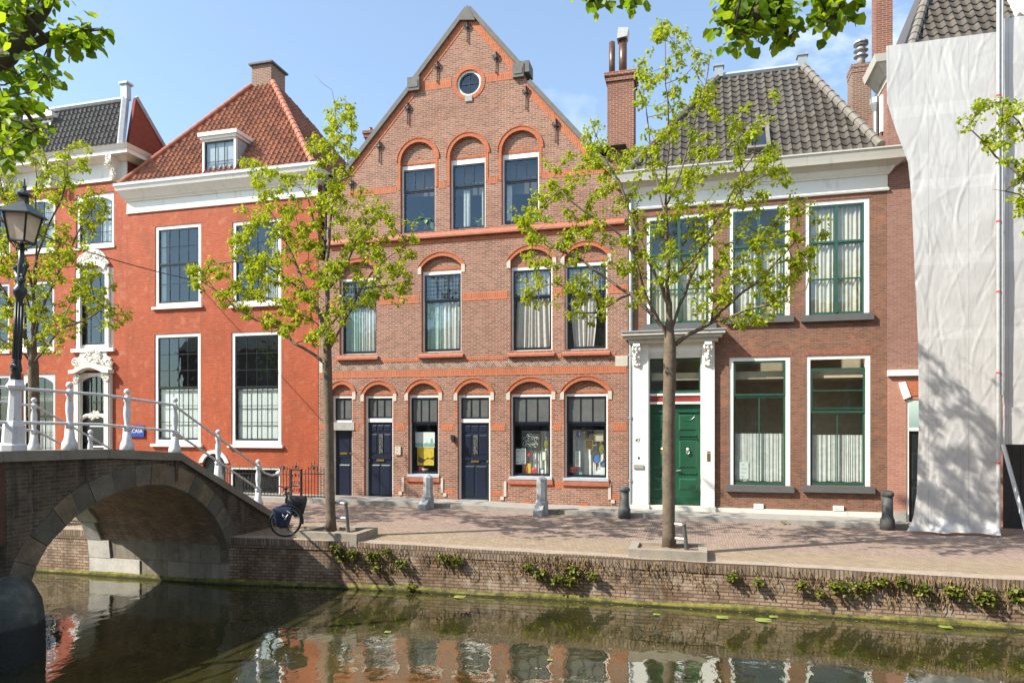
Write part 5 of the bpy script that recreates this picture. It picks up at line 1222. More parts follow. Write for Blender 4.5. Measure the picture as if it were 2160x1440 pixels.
# copings along both edges
for X in (XBR, XB2):
    m = MB()
    for (a, b) in zip(deck, deck[1:]):
        steps = max(1, round((b[0] - a[0]) / 1.3))
        for s in range(steps):
            y0, y1 = a[0] + (b[0] - a[0]) * s / steps + .004, a[0] + (b[0] - a[0]) * (s + 1) / steps - .004; z0 = a[1] + (b[1] - a[1]) * s / steps; z1 = a[1] + (b[1] - a[1]) * (s + 1) / steps
            x0, x1 = (X - .34, X + .07) if X == XBR else (X - .07, X + .34)
            m.add([(x0, y0, z0 - .17), (x1, y0, z0 - .17), (x1, y1, z1 - .17), (x0, y1, z1 - .17), (x0, y0, z0), (x1, y0, z0), (x1, y1, z1), (x0, y1, z1)], [(0, 3, 2, 1), (4, 5, 6, 7), (0, 1, 5, 4), (1, 2, 6, 5), (2, 3, 7, 6), (3, 0, 4, 7)])
    m.build('coping', plain('bridge_coping_stone', (.19, .17, .14), .8, .3, 3, bump=.4) if X == XBR else 'stone', br)
m = MB(); m.box(XBR + .002, XBR + .03, 8.30, 8.42, .9, 2.22); m.box(XBR + .002, XBR + .03, 12.12, 12.2, 1.62, 2.05); m.build('tie_irons', plain('rusty_iron', (.075, .035, .02), .8, .5, 7, bump=.3), br)
# railings
def railing(X, label, posts, lamp_gap=None):
    o = thing('bridge_railing', (X, 11, 1.5), label, 'railing')
    for y in posts:
        z = lerp(y, deck); m = MB()
        m.lathe([(.135, 0), (.12, .14), (.085, .22), (.068, .42)], (X, y, z - .02), 4, True)
        m.lathe([(.062, .40), (.08, .47), (.05, .50), (.045, .54), (.066, .72), (.062, .85), (.04, .95), (.06, .98), (.066, 1.05), (.04, 1.10)], (X, y, z - .02), 10)
        m.ball((X, y, z + 1.15), .06, 10); m.build('post', 'rail', o, True)
    for off in (1.02, .46):
        pts = [(X, y, lerp(y, deck) + off) for y in (5.0, 6.4, 8.36, 10.4, 12.25, 13.7, 15.25)]
        if off > 1: pts += [(X, 15.5, lerp(15.25, deck) + off - .16), (X, 15.8, lerp(15.25, deck) + off - .24), (X, 16.05, lerp(15.25, deck) + off - .22)]
        m = MB(); m.tube(pts, .027, 8)
        if off > 1: m.ball((X, 16.08, pts[-1][2] + .01), .075, 10)
        m.build('top_rail' if off > 1 else 'middle_rail', 'rail', o, True)
railing(XBR - .14, 'white painted iron railing on the near side of the bridge', [6.9, 9.74, 11.02, 12.3, 13.68, 15.2])
railing(XB2 + .14, 'white railing on the far side of the bridge', [8.4, 10.2, 12.2, 13.7, 15.2])
# rounded stone fender at the near springing
fd = thing('stone_fender', (-10.6, 8.3, ZW), 'rounded dark stone fender standing in the water at the bridge foot', 'fender')
m = MB(); prof = [(.60, -1.0), (.62, .0), (.61, .60), (.57, .92), (.44, 1.20), (.22, 1.34), (.02, 1.38)]; xf, yf = -10.72, 8.45; m.lathe(prof, (xf, yf, ZW), 24)
def fmat():
    N = NT('wet_fender_stone'); p = N.pos(); n = N.noise(p, 2.5, 6, .65); sp = N.n('ShaderNodeSeparateXYZ'); N.l(p, sp.inputs[0])
    c = N.ramp(n.outputs[0], [(.35, (.028, .036, .032)), (.52, (.055, .062, .054)), (.7, (.13, .125, .11))]); k = N.mapr(N.math('ADD', sp.outputs[2], N.math('MULTIPLY', n.outputs[0], .1)), ZW + .62, ZW + .68, 1, 0); c = N.mix(k, c, (.008, .011, .010))
    b = N.bsdf(c, .62, 0, .4); N.bump(b, N.noise(p, 9, 6).outputs[0], .7, .03); return N.m
m.build('stone_block', fmat(), fd, True)
# street lamp standing at the railing
lx, ly = XBR - .14, 8.69; lz = lerp(ly, deck)
lp = thing('street_lamp', (lx, ly, lz),  'old four sided lantern on a dark iron post with white base, on the bridge', 'street lamp')
m = MB(); m.lathe([(.195, 0), (.195, .10), (.16, .13), (.155, .42), (.12, .50)], (lx, ly, lz), 8); m.lathe([(.10, .48), (.085, 1.02), (.12, 1.04), (.135, 1.10), (.10, 1.16), (.09, 1.2)], (lx, ly, lz), 8); m.build('white_base', 'rail', lp)
m = MB(); m.lathe([(.078, 1.2), (.07, 1.32), (.085, 1.36), (.062, 1.5), (.054, 2.55), (.075, 2.6), (.105, 2.66), (.105, 2.72), (.06, 2.78), (.05, 2.84), (.048, 3.1), (.04, 3.5)], (lx, ly, lz), 12)
for q in range(8): a = q * pi / 4; m.tube([(lx + .058 * math.cos(a), ly + .058 * math.sin(a), lz + 1.55), (lx + .052 * math.cos(a), ly + .052 * math.sin(a), lz + 2.5)], .014, 4)
scroll(m, lx + .06, lz + 1.4, .06, ly - .08, 1.2, .018, 1); m.build('post', 'iron_dk', lp, True)
m = MB()
for s in (-1, 1): m.tube([(lx, ly, lz + 2.98), (lx + s * .12, ly - s * .05, lz + 2.94), (lx + s * .20, ly - s * .08, lz + 3.02), (lx + s * .22, ly - s * .09, lz + 3.08)], .026, 6); m.ball((lx + s * .22, ly - s * .09, lz + 3.1), .045, 8); m.ball((lx + s * .11, ly - s * .05, lz + 2.88), .05, 8)
m.build('ladder_arms', 'iron_dk', lp)
zl0, zl1, r0, r1 = lz + 3.52, lz + 3.98, .175, .265; rot = math.radians(15)
def sqr(r, z, a0=0): return [(lx + r * math.cos(a0 + rot + pi / 4 + k * pi / 2), ly + r * math.sin(a0 + rot + pi / 4 + k * pi / 2), z) for k in range(4)]
m = MB(); a, b = sqr(r0, zl0), sqr(r1, zl1)
for k in range(4): m.tube([a[k], b[k]], .020, 4); m.tube([a[k], a[(k + 1) % 4]], .020, 4); m.tube([b[k], b[(k + 1) % 4]], .020, 4)
for k in range(4): m.tube([(lx, ly, lz + 3.38), (lx + .1 * math.cos(k * pi / 2), ly + .1 * math.sin(k * pi / 2), lz + 3.40), a[k]], .011, 4)
ln = m.build('lantern', 'iron_dk', lp)
m = MB(); a, b = sqr(r0 - .012, zl0), sqr(r1 - .012, zl1); m.add(a + b, [(k, (k + 1) % 4, 4 + (k + 1) % 4, 4 + k) for k in range(4)]); m.build('lantern_glass', 'lampglass', ln)
m = MB(); a, b, c, d = sqr(r1 + .085, zl1 + .0), sqr(.075, zl1 + .20), sqr(.065, zl1 + .31), sqr(r1 + .08, zl1 - .02)
m.add(a + b + c + d, [(k, (k + 1) % 4, 4 + (k + 1) % 4, 4 + k) for k in range(4)] + [(4 + k, 4 + (k + 1) % 4, 8 + (k + 1) % 4, 8 + k) for k in range(4)] + [(12, 13, 14, 15)] + [(12 + k, 12 + (k + 1) % 4, (k + 1) % 4, k) for k in range(4)])
m.lathe([(.11, .31), (.115, .34), (.05, .40), (.03, .43), (.035, .47), (.012, .50), (.01, .60)], (lx, ly, zl1), 8); m.build('lantern_roof', 'iron_dk', ln)
lp.scale = (1, 1, .965); lp.rotation_euler = (0, math.radians(3.2), 0)      # the old post leans a little
# overhead cable
m = MB(); a = Q(-160, 405, 10.5); b = Q(408, 591, YF - .02); 
m.tube([a.lerp(b, t / 12) - Vector((0, 0, .5 * math.sin(pi * t / 12) * .35)) for t in range(13)], .017, 5); tag(m.build('cable', 'iron', None), 'thin black cable slanting across the red house front', 'cable')
# ================================================================== THINGS IN AND ON THE FRONTS
sg = thing('sign', (U(292), YF - .06, 1.5), 'small blue enamel sign with white lettering on the red wall', 'sign')
x0, x1, z0, z1 = R(262, 306, 897, 921); MB().box(x0, x1, YF - .06, YF - .02, z0, z1).build('plate', 'blue_sign', sg)
text_mesh('lettering', 'LCASA', .20, 'white', sg, (x0 + x1) / 2 + .14, YF - .066, (z0 + z1) / 2, .002)
def flat(name, uv, dy, mt, label, cat, extra=None, Y=YF + .30, th=.012):
    x0, x1, z0, z1 = R(*uv, Y); y = Y + dy; o = thing(name, ((x0 + x1) / 2, y, z0), label, cat); MB().box(x0, x1, y, y + th, z0, z1).build('panel', mt, o)
    if extra: extra(o, x0, x1, z0, z1, y - .003)
    return o
def ex_land(o, x0, x1, z0, z1, y):
    m = MB(); w = x1 - x0; rd = random.Random(2); pts = [(x0 + .005, z0 + .03)]; n = 26
    for i in range(n + 1): pts.append((x0 + .005 + (w - .01) * i / n, z0 + .12 + .05 * rd.random() + (.18 if i in (21, 22, 23) else 0)))
    pts.append((x1 - .005, z0 + .03)); m.prism(pts, y - .002, y + .002); m.build('landscape_print', 'teal_p', o)
def ex_curve(o, x0, x1, z0, z1, y):
    w, h = x1 - x0, z1 - z0; m = MB(); m.prism([(x0 + .1 * w, z0 + .95 * h)] + [(x0 + w * (.1 + .88 * i / 10), z0 + h * (.62 - .28 * math.sin(pi * (.15 + .7 * i / 10)) )) for i in range(11)] + [(x1 - .01, z0 + .3 * h), (x0 + .62 * w, z0 + .45 * h), (x0 + .3 * w, z0 + .1 * h), (x0 + .02, z0 + .2 * h)], y - .002, y + .002); m.build('abstract_print', 'brown_p', o)
flat('poster', (876, 917, 911, 943), 0, 'paper', 'pale teal landscape poster in the poster window', 'poster', ex_land)
flat('poster', (880, 915, 943, 981), .01, 'yellow_p', 'yellow and brown abstract poster below the teal one', 'poster', ex_curve)
x, z = P(897, 990, YF + .32); m = MB(); m.lathe([(.05, -.13), (.06, -.11), (.13, -.02), (.135, 0), (.0, -.03)], (x, YF + .33, z + .04), 14); tag(m.build('bowl', 'white', None, True), 'white bowl standing below the posters in the poster window', 'bowl')
x0, x1, z0, z1 = R(883, 893, 983, 994, YF + .3); tag(MB().box(x0, x1, YF + .3, YF + .38, z0 - .06, z1).build('box', 'pinkred_p', None), 'small red box beside the white bowl in the shop window', 'box')
def ex_scrib(o, x0, x1, z0, z1, y):
    m = MB(); rd = random.Random(4)
    for q in range(16): cx_, cz_, r_ = rd.uniform(x0 + .08, x1 - .08), rd.uniform(z0 + .08, z1 - .08), rd.uniform(.03, .08); m.tube([(cx_ + r_ * math.cos(t * .6), y, cz_ + r_ * rd.uniform(.8, 1.2) * math.sin(t * .6)) for t in range(9)], .006, 4)
    m.build('chalk_lines', 'paper', o)
def ex_lines(n, mt='ink', frac=.7):
    def f(o, x0, x1, z0, z1, y):
        m = MB(); h = z1 - z0; w = x1 - x0
        for q in range(n): zz = z0 + h * (.15 + .7 * q / max(1, n - 1)); m.box(x0 + w * .18, x0 + w * (.18 + frac * (.6 + .4 * ((q * 7) % 3) / 2)), y - .001, y + .002, zz - .008, zz + .008)
        m.build('print', mt, o)
    return f
def ex_frame(mt):
    def f(o, x0, x1, z0, z1, y):
        m = MB(); b = .022; m.box(x0, x1, y - .012, y + .002, z0, z0 + b); m.box(x0, x1, y - .012, y + .002, z1 - b, z1); m.box(x0, x0 + b, y - .012, y + .002, z0 + b, z1 - b); m.box(x1 - b, x1, y - .012, y + .002, z0 + b, z1 - b); m.build('frame', mt, o)
    return f
flat('drawing', (1100, 1138, 910, 946), .06, 'dark_p', 'dark panel of looping chalk lines in the leaflet window', 'drawing', ex_scrib)
flat('leaflet', (1088, 1099, 946, 979), .01, 'paper', 'white leaflet with small dark prints, beside the dark drawing', 'leaflet', ex_lines(3, 'ink', .5))
flat('leaflet', (1099, 1109, 945, 978), .0, 'paper', 'white folded leaflet with a blue dot beside the other', 'leaflet', ex_lines(2, 'blue_p', .6))
flat('picture', (1141, 1152, 950, 971), .02, 'paper', 'small framed drawing of a bird in the leaflet window', 'picture', ex_frame('olive_p'))
flat('card', (1121, 1131, 986, 1001), .0, 'pinkred_p', 'bright red card at the foot of the leaflet window', 'card', ex_lines(2, 'paper', .5))
flat('card', (1105, 1111, 982, 999), .02, 'orange_p', 'orange card beside a yellow one in the shop window', 'card')
flat('card', (1111, 1119, 977, 999), .04, 'yellow_p', 'tall yellow card behind the orange one in the shop window', 'card')
flat('card', (1138, 1148, 987, 1001), .0, 'paper', 'small white card in a dark frame at the window foot', 'card', ex_frame('ink'))
def oval(u, v, w, h, mt, label, handle=False):
    x, z = P(u, v, YF + .3); s = T(u, YF) / F; o = thing('mirror', (x, YF + .3, z - h * s / 2), label, 'mirror'); y = YF + .3
    pts = [(x + w * s / 2 * math.cos(2 * pi * k / 20), z + h * s / 2 * math.sin(2 * pi * k / 20)) for k in range(20)]; m = MB(); m.prism(pts, y, y + .01); m.build('panel', mt, o)
    m = MB(); m.tube([(p[0], y, p[1]) for p in pts + pts[:1]], .014, 5)
    if handle: m.tube([(x, y, z - h * s / 2), (x, y, z - h * s / 2 - .22)], .02, 6)
    m.build('frame', 'brown_p', o)
oval(1151, 935, 11, 20, 'olive_p', 'oval brown mirror in the leaflet window')
oval(1115, 958, 8, 10, 'pinkred_p', 'round red plaque in the leaflet window')
oval(1258, 967, 15, 21, 'blue_p', 'blue hand mirror with a handle in the mirror window', True)
oval(1268, 946, 12, 23, 'olive_p', 'olive oval mirror in the mirror window')
oval(1231, 908, 10, 14, 'dark_p', 'dark oval mirror near the top of the mirror window')
oval(1220, 915, 8, 11, 'blue_p', 'small round blue plate in the mirror window')
oval(1272, 978, 9, 10, 'blue_p', 'small blue disc beside the hand mirror in the mirror window')
flat('picture', (1253, 1273, 915, 931), .03, 'stone_lt', 'framed picture like an open envelope in the mirror window', 'picture', ex_frame('olive_p'))
flat('picture', (1235, 1251, 927, 948), .04, 'brown_p', 'dark brown framed picture in the mirror window', 'picture', ex_frame('olive_p'))
flat('picture', (1238, 1252, 908, 925), .06, 'dark_p', 'dark framed print, topmost in the mirror window', 'picture', ex_frame('brown_p'))
flat('leaflet', (1213, 1224, 951, 984), .0, 'paper', 'white leaflet with brown lines in the mirror window', 'leaflet', ex_lines(6, 'brown_p', .6))
flat('card', (1256, 1276, 985, 1004), .0, 'paper', 'large white card at the foot of the mirror window', 'card', ex_lines(2, 'ink', .4))
flat('card', (1203, 1217, 985, 997), .02, 'pinkred_p', 'dark red card with white figures in the mirror window', 'card', ex_lines(2, 'paper', .4))
flat('card', (1214, 1228, 995, 1005), .0, 'teal_p', 'folded teal card on the sill of the mirror window', 'card')
flat('notice', (1560, 1579, 974, 1010), 0, 'paper', 'pale green notice with a photo in the ground window of the brown house', 'notice', ex_lines(4, 'teal_p', .6), Y=YF + .16)
flat('intercom', (833, 845, 941, 959), 0, 'stone_lt', 'grey door intercom panel between the navy door and shop window', 'intercom', ex_lines(3, 'ink', .4), Y=YF - .04, th=.035)
m = MB(); x, z = g(957, 925); m.prism([(x - .07, z + .13), (x + .04, z + .13), (x + .06, z - .1), (x - .02, z - .12)], YF - .16, YF - .03); m.box(x - .03, x + .05, YF - .04, YF + .0, z - .1, z + .1); tag(m.build('wall_lamp', 'iron', None), 'small dark outdoor lamp on the brick beside the sunlit navy door', 'wall lamp')
def leaves_cluster(m, c, n, r, L, rd, droop=.5, wide=.75):
    for i in range(n):
        a = rd.uniform(0, 2 * pi); el = rd.uniform(-.6, .9); d = Vector((math.cos(a) * math.cos(el), math.sin(a) * math.cos(el), math.sin(el)))
        p = Vector(c) + d * r * rd.uniform(.2, 1); ax = (d + Vector((rd.uniform(-.5, .5), rd.uniform(-.5, .5), -droop))).normalized(); l = L * rd.uniform(.6, 1.2)
        up = Vector((rd.uniform(-.5, .5), rd.uniform(-.5, .5), 1)); sd = ax.cross(up).normalized(); nn = sd.cross(ax)
        w = l * wide * .5; m.add([p, p + sd * w + ax * l * .35 + nn * l * .08, p + sd * w * .7 + ax * l * .7 + nn * l * .05, p + ax * l, p - sd * w * .7 + ax * l * .7 + nn * l * .05, p - sd * w + ax * l * .35 + nn * l * .08], [(0, 1, 2, 3), (0, 3, 4, 5)])
def potplant(u, v, hgt, label, pot='terracotta', big=1.0, n=14):
    x, z = P(u, v, YF + .33); y = YF + .34; o = thing('potted_plant', (x, y, z), label, 'plant'); m = MB(); m.lathe([(.06, 0), (.085, .13), (.09, .13), (.0, .12)], (x, y, z), 10); m.build('pot', pot, o, True)
    m = MB(); rd = random.Random(int(u)); leaves_cluster(m, (x, y, z + .14 + hgt * .5), n, hgt * .45, .16 * big, rd, .3)
    m.tube([(x, y, z + .1), (x + .02, y, z + .14 + hgt * .5)], .012, 5); m.build('leaves', 'leaf_pot', o)
potplant(899, 486, .55, 'tall leafy plant in a terracotta pot in the plant window above the belt course', big=1.9, n=7)
potplant(876, 488, .22, 'low bushy pot plant beside the tall one in the plant window above the belt course', 'stone', n=18)
potplant(1011, 480, .2, 'small pot plant in the middle top window', 'stone', n=16)

# ================================================================== BOLLARDS, FENCE, TREE PITS
def pale_post(u, Y, vt, label):
    x = U(u, Y); z = SZ(x); zt = V(u, vt, Y); o = thing('stone_post', (x, Y, z), label, 'bollard'); m = MB()
    m.lathe([(.20, 0), (.20, .38), (.18, .42)], (x, Y, z), 8); m.lathe([(.165, .40), (.165, zt - z - .10), (.05, zt - z)], (x, Y, z), 8); m.build('shaft', 'bollard_st', o)
    m = MB(); m.prismx([(Y - .48, z), (Y - .15, z), (Y - .15, z + .30), (Y - .26, z + .27), (Y - .34, z + .19), (Y - .48, z + .17)], x - .17, x + .10); m.build('foot_block', 'bollard_st', o)
pale_post(903, 20.5, 1000, 'pale octagonal stone post in front of the poster window')
pale_post(1143, 20.5, 1003, 'pale octagonal stone post in front of the leaflet window')
def dark_post(u, Y, vt, label):
    x = U(u, Y); z = SZ(x); h_ = V(u, vt, Y) - z; o = thing('bollard', (x, Y, z), label, 'bollard'); m = MB()
    m.lathe([(.19, 0), (.18, .28), (.15, .34), (.14, .40), (.135, h_ - .16)], (x, Y, z), 14); m.build('shaft', 'bollard_dk', o, True)
    m = MB(); m.lathe([(.135, h_ - .165), (.165, h_ - .14), (.165, h_ - .08), (.14, h_ - .03), (.06, h_)], (x, Y, z), 14); m.build('cap', 'bollard_dk', o, True)
dark_post(1317, 20.55, 1025, 'dark grey round bollard between the downpipe and mirror window')
dark_post(1872, 20.5, 1034, 'dark grey round bollard beside the white sheeting')
fy = 21.2; f_ = thing('iron_fence', (U(560, fy), fy, .2), 'black wrought iron fence with a scrolled gate before the red house', 'fence')
def fz(u): return .22
bars = MB(); u = 446
while u < 700:
    if not 612 < u < 636: x = U(u, fy); zt = V(u, 990, fy) + (.06 if int(u) % 2 else 0) + (.28 * max(0, 1 - abs(u - 663) / 18)); bars.tube([(x, fy, fz(u)), (x, fy, zt - .05)], .012, 5); bars.lathe([(.017, 0), (.0, .09)], (x, fy, zt - .06), 4)
    u += 6.6
bars.build('pickets', 'iron', f_)
m = MB(); xa, xb = U(444, fy), U(702, fy)
m.box(xa, U(612, fy), fy - .012, fy + .012, V(560, 1000, fy), V(560, 1000, fy) + .03); m.box(U(636, fy), xb, fy - .012, fy + .012, V(660, 1000, fy), V(660, 1000, fy) + .03)
m.box(xa, xb, fy - .012, fy + .012, .30, .33)
for u in (474, 600, 663):
    x = U(u, fy); z = V(u, 990, fy)
    for s in (-1, 1): scroll(m, x + s * .10, z + .05, .10, fy, 1.3, .018, s, pi / 2)
m.build('rails', 'iron', f_)
m = MB(); x0, x1 = U(614, fy), U(635, fy); zt = V(625, 990, fy)
for x in (x0, x1): m.box(x - .03, x + .03, fy - .03, fy + .03, .2, zt + .02)
m.box(x0, x1, fy - .02, fy + .02, zt - .03, zt); xc = (x0 + x1) / 2
for q, zz in enumerate((zt + .08, zt - .2, zt - .45, zt - .7)):
    for s in (-1, 1): scroll(m, xc + s * .08, zz, .085, fy, 1.2, .016, s, pi / 2 + q)
m.lathe([(.03, 0), (.05, .06), (.0, .2)], (xc, fy, zt + .08), 6); m.build('gate', 'iron', f_)
def tree_pit(x0, x1, y0, y1, zt, label):
    xc = (x0 + x1) / 2; zb = SZ(xc) - .12; o = thing('tree_pit', (xc, (y0 + y1) / 2, zb), label, 'planter'); t = .17; m = MB()
    m.box(x0, x1, y0, y0 + t, zb, zt); m.box(x0, x1, y1 - t, y1, zb, zt - .004); m.box(x0, x0 + t, y0 + t, y1 - t, zb, zt - .002); m.box(x1 - t, x1, y0 + t, y1 - t, zb, zt - .002); m.build('concrete_kerb', 'pit', o)
    m = MB(); n = 10
    for j in range(n + 1):
        for i in range(n + 1): m.v.append((x0 + t + (x1 - x0 - 2 * t) * i / n, y0 + t + (y1 - y0 - 2 * t) * j / n, zt - .07 + random.uniform(-.015, .02) + .05 * math.exp(-((i - 5) ** 2 + (j - 5) ** 2) / 6)))
    m.f = [(j * (n + 1) + i, j * (n + 1) + i + 1, (j + 1) * (n + 1) + i + 1, (j + 1) * (n + 1) + i) for j in range(n) for i in range(n)]; m.mi = [0] * len(m.f); m.build('earth', 'soil', o)
tree_pit(-9.0, -7.45, 14.2, 15.3, .31, 'raised concrete tree pit near the bicycle')
tree_pit(-1.32, .28, 14.55, 15.62, .20, 'raised concrete tree pit before the green door')
def guard(px, py, z0, h_, tx, ty, label):
    o = thing('tree_guard', (px, py, z0), label, 'tree guard'); m = MB(); m.tube([(px, py, z0 - .1), (px - .07, py, z0 + h_)], .042, 8); m.ball((px - .07, py, z0 + h_), .05, 8); m.build('post', 'bollard_dk', o)
    m = MB(); m.tube([(px - .07, py, z0 + h_), (tx, ty, z0 + h_ + .02)], .035, 8); m.tube([(px - .03, py, z0 + h_ * .42), (tx, ty, z0 + h_ * .42)], .035, 8); pieces(m, 'cross_bar', 'zinc', o)
guard(-7.95, 14.75, .33, .60, -8.36, 14.78, 'bent iron guard post with bars beside the trunk at the bicycle')
guard(-.12, 15.05, .15, .52, -.48, 15.2, 'bent iron guard post with bars beside the trunk at the green door')

# ================================================================== BICYCLES
def bicycle(ox, oy, oz, wdir, label, bagm='bike_bag'):
    o = thing('bicycle', (ox, oy, oz), label, 'bicycle'); w = Vector((*wdir, 0)).normalized(); nrm = Vector((w.y, -w.x, 0)); up = Vector((0, 0, 1)); r = .345; c = Vector((ox, oy, oz + r + .02))
    if nrm.y > 0: nrm = -nrm                          # towards the canal
    bk = Vector((-.50, .86, 0)).normalized()
    def wheel(c, w):
        nr = Vector((w.y, -w.x, 0)); ring_ = lambda q: [c + w * q * math.cos(2 * pi * k / 36) + up * q * math.sin(2 * pi * k / 36) for k in range(37)]
        m = MB(); m.tube(ring_(r), .024, 7, False); wh = m.build('wheel', 'rubber', o, True); m = MB(); m.tube(ring_(r - .03), .012, 5, False)
        m.tube([c - nr * .05, c + nr * .05], .025, 7); m.build('rim', 'steel', wh, True)
        m = MB()
        for k in range(18): a = 2 * pi * k / 18; m.tube([c + nr * (.03 if k % 2 else -.03), c + w * (r - .035) * math.cos(a) + up * (r - .035) * math.sin(a)], .003, 3)
        m.build('spokes', 'steel', wh)
        m = MB(); m.tube([c + w * (r + .045) * math.cos(a) + up * (r + .045) * math.sin(a) for a in [(-.2 + k * .25) for k in range(11)]], .022, 5); m.build('mudguard', 'rubber', wh)
    wheel(c, w); rc = c + bk * 1.06; wheel(rc, Vector((bk.x, bk.y, 0)))
    crown = c + up * .42 + bk * .06; head = c + up * .62 + bk * .12; bb = c + bk * .58 - up * .06; seat = c + bk * .78 + up * .52
    m = MB(); m.tube([head, crown], .022, 7); m.tube([head, bb], .02, 7); m.tube([crown, bb], .018, 7); m.tube([bb, seat], .018, 7); m.tube([bb, rc], .012, 6); m.tube([seat - up * .1, rc], .011, 6); m.build('frame', 'iron', o, True)
    m = MB(); m.tube([c + nrm * .055, crown + nrm * .05, crown - nrm * .05, c - nrm * .055], .015, 6); m.build('fork', 'pewter', o)
    m = MB(); hb = head + up * .16; m.tube([head, hb], .016, 6); m.tube([hb - w * .02, hb + w * .16 + up * .05, hb + w * .27 + up * .02 + bk * .16], .014, 6); m.tube([hb + w * .02, hb - w * .16 + up * .05, hb - w * .27 + up * .02 + bk * .16], .014, 6); m.ball(hb - bk * .1, .05, 8); m.build('handlebar', 'iron', o)
    m = MB(); s = seat + up * .08; m.ball(s, .12, 10, .8, 1.1, .45); m.ball(s + up * .02 - bk * .12, .07, 8, .6, 1.4, .5); m.build('saddle', 'saddle_gr', o, True)
    for sg_, mt, dw, dz in ((1, bagm, -.06, .12), (-1, 'bike_blk', .26, .34)):
        b = c + nrm * (.13 if sg_ > 0 else -.14) + w * dw + up * dz; m = MB(); vs = []; prof = [(-.25, .02), (-.20, .085), (.05, .11), (.19, .10), (.24, .04)]; hw = [.07, .14, .215, .225, .19]
        n = 14
        for (zz, t), q in zip(prof, hw):
            for k in range(n): a = 2 * pi * k / n; cx_ = math.copysign(abs(math.cos(a)) ** .5, math.cos(a)); cy_ = math.copysign(abs(math.sin(a)) ** .6, math.sin(a)); vs.append(b + w * q * cx_ + nrm * t * cy_ + up * (zz + .012 * math.sin(3 * a + zz * 30)))
        mm = len(prof); m.add(vs, [(i * n + k, i * n + (k + 1) % n, (i + 1) * n + (k + 1) % n, (i + 1) * n + k) for i in range(mm - 1) for k in range(n)] + [tuple(reversed(range(n))), tuple((mm - 1) * n + k for k in range(n))])
        pn = m.build('pannier', mt, o, True)
        if sg_ > 0:
            tag(pn, 'shiny navy pannier with white marks'); m = MB()
            fr_ = b + nrm * .112
            for (aw, az, L_, an) in ((.03, .05, .035, .9), (.06, .00, .05, .9), (.095, .06, .09, .9), (.13, .15, .10, -.6)): d = w * math.cos(an) + up * math.sin(an); p = fr_ + w * aw + up * (az - .02); m.tube([p - d * L_ / 2, p + d * L_ / 2], .011, 4)
            m.ball(fr_ + w * .0 + up * .05, .025, 6, 1, .3, 1.2); m.build('white_marks', 'paper', pn)
    m = MB(); m.tube([c + bk * .7 + w * .05 - up * .28, c + bk * .6 + w * .16 - up * .35], .01, 5); m.build('stand', 'iron', o)
    return o
bk1 = bicycle(-9.32, 14.25, SZ(-9.3) + .012, (.86, .51), 'black bicycle with two bulky panniers parked at the bridge foot')
bk2 = bicycle(-16.6, 14.35, SZ(-16) + .012, (.9, -.4), 'bicycle glimpsed through the bridge arch on the quay', 'bike_blk')
# ================================================================== FLOATING THINGS
def on_water(u, v): t = (H - ZW) * F / (v - Y0); a = (u - 1080) / F; return Vector((t * (a * cs - sn), t * (a * sn + cs), ZW))
for u, v, w, lab in ((970, 1259, 26, 'large oval floating lily pad below the joined clumps of the quay'), (1385, 1296, 15, 'small lily pad floating alone before the tree pit of the green door'), (1524, 1302, 26, 'lily pad of a pair floating off the brown house'), (1610, 1308, 34, 'largest lily pad, floating off the brown house'), (1632, 1301, 18, 'small lily pad touching the largest one'), (906, 1249, 22, 'narrow lily pad against the mossy quay foot'), (1995, 1322, 26, 'pale lily pad at the quay foot below the sheeting'), (1160, 1392, 12, 'tiny lily pad drifting in mid canal'), (818, 1333, 14, 'thin leaf drifting in the dark water by the bridge')):
    p = on_water(u, v); r_ = w / 2 / F * (H - ZW) * F / (v - Y0); m = MB(); pts = [(p.x + r_ * math.cos(a), p.y + r_ * math.sin(a), ZW + .012 + .006 * math.sin(3 * a)) for a in [.15 + k * (2 * pi - .3) / 18 for k in range(19)]] + [(p.x, p.y, ZW + .010)]
    m.add(pts, [tuple(range(len(pts)))]); tag(m.build('lily_pad', 'lily', None), lab, 'lily pad')
def scrap(u, v, L_, label, tall=.1):
    p = on_water(u, v); m = MB(); rd = random.Random(int(u)); n = 9; k0 = 6
    for j in range(k0 + 1):
        for i in range(n + 1): s = i / n - .5; t = j / k0 - .5; m.v.append((p.x + s * L_, p.y + t * L_ * .5, ZW + .01 + max(0, (.28 - s * s - t * t)) * tall * 1.2 + rd.uniform(0, .035)))
    m.f = [(j * (n + 1) + i, j * (n + 1) + i + 1, (j + 1) * (n + 1) + i + 1, (j + 1) * (n + 1) + i) for j in range(k0) for i in range(n)]; m.mi = [0] * len(m.f)
    m.add([(p.x + .04, p.y, ZW + .03), (p.x + .12, p.y, ZW + .04), (p.x + .06, p.y + .02, ZW + .04 + tall * 1.5), (p.x + .05, p.y - .03, ZW + .05 + tall)], [(0, 1, 2), (0, 2, 3)])
    tag(m.build('plastic_bag', 'plastic_w', None), label, 'litter')
scrap(461, 1228, .32, 'crumpled white plastic bag floating under the bridge end', .09); scrap(789, 1238, .24, 'flat white plastic scrap floating at the quay foot', .03)
m = MB(); rd = random.Random(31)
for q in range(420):
    x = rd.uniform(-10, 9); y = (QY(x) - .06 - abs(rd.gauss(0, .10))) if q < 230 else rd.uniform(9, 14); s = rd.uniform(.012, .04) * (1 if q < 230 else .7); a = rd.uniform(0, 6.3)
    ca, sa = math.cos(a) * s, math.sin(a) * s; m.add([(x - ca, y - sa, ZW + .008), (x + sa * .5, y - ca * .5, ZW + .010), (x + ca, y + sa, ZW + .008), (x - sa * .5, y + ca * .5, ZW + .012)], [(0, 1, 2, 3)])
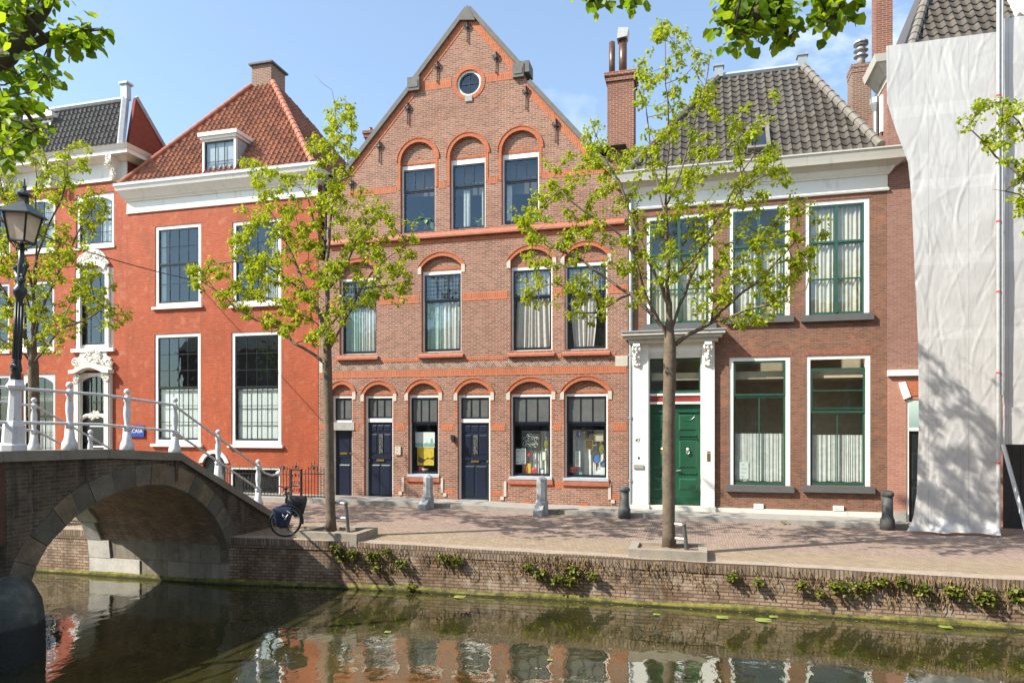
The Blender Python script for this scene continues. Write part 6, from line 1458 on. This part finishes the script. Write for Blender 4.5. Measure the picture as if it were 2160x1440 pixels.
tag(m.build('floating_leaves', leafmat('floating_leaf', (.10, .07, .03), (.20, .17, .06), (.34, .33, .12), .1), None), 'small fallen leaves and specks floating along the quay foot', 'leaves', kind='stuff')
# ================================================================== PLANTS ON THE QUAY WALL
pl = [(712, 1152, .36, 'leafy clump under the tree pit at the bicycle'), (748, 1166, .40, 'bushy clump next to the bridge shadow on the quay wall'), (722, 1172, .22, 'small low clump hanging below the first leafy clump'), (788, 1170, .44, 'dense clump on the quay wall straight under the intercom'), (818, 1161, .26, 'small clump just under the quay coping, beside the dense one'), (848, 1184, .40, 'trailing clump low on the quay wall under the poster window'), (796, 1194, .18, 'tiny leaf tuft low on the quay wall'), (936, 1174, .34, 'clump under the coping beside a joined twin, under the poster window'), (966, 1180, .36, 'clump joined to a twin under the sunlit navy door'), (868, 1236, .16, 'tuft growing at the waterline of the quay'),
      (1118, 1192, .22, 'small upright clump under the leaflet window'), (1142, 1206, .40, 'broad clump with dry stems under the middle stone post'), (1178, 1218, .32, 'lowest clump among dry stems on the quay wall'), (1212, 1198, .34, 'bright clump under the mirror window'), (1206, 1222, .30, 'clump low among dry stems, touching the bright clump'), (1252, 1210, .24, 'small clump nearest the tree pit at the green door'),
      (1690, 1232, .26, 'small dark clump under the lowered sash window'), (1728, 1247, .20, 'tiny bright tuft under the lowered sash window'), (1768, 1232, .50, 'large clump with yellow leaves under the lowered sash window'), (1818, 1232, .46, 'wide clump between the large one and the dark bollard'), (1858, 1224, .30, 'small clump under the dark bollard at the sheeting'), (1900, 1222, .26, 'small clump between the dark bollard and the sheeting'), (1942, 1236, .30, 'clump under the middle of the white sheeting'), (2008, 1243, .50, 'big leafy clump under the sheeting'), (2076, 1256, .58, 'biggest leafy clump under the scaffold pole'), (2148, 1252, .50, 'leafy clump on the quay wall below the ladder'), (1545, 1212, .26, 'clump under the noticed ground window of the brown house'), (1600, 1222, .2, 'tuft between the two ground windows on the quay wall')]
for i, (u, v, s, lab) in enumerate(pl):
    Yq = 14.4
    for _ in range(3): Yq = QY(U(u, Yq))
    x, z = P(u, v, Yq); m = MB(); rd = random.Random(i); s *= .82; k = int(58 * s / .4)
    for q in range(k): leaves_cluster(m, (x + max(-.36, min(.36, rd.gauss(0, .22))) * s, Yq - .05 - rd.random() * .10, z + rd.gauss(0, .15) * s), 2, .06, .075, rd, .7, .9)
    for q in range(9): a = rd.uniform(-1, 1); m.tube([(x + a * s * .3, Yq + .02, z + .1 * s), (x + a * s * .4, Yq - .07, z + rd.uniform(-.1, .1)), (x + a * s * .5, Yq - .09, z - .5 * s * rd.random())], .004, 3)
    tag(m.build('wall_plant', 'leaf_ivy', None), lab, 'plant', 'leafy plants rooted in the quay wall')
def drystems():
    m = MB(); rd = random.Random(77); xs_ = [rd.uniform(-8, 7) for _ in range(430)]
    xs_ += [rd.gauss(U(1180, 14.4), .5) for _ in range(160)] + [rd.gauss(U(1950, 14.4), 1.2) for _ in range(150)]
    for x in xs_:
        y = QY(x) - .03; z = SZ(x) - .04 - .5 * rd.random() ** 1.7 ; L_ = rd.uniform(.05, .22); a = rd.uniform(-.6, .6)
        m.tube([(x, y, z), (x + a * L_ * .5, y - .035, z - L_ * .4), (x + a * L_, y - .02, z - L_)], [.010, .008, .004], 3)
    return tag(m.build('dry_stems', plain('dry_stem', (.20, .13, .055), .9, .4, 20), None), 'brown dry stems and moss trailing down the quay bricks', 'dry stems', kind='stuff')
drystems()
m = MB(); rd = random.Random(9)
for u, v in ((1652, 1108), (1400, 1093), (1180, 1092), (1880, 1103)):
    Yk = 20.7; x, z = P(u, v, Yk); leaves_cluster(m, (x, Yk - .05, SZ(x) + .08), 14, .07, .07, rd, .1)
tag(m.build('weeds', 'leaf_ivy', None), 'green weeds sprouting along the foot of the stone pavement', 'weeds', kind='stuff')
# ================================================================== TREES
def inpoly(x, y, poly):
    c = False; j = len(poly) - 1
    for i in range(len(poly)):
        if (poly[i][1] > y) != (poly[j][1] > y) and x < (poly[j][0] - poly[i][0]) * (y - poly[i][1]) / (poly[j][1] - poly[i][1]) + poly[i][0]: c = not c
        j = i
    return c
def grow(trunk, limbs, targets, r0, seed, seg=.28):
    rd = random.Random(seed); pos = []; par = []
    def addpath(start, pts, jit=.05, bend=1):
        cur = start
        for p in pts:
            p = Vector(p); s = Vector(pos[cur]); L_ = (p - s).length; n = max(1, int(L_ / seg)); sag = bend * rd.uniform(-.06, .10) * L_
            off = Vector((rd.uniform(-1, 1), rd.uniform(-1, 1), 0)) * .05 * L_ * bend
            for k in range(1, n + 1):
                t = k / n; q = s.lerp(p, t) + (Vector((0, 0, sag)) + off) * math.sin(pi * t) + Vector((rd.gauss(0, jit), rd.gauss(0, jit), rd.gauss(0, jit))) * (.4 if k < n else 0)
                pos.append(tuple(q)); par.append(cur); cur = len(pos) - 1
        return cur
    pos.append(trunk[0]); par.append(-1); addpath(0, trunk[1:], .006, 0); ntr = len(pos)
    for L_ in limbs:
        A = np.array(pos); i = int(np.argmin(((A - np.array(L_[0])) ** 2).sum(1))); addpath(i, L_[1:], .03)
    nl = len(pos)
    T_ = np.array(targets); A = np.array(pos[3:]); d = np.array([np.min(((A - t) ** 2).sum(1)) for t in T_]); ends = []
    for i in np.argsort(d):
        t = T_[i]; A = np.array(pos[max(0, ntr // 3):]); dv = t - A; dist = np.sqrt((dv ** 2).sum(1)); cost = dist + .55 * np.maximum(0, -dv[:, 2]) 
        j = int(np.argmin(cost)) + max(0, ntr // 3); ends.append(addpath(j, [tuple(t)], .04))
    n = len(pos); area = [0.0] * n; ch = [[] for _ in range(n)]
    for i in range(1, n): ch[par[i]].append(i)
    for i in range(n - 1, -1, -1):
        if not ch[i]: area[i] = .0045 ** 2.2
        else: area[i] = sum(area[c] for c in ch[i])
    k = r0 / (area[0] ** (1 / 2.2)); rad = [max(.004, (a ** (1 / 2.2)) * (1 + (k - 1) * min(1, (a / area[0]) ** .45))) for a in area]
    return pos, par, ch, rad, ends, ntr
def wood(pos, ch, rad, mt, root, flare=1.25):
    m = MB(); stack_ = [(0, None)]
    while stack_:
        i, p = stack_.pop(); pts = [pos[i]] if p is None else [pos[p], pos[i]]; rr = [rad[i]] if p is None else [min(rad[p], rad[i] * 1.25), rad[i]]
        cur = i
        while ch[cur]:
            cs_ = sorted(ch[cur], key=lambda c: -rad[c])
            for c in cs_[1:]: stack_.append((c, cur))
            cur = cs_[0]; pts.append(pos[cur]); rr.append(rad[cur])
        if p is None:
            rr = [r * (1 + (flare - 1) * math.exp(-3.5 * k)) for k, r in enumerate(rr)]
        if len(pts) > 1: m.tube(pts, rr, 10 if rr[0] > .08 else (6 if rr[0] > .02 else 4))
    return m.build('trunk', mt, root, True)
def crown(centres, n_per, rad_, L_, mt, root, seed, droop=.55, fold=.12, wide=.95):
    r = np.random.default_rng(seed); C_ = np.repeat(np.array(centres), n_per, 0); N = len(C_)
    d = r.normal(size=(N, 3)); d /= np.linalg.norm(d, axis=1)[:, None]
    base = C_ + d * (rad_ * r.uniform(.1, 1, (N, 1)))
    ax = d * np.array([1, 1, .45]) + np.array([0, 0, -droop]) + r.normal(0, .25, (N, 3)); ax /= np.linalg.norm(ax, axis=1)[:, None]
    up = np.array([0, 0, 1]) + r.normal(0, .45, (N, 3)); sd = np.cross(ax, up); sd /= np.linalg.norm(sd, axis=1)[:, None] + 1e-9; nn = np.cross(sd, ax)
    l = (L_ * r.uniform(.55, 1.2, (N, 1))); w = l * wide * .5
    V_ = np.stack([base, base + sd * w + ax * l * .28 + nn * l * fold, base + sd * w * .75 + ax * l * .68 + nn * l * fold * .6, base + ax * l - nn * l * .05, base - sd * w * .75 + ax * l * .68 + nn * l * fold * .6, base - sd * w + ax * l * .28 + nn * l * fold], 1).reshape(-1, 3)
    m = MB(); m.v = V_.tolist(); m.f = [f for k in range(N) for f in ((6 * k, 6 * k + 1, 6 * k + 2, 6 * k + 3), (6 * k, 6 * k + 3, 6 * k + 4, 6 * k + 5))]; m.mi = [0] * len(m.f)
    return m.build('crown', mt, root)
def street_tree(name, label, base, Y, trunk_px, limbs_px, poly, n, seed, r0=.15, depth=1.5, leafn=15, L_=.070, mt='leaf_maple', bark='bark', cat='tree', group='young trees along the far quay', crad=.105, bare=()):
    rd = random.Random(seed); root = thing(name, base, label, cat, group)
    trunk = [base] + [(U(u, Y), Y, V(u, v, Y)) for u, v in trunk_px]; limbs = []
    for L2 in limbs_px:
        s = rd.uniform(-1, 1) * .35; pts = []; u0, v0 = L2[0]
        for u, v in L2: dd = math.hypot(u - u0, v - v0) / 80; Yy = Y + s * dd; pts.append((U(u, Yy), Yy, V(u, v, Yy)))
        limbs.append(pts)
    # extra limbs towards and away from the canal keep the crown round from the side
    us = [p[0] for p in poly]; vs_ = [p[1] for p in poly]; tg = []; tries = 0; ph = [rd.uniform(0, 6.3) for _ in range(6)]
    uc, wd = trunk_px[-1][0], (max(us) - min(us)) / 2
    while len(tg) < n and tries < n * 60:
        tries += 1; u, v = rd.uniform(min(us), max(us)), rd.uniform(min(vs_), max(vs_))
        if not inpoly(u, v, poly): continue
        q = math.sin(u / 21 + ph[0]) * math.sin(v / 24 + ph[1]) + .7 * math.sin(u / 9.5 + v / 13 + ph[2]) + .5 * math.sin(v / 8.5 - u / 15 + ph[3])
        if q < rd.uniform(-1.3, .5): continue
        e = max(.15, 1 - ((u - uc) / wd) ** 2) ** .5; dy = rd.uniform(-1, 1) * depth * e; Yy = Y + dy; tg.append((U(u, Yy), Yy, V(u, v, Yy)))
    pos, par, ch, rad, ends, ntr = grow(trunk, limbs, tg, r0, seed)
    wood(pos, ch, rad, bark, root)
    cen = [pos[e] for e in ends]; extra_ = []
    for e in ends:                                     # leaves also sit a little way back along each twig
        p = par[e]
        if p > ntr and rad[p] < .012 and rd.random() < .7: extra_.append(pos[p])
    crown(cen + extra_, leafn, crad, L_, mt, root, seed)
    return root
street_tree('maple_tree', 'young maple in fresh leaf before the green door', (-.5, 15.2, .12), 15.2, [(1410, 1000), (1411, 860), (1413, 735), (1411, 640)],
    [[(1411, 650), (1410, 560), (1405, 400), (1410, 250), (1403, 60)], [(1408, 690), (1330, 620), (1230, 550), (1130, 490), (1085, 435)], [(1330, 620), (1255, 660), (1190, 648)], [(1408, 640), (1340, 480), (1290, 360), (1245, 250)], [(1402, 720), (1370, 640), (1345, 560), (1290, 480), (1180, 400)],
     [(1416, 735), (1500, 680), (1590, 600), (1660, 530), (1745, 455)], [(1416, 700), (1470, 560), (1530, 440), (1590, 330), (1620, 200)], [(1408, 430), (1460, 280), (1500, 110)], [(1406, 470), (1372, 330), (1345, 140)], [(1413, 610), (1500, 500), (1560, 400), (1640, 360)], [(1500, 690), (1560, 660), (1640, 640), (1700, 610)]],
    [(1395, 40), (1440, 55), (1500, 100), (1510, 170), (1500, 230), (1560, 230), (1640, 190), (1645, 330), (1700, 420), (1752, 440), (1740, 520), (1700, 610), (1620, 680), (1540, 690), (1480, 680), (1420, 600), (1340, 640), (1250, 690), (1180, 655), (1105, 660), (1095, 560), (1110, 500), (1060, 440), (1100, 420), (1160, 380), (1140, 330), (1220, 310), (1210, 240), (1260, 230), (1290, 330), (1330, 300), (1340, 200), (1345, 110)], 960, 21, .138)
street_tree('maple_tree', 'slender maple in fresh leaf between the bicycle and the dark doors', (-8.38, 14.7, .24), 14.7, [(695, 1000), (693, 860), (690, 770), (690, 640)],
    [[(690, 660), (688, 560), (698, 450), (704, 330), (714, 205)], [(685, 770), (620, 725), (540, 675), (470, 620), (400, 575)], [(688, 710), (640, 600), (600, 500), (545, 410), (515, 330)], [(640, 620), (560, 560), (440, 560)], [(694, 750), (740, 655), (800, 560), (872, 505)], [(696, 690), (760, 610), (850, 600)], [(692, 620), (750, 510), (820, 440)], [(702, 420), (738, 330), (742, 265)], [(690, 540), (650, 420), (600, 370)], [(714, 215), (700, 190), (664, 158)]],
    [(705, 200), (745, 205), (752, 300), (735, 390), (790, 400), (830, 440), (880, 470), (875, 560), (862, 620), (830, 650), (760, 640), (720, 690), (690, 740), (640, 720), (560, 690), (480, 650), (400, 600), (395, 560), (480, 530), (500, 440), (545, 400), (500, 335), (530, 300), (590, 365), (650, 370), (650, 290), (690, 240)], 860, 33, .115)
x0t = -17.6
street_tree('maple_tree', 'maple in yellow green leaf behind the bridge and lamp', (U(74, 14.6), 14.6, .15), 14.6, [(75, 1000), (72, 860), (70, 770), (72, 640)],
    [[(72, 660), (76, 540), (75, 420), (74, 290)], [(72, 740), (120, 580), (170, 480), (215, 400)], [(74, 760), (130, 690), (210, 655), (280, 650)], [(70, 760), (30, 660), (-30, 560), (-100, 480)], [(70, 700), (40, 560), (10, 420), (0, 300)], [(68, 770), (10, 720), (-70, 690)], [(74, 560), (120, 440), (140, 330)], [(72, 640), (30, 500), (-60, 380)]],
    [(-60, 300), (0, 275), (60, 265), (110, 285), (185, 300), (200, 380), (235, 440), (205, 480), (180, 540), (240, 580), (240, 640), (285, 650), (250, 690), (160, 700), (120, 745), (50, 730), (0, 740), (-80, 700), (-140, 600), (-120, 450)], 900, 45, .13)
street_tree('maple_tree', 'maple branches in fresh leaf before the white sheeting', (8.1, 15.0, .0), 15.0, [(2372, 1000), (2370, 860), (2368, 760), (2366, 640)],
    [[(2366, 660), (2360, 500), (2362, 350), (2355, 160)], [(2362, 700), (2260, 520), (2190, 410), (2100, 330), (2025, 262)], [(2200, 425), (2150, 410), (2095, 400)], [(2230, 470), (2170, 300), (2110, 215)], [(2372, 700), (2460, 560), (2560, 450)], [(2366, 600), (2280, 400), (2230, 240)]],
    [(2012, 265), (2060, 205), (2110, 212), (2170, 205), (2300, 150), (2500, 200), (2650, 400), (2600, 600), (2450, 680), (2300, 640), (2200, 520), (2140, 455), (2085, 400), (2140, 390), (2110, 335), (2060, 300)], 620, 57, .14)
# the two lindens of the near bank, whose branches hang into the picture
def linden(label, base, Y, trunk, limbs, polys, n, seed, r0):
    root = thing('linden_tree', base, label, 'tree', 'lindens of the near bank'); rd = random.Random(seed); tg = []
    for poly, k, dep in polys:
        us = [p[0] for p in poly]; vs_ = [p[1] for p in poly]; c = 0; tries = 0
        while c < k and tries < 20000:
            tries += 1
            u, v = rd.uniform(min(us), max(us)), rd.uniform(min(vs_), max(vs_))
            if inpoly(u, v, poly): Yy = Y + rd.uniform(-dep, dep); tg.append((U(u, Yy), Yy, V(u, v, Yy))); c += 1
    L2 = [[(U(u, Y + dy), Y + dy, V(u, v, Y + dy)) for u, v, dy in l] for l in limbs]
    pos, par, ch, rad, ends, ntr = grow([base] + trunk, L2, tg, r0, seed); wood(pos, ch, rad, 'bark_dk', root)
    crown([pos[e] for e in ends], 9, .13, .095, 'leaf_linden', root, seed, .6, .08, 1.0)
linden('dark leafy linden with a thick limb, above the lantern', (-9.2, 3.6, 0), 4.7, [(-9.0, 3.8, 3.0), (-8.6, 4.1, 4.6)], [[(-280, 470, -.2), (-120, 260, 0), (20, 118, 0), (95, 18, 0), (160, -140, 0), (200, -320, 0)], [(20, 118, 0), (120, 70, .1), (215, 62, .1)], [(-100, 230, 0), (0, 260, .2), (80, 270, .2)], [(60, 70, 0), (100, 140, -.2), (110, 180, -.2)]],
    [([(-80, -60), (130, -60), (140, 30), (60, 60), (0, 120), (-60, 180)], 62, .6), ([(120, 50), (185, 55), (242, 68), (240, 95), (200, 92), (150, 110), (110, 110)], 14, .12), ([(0, 130), (60, 110), (110, 120), (105, 180), (60, 200), (90, 240), (100, 262), (60, 285), (40, 330), (0, 330), (-60, 330), (-60, 160)], 58, .5), ([(-300, -500), (300, -500), (240, -60), (-80, -60), (-300, 200)], 60, 1.0)], 0, 61, .105)
linden('linden branch hanging into the sky above the grey roof', (3.0, 3.0, 0), 6.2, [(2.9, 3.1, 3.5), (2.8, 3.4, 6.0), (2.4, 4.0, 7.2)], [[(2100, -600, -1.2), (1900, -300, -.5), (1700, -90, 0), (1600, 30, 0), (1560, 60, 0)], [(1700, -90, 0), (1640, 20, .1), (1660, 85, .1)], [(1760, -140, 0), (1790, -20, .1), (1745, 52, .1)], [(1650, -60, 0), (1480, -60, 0), (1350, -30, 0), (1320, 10, 0)], [(1420, -55, 0), (1280, -40, 0), (1240, 5, 0)]],
    [([(1505, -20), (1680, -20), (1660, 30), (1640, 80), (1610, 90), (1560, 98), (1530, 85), (1500, 40)], 44, .35), ([(1700, -20), (1812, -20), (1800, 22), (1760, 45), (1730, 55), (1715, 20)], 15, .25), ([(1655, 55), (1690, 60), (1685, 92), (1660, 90)], 3, .1), ([(1225, -25), (1290, -20), (1285, 3), (1235, 8)], 5, .1), ([(1330, -20), (1352, -15), (1345, 12), (1328, 12)], 3, .1), ([(1400, -420), (2100, -500), (1900, -60), (1400, -40)], 70, 1.2)], 0, 73, .19)

# ================================================================== HOUSES OF THE NEAR BANK (seen only as reflections)
rd = random.Random(12); x = -46.0; k = 0
spec = [('brick_chim_brown', 9.5, 'tallest brown house on the near bank facing the canal'), ('brick_right', 8.0, 'low reddish house on the near bank facing the canal'), ('stone_lt', 10.5, 'pale plastered house on the near bank facing the canal'), ('brick_scaf', 8.8, 'mauve brick house on the near bank facing the canal'), ('brick_chim_brown', 10.0, 'brown house on the near bank facing the canal'), ('brick_pink', 8.4, 'pinkish house on the near bank facing the canal')]
for mt, hh, lab in spec:
    w = 15.0; o = thing('canal_house', (x + w / 2, -9, 0), lab, 'house', 'houses on the near bank'); MB().box(x, x + w - .1, -17, -9, 0, hh).build('wall', mt, o)
    m = MB(); m.prismx([(-17.2, hh), (-8.7, hh), (-11.5, hh + 3.2), (-14.5, hh + 3.2)], x - .05, x + w - .06); m.build('roof', 'tile_dark', o)
    for r_ in range(3):
        for c in range(4):
            x0 = x + 1.4 + c * 3.4; z0 = .9 + r_ * 3.0
            if z0 + 1.9 < hh: m = MB(); m.box(x0, x0 + 1.3, -9.02, -8.95, z0, z0 + 1.9); wn = m.build('window', 'white', o); MB().box(x0 + .12, x0 + 1.18, -8.95, -8.93, z0 + .1, z0 + 1.8).build('pane', 'glass_frost', wn)
    x += w
for xa, xb, mt, hh, lab in ((-46.0, x0L - .02, 'brick_scaf', 11.5, 'mauve brick house adjoining the rococo house, away from the bridge'), (XR4 + .02, XR4 + 12, 'brick_right', 12.5, 'brown brick house adjoining the sheeted house, beyond the hoarding')):
    o = thing('canal_house', ((xa + xb) / 2, YF, 0), lab, 'house'); MB().box(xa, xb, YF + .003, YF + 9, -.4, hh).build('wall', mt, o)
    m = MB(); m.prismx([(YF - .2, hh), (YF + 9.2, hh), (YF + 6, hh + 4), (YF + 3, hh + 4)], xa, xb); m.build('roof', 'tile_dark', o)
    for r_ in range(3):
        for c_ in range(4):
            x0 = xa + 1.2 + c_ * 2.8; z0 = .9 + r_ * 3.4; m = MB(); m.box(x0, x0 + 1.3, YF - .03, YF + .05, z0, z0 + 2.1); wn = m.build('window', 'white', o); MB().box(x0 + .12, x0 + 1.18, YF - .045, YF - .031, z0 + .1, z0 + 2.0).build('pane', 'glass_frost', wn)
# ================================================================== SKY, SUN, CAMERA
az = Vector((.83, .56)).normalized(); EL = math.radians(42)
S_.world = bpy.data.worlds.new('World'); S_.world.use_nodes = True; wt = S_.world.node_tree; wt.nodes.clear()
wo = wt.nodes.new('ShaderNodeOutputWorld'); bg = wt.nodes.new('ShaderNodeBackground'); sky = wt.nodes.new('ShaderNodeTexSky'); sky.sky_type = 'NISHITA'; sky.sun_disc = False
sky.sun_elevation = EL; sky.sun_rotation = math.atan2(-az.x, -az.y); sky.air_density = 1.0; sky.dust_density = 1.2; sky.ozone_density = 1.0; sky.altitude = 0
SKY_STR = .14
tc = wt.nodes.new('ShaderNodeTexCoord'); mp = wt.nodes.new('ShaderNodeMapping'); mp.inputs['Scale'].default_value = (1, 1, 2.6); wt.links.new(tc.outputs['Generated'], mp.inputs[0])
cn = wt.nodes.new('ShaderNodeTexNoise'); cn.inputs['Scale'].default_value = 3.1; cn.inputs['Detail'].default_value = 7; cn.inputs['Roughness'].default_value = .58; cn.inputs['Distortion'].default_value = .3; wt.links.new(mp.outputs[0], cn.inputs[0])
rp = wt.nodes.new('ShaderNodeMapRange'); wt.links.new(cn.outputs[0], rp.inputs[0])
for i, q in enumerate((.45, .64, 0, .9)): rp.inputs[i + 1].default_value = q
# more cloud towards the right of the street, a clear sky to the left
sx = wt.nodes.new('ShaderNodeSeparateXYZ'); wt.links.new(tc.outputs['Generated'], sx.inputs[0])
bias = wt.nodes.new('ShaderNodeMapRange'); wt.links.new(sx.outputs[0], bias.inputs[0])
for i, q in enumerate((-.35, .25, .10, 1.0)): bias.inputs[i + 1].default_value = q
ml = wt.nodes.new('ShaderNodeMath'); ml.operation = 'MULTIPLY'; wt.links.new(rp.outputs[0], ml.inputs[0]); wt.links.new(bias.outputs[0], ml.inputs[1])
mx = wt.nodes.new('ShaderNodeMix'); mx.data_type = 'RGBA'; vl = wt.nodes.new('ShaderNodeMath'); vl.operation = 'MAXIMUM'; wt.links.new(ml.outputs[0], vl.inputs[0]); vl.inputs[1].default_value = .10; wt.links.new(vl.outputs[0], mx.inputs[0]); tn = wt.nodes.new('ShaderNodeMix'); tn.data_type = 'RGBA'; tn.blend_type = 'MULTIPLY'; tn.inputs[0].default_value = 1; tn.inputs[7].default_value = (.90, 1.05, 1.10, 1); wt.links.new(sky.outputs[0], tn.inputs[6]); wt.links.new(tn.outputs[2], mx.inputs[6]); mx.inputs[7].default_value = (6.2, 6.4, 6.6, 1)
wt.links.new(mx.outputs[2], bg.inputs[0]); bg.inputs[1].default_value = SKY_STR; wt.links.new(bg.outputs[0], wo.inputs[0])
sl = bpy.data.lights.new('sun', 'SUN'); sl.energy = 4.9; sl.angle = math.radians(.5); sl.color = (1, .94, .84); so = bpy.data.objects.new('sun', sl); COL.objects.link(so)
so.rotation_euler = Vector((az.x * math.cos(EL), az.y * math.cos(EL), -math.sin(EL))).to_track_quat('-Z', 'Y').to_euler(); so.location = (-30, -10, 40)
cd = bpy.data.cameras.new('camera'); co = bpy.data.objects.new('camera', cd); COL.objects.link(co); co.location = (0, 0, H); co.rotation_euler = (pi / 2, 0, PHI)
cd.sensor_width = 36; cd.lens = 36 * F / 2160; cd.shift_y = (Y0 - 720) / 2160; cd.clip_end = 2000; cd.clip_start = .05; S_.camera = co
S_.view_settings.view_transform = 'Standard'; S_.view_settings.look = 'None'; S_.view_settings.exposure = .86; S_.view_settings.gamma = 1; S_.view_settings.use_curve_mapping = False
S_.cycles.max_bounces = 8; S_.cycles.transparent_max_bounces = 12; S_.cycles.diffuse_bounces = 3; S_.cycles.glossy_bounces = 4; S_.cycles.caustics_reflective = False; S_.cycles.caustics_refractive = False
S_.cycles.use_denoising = True
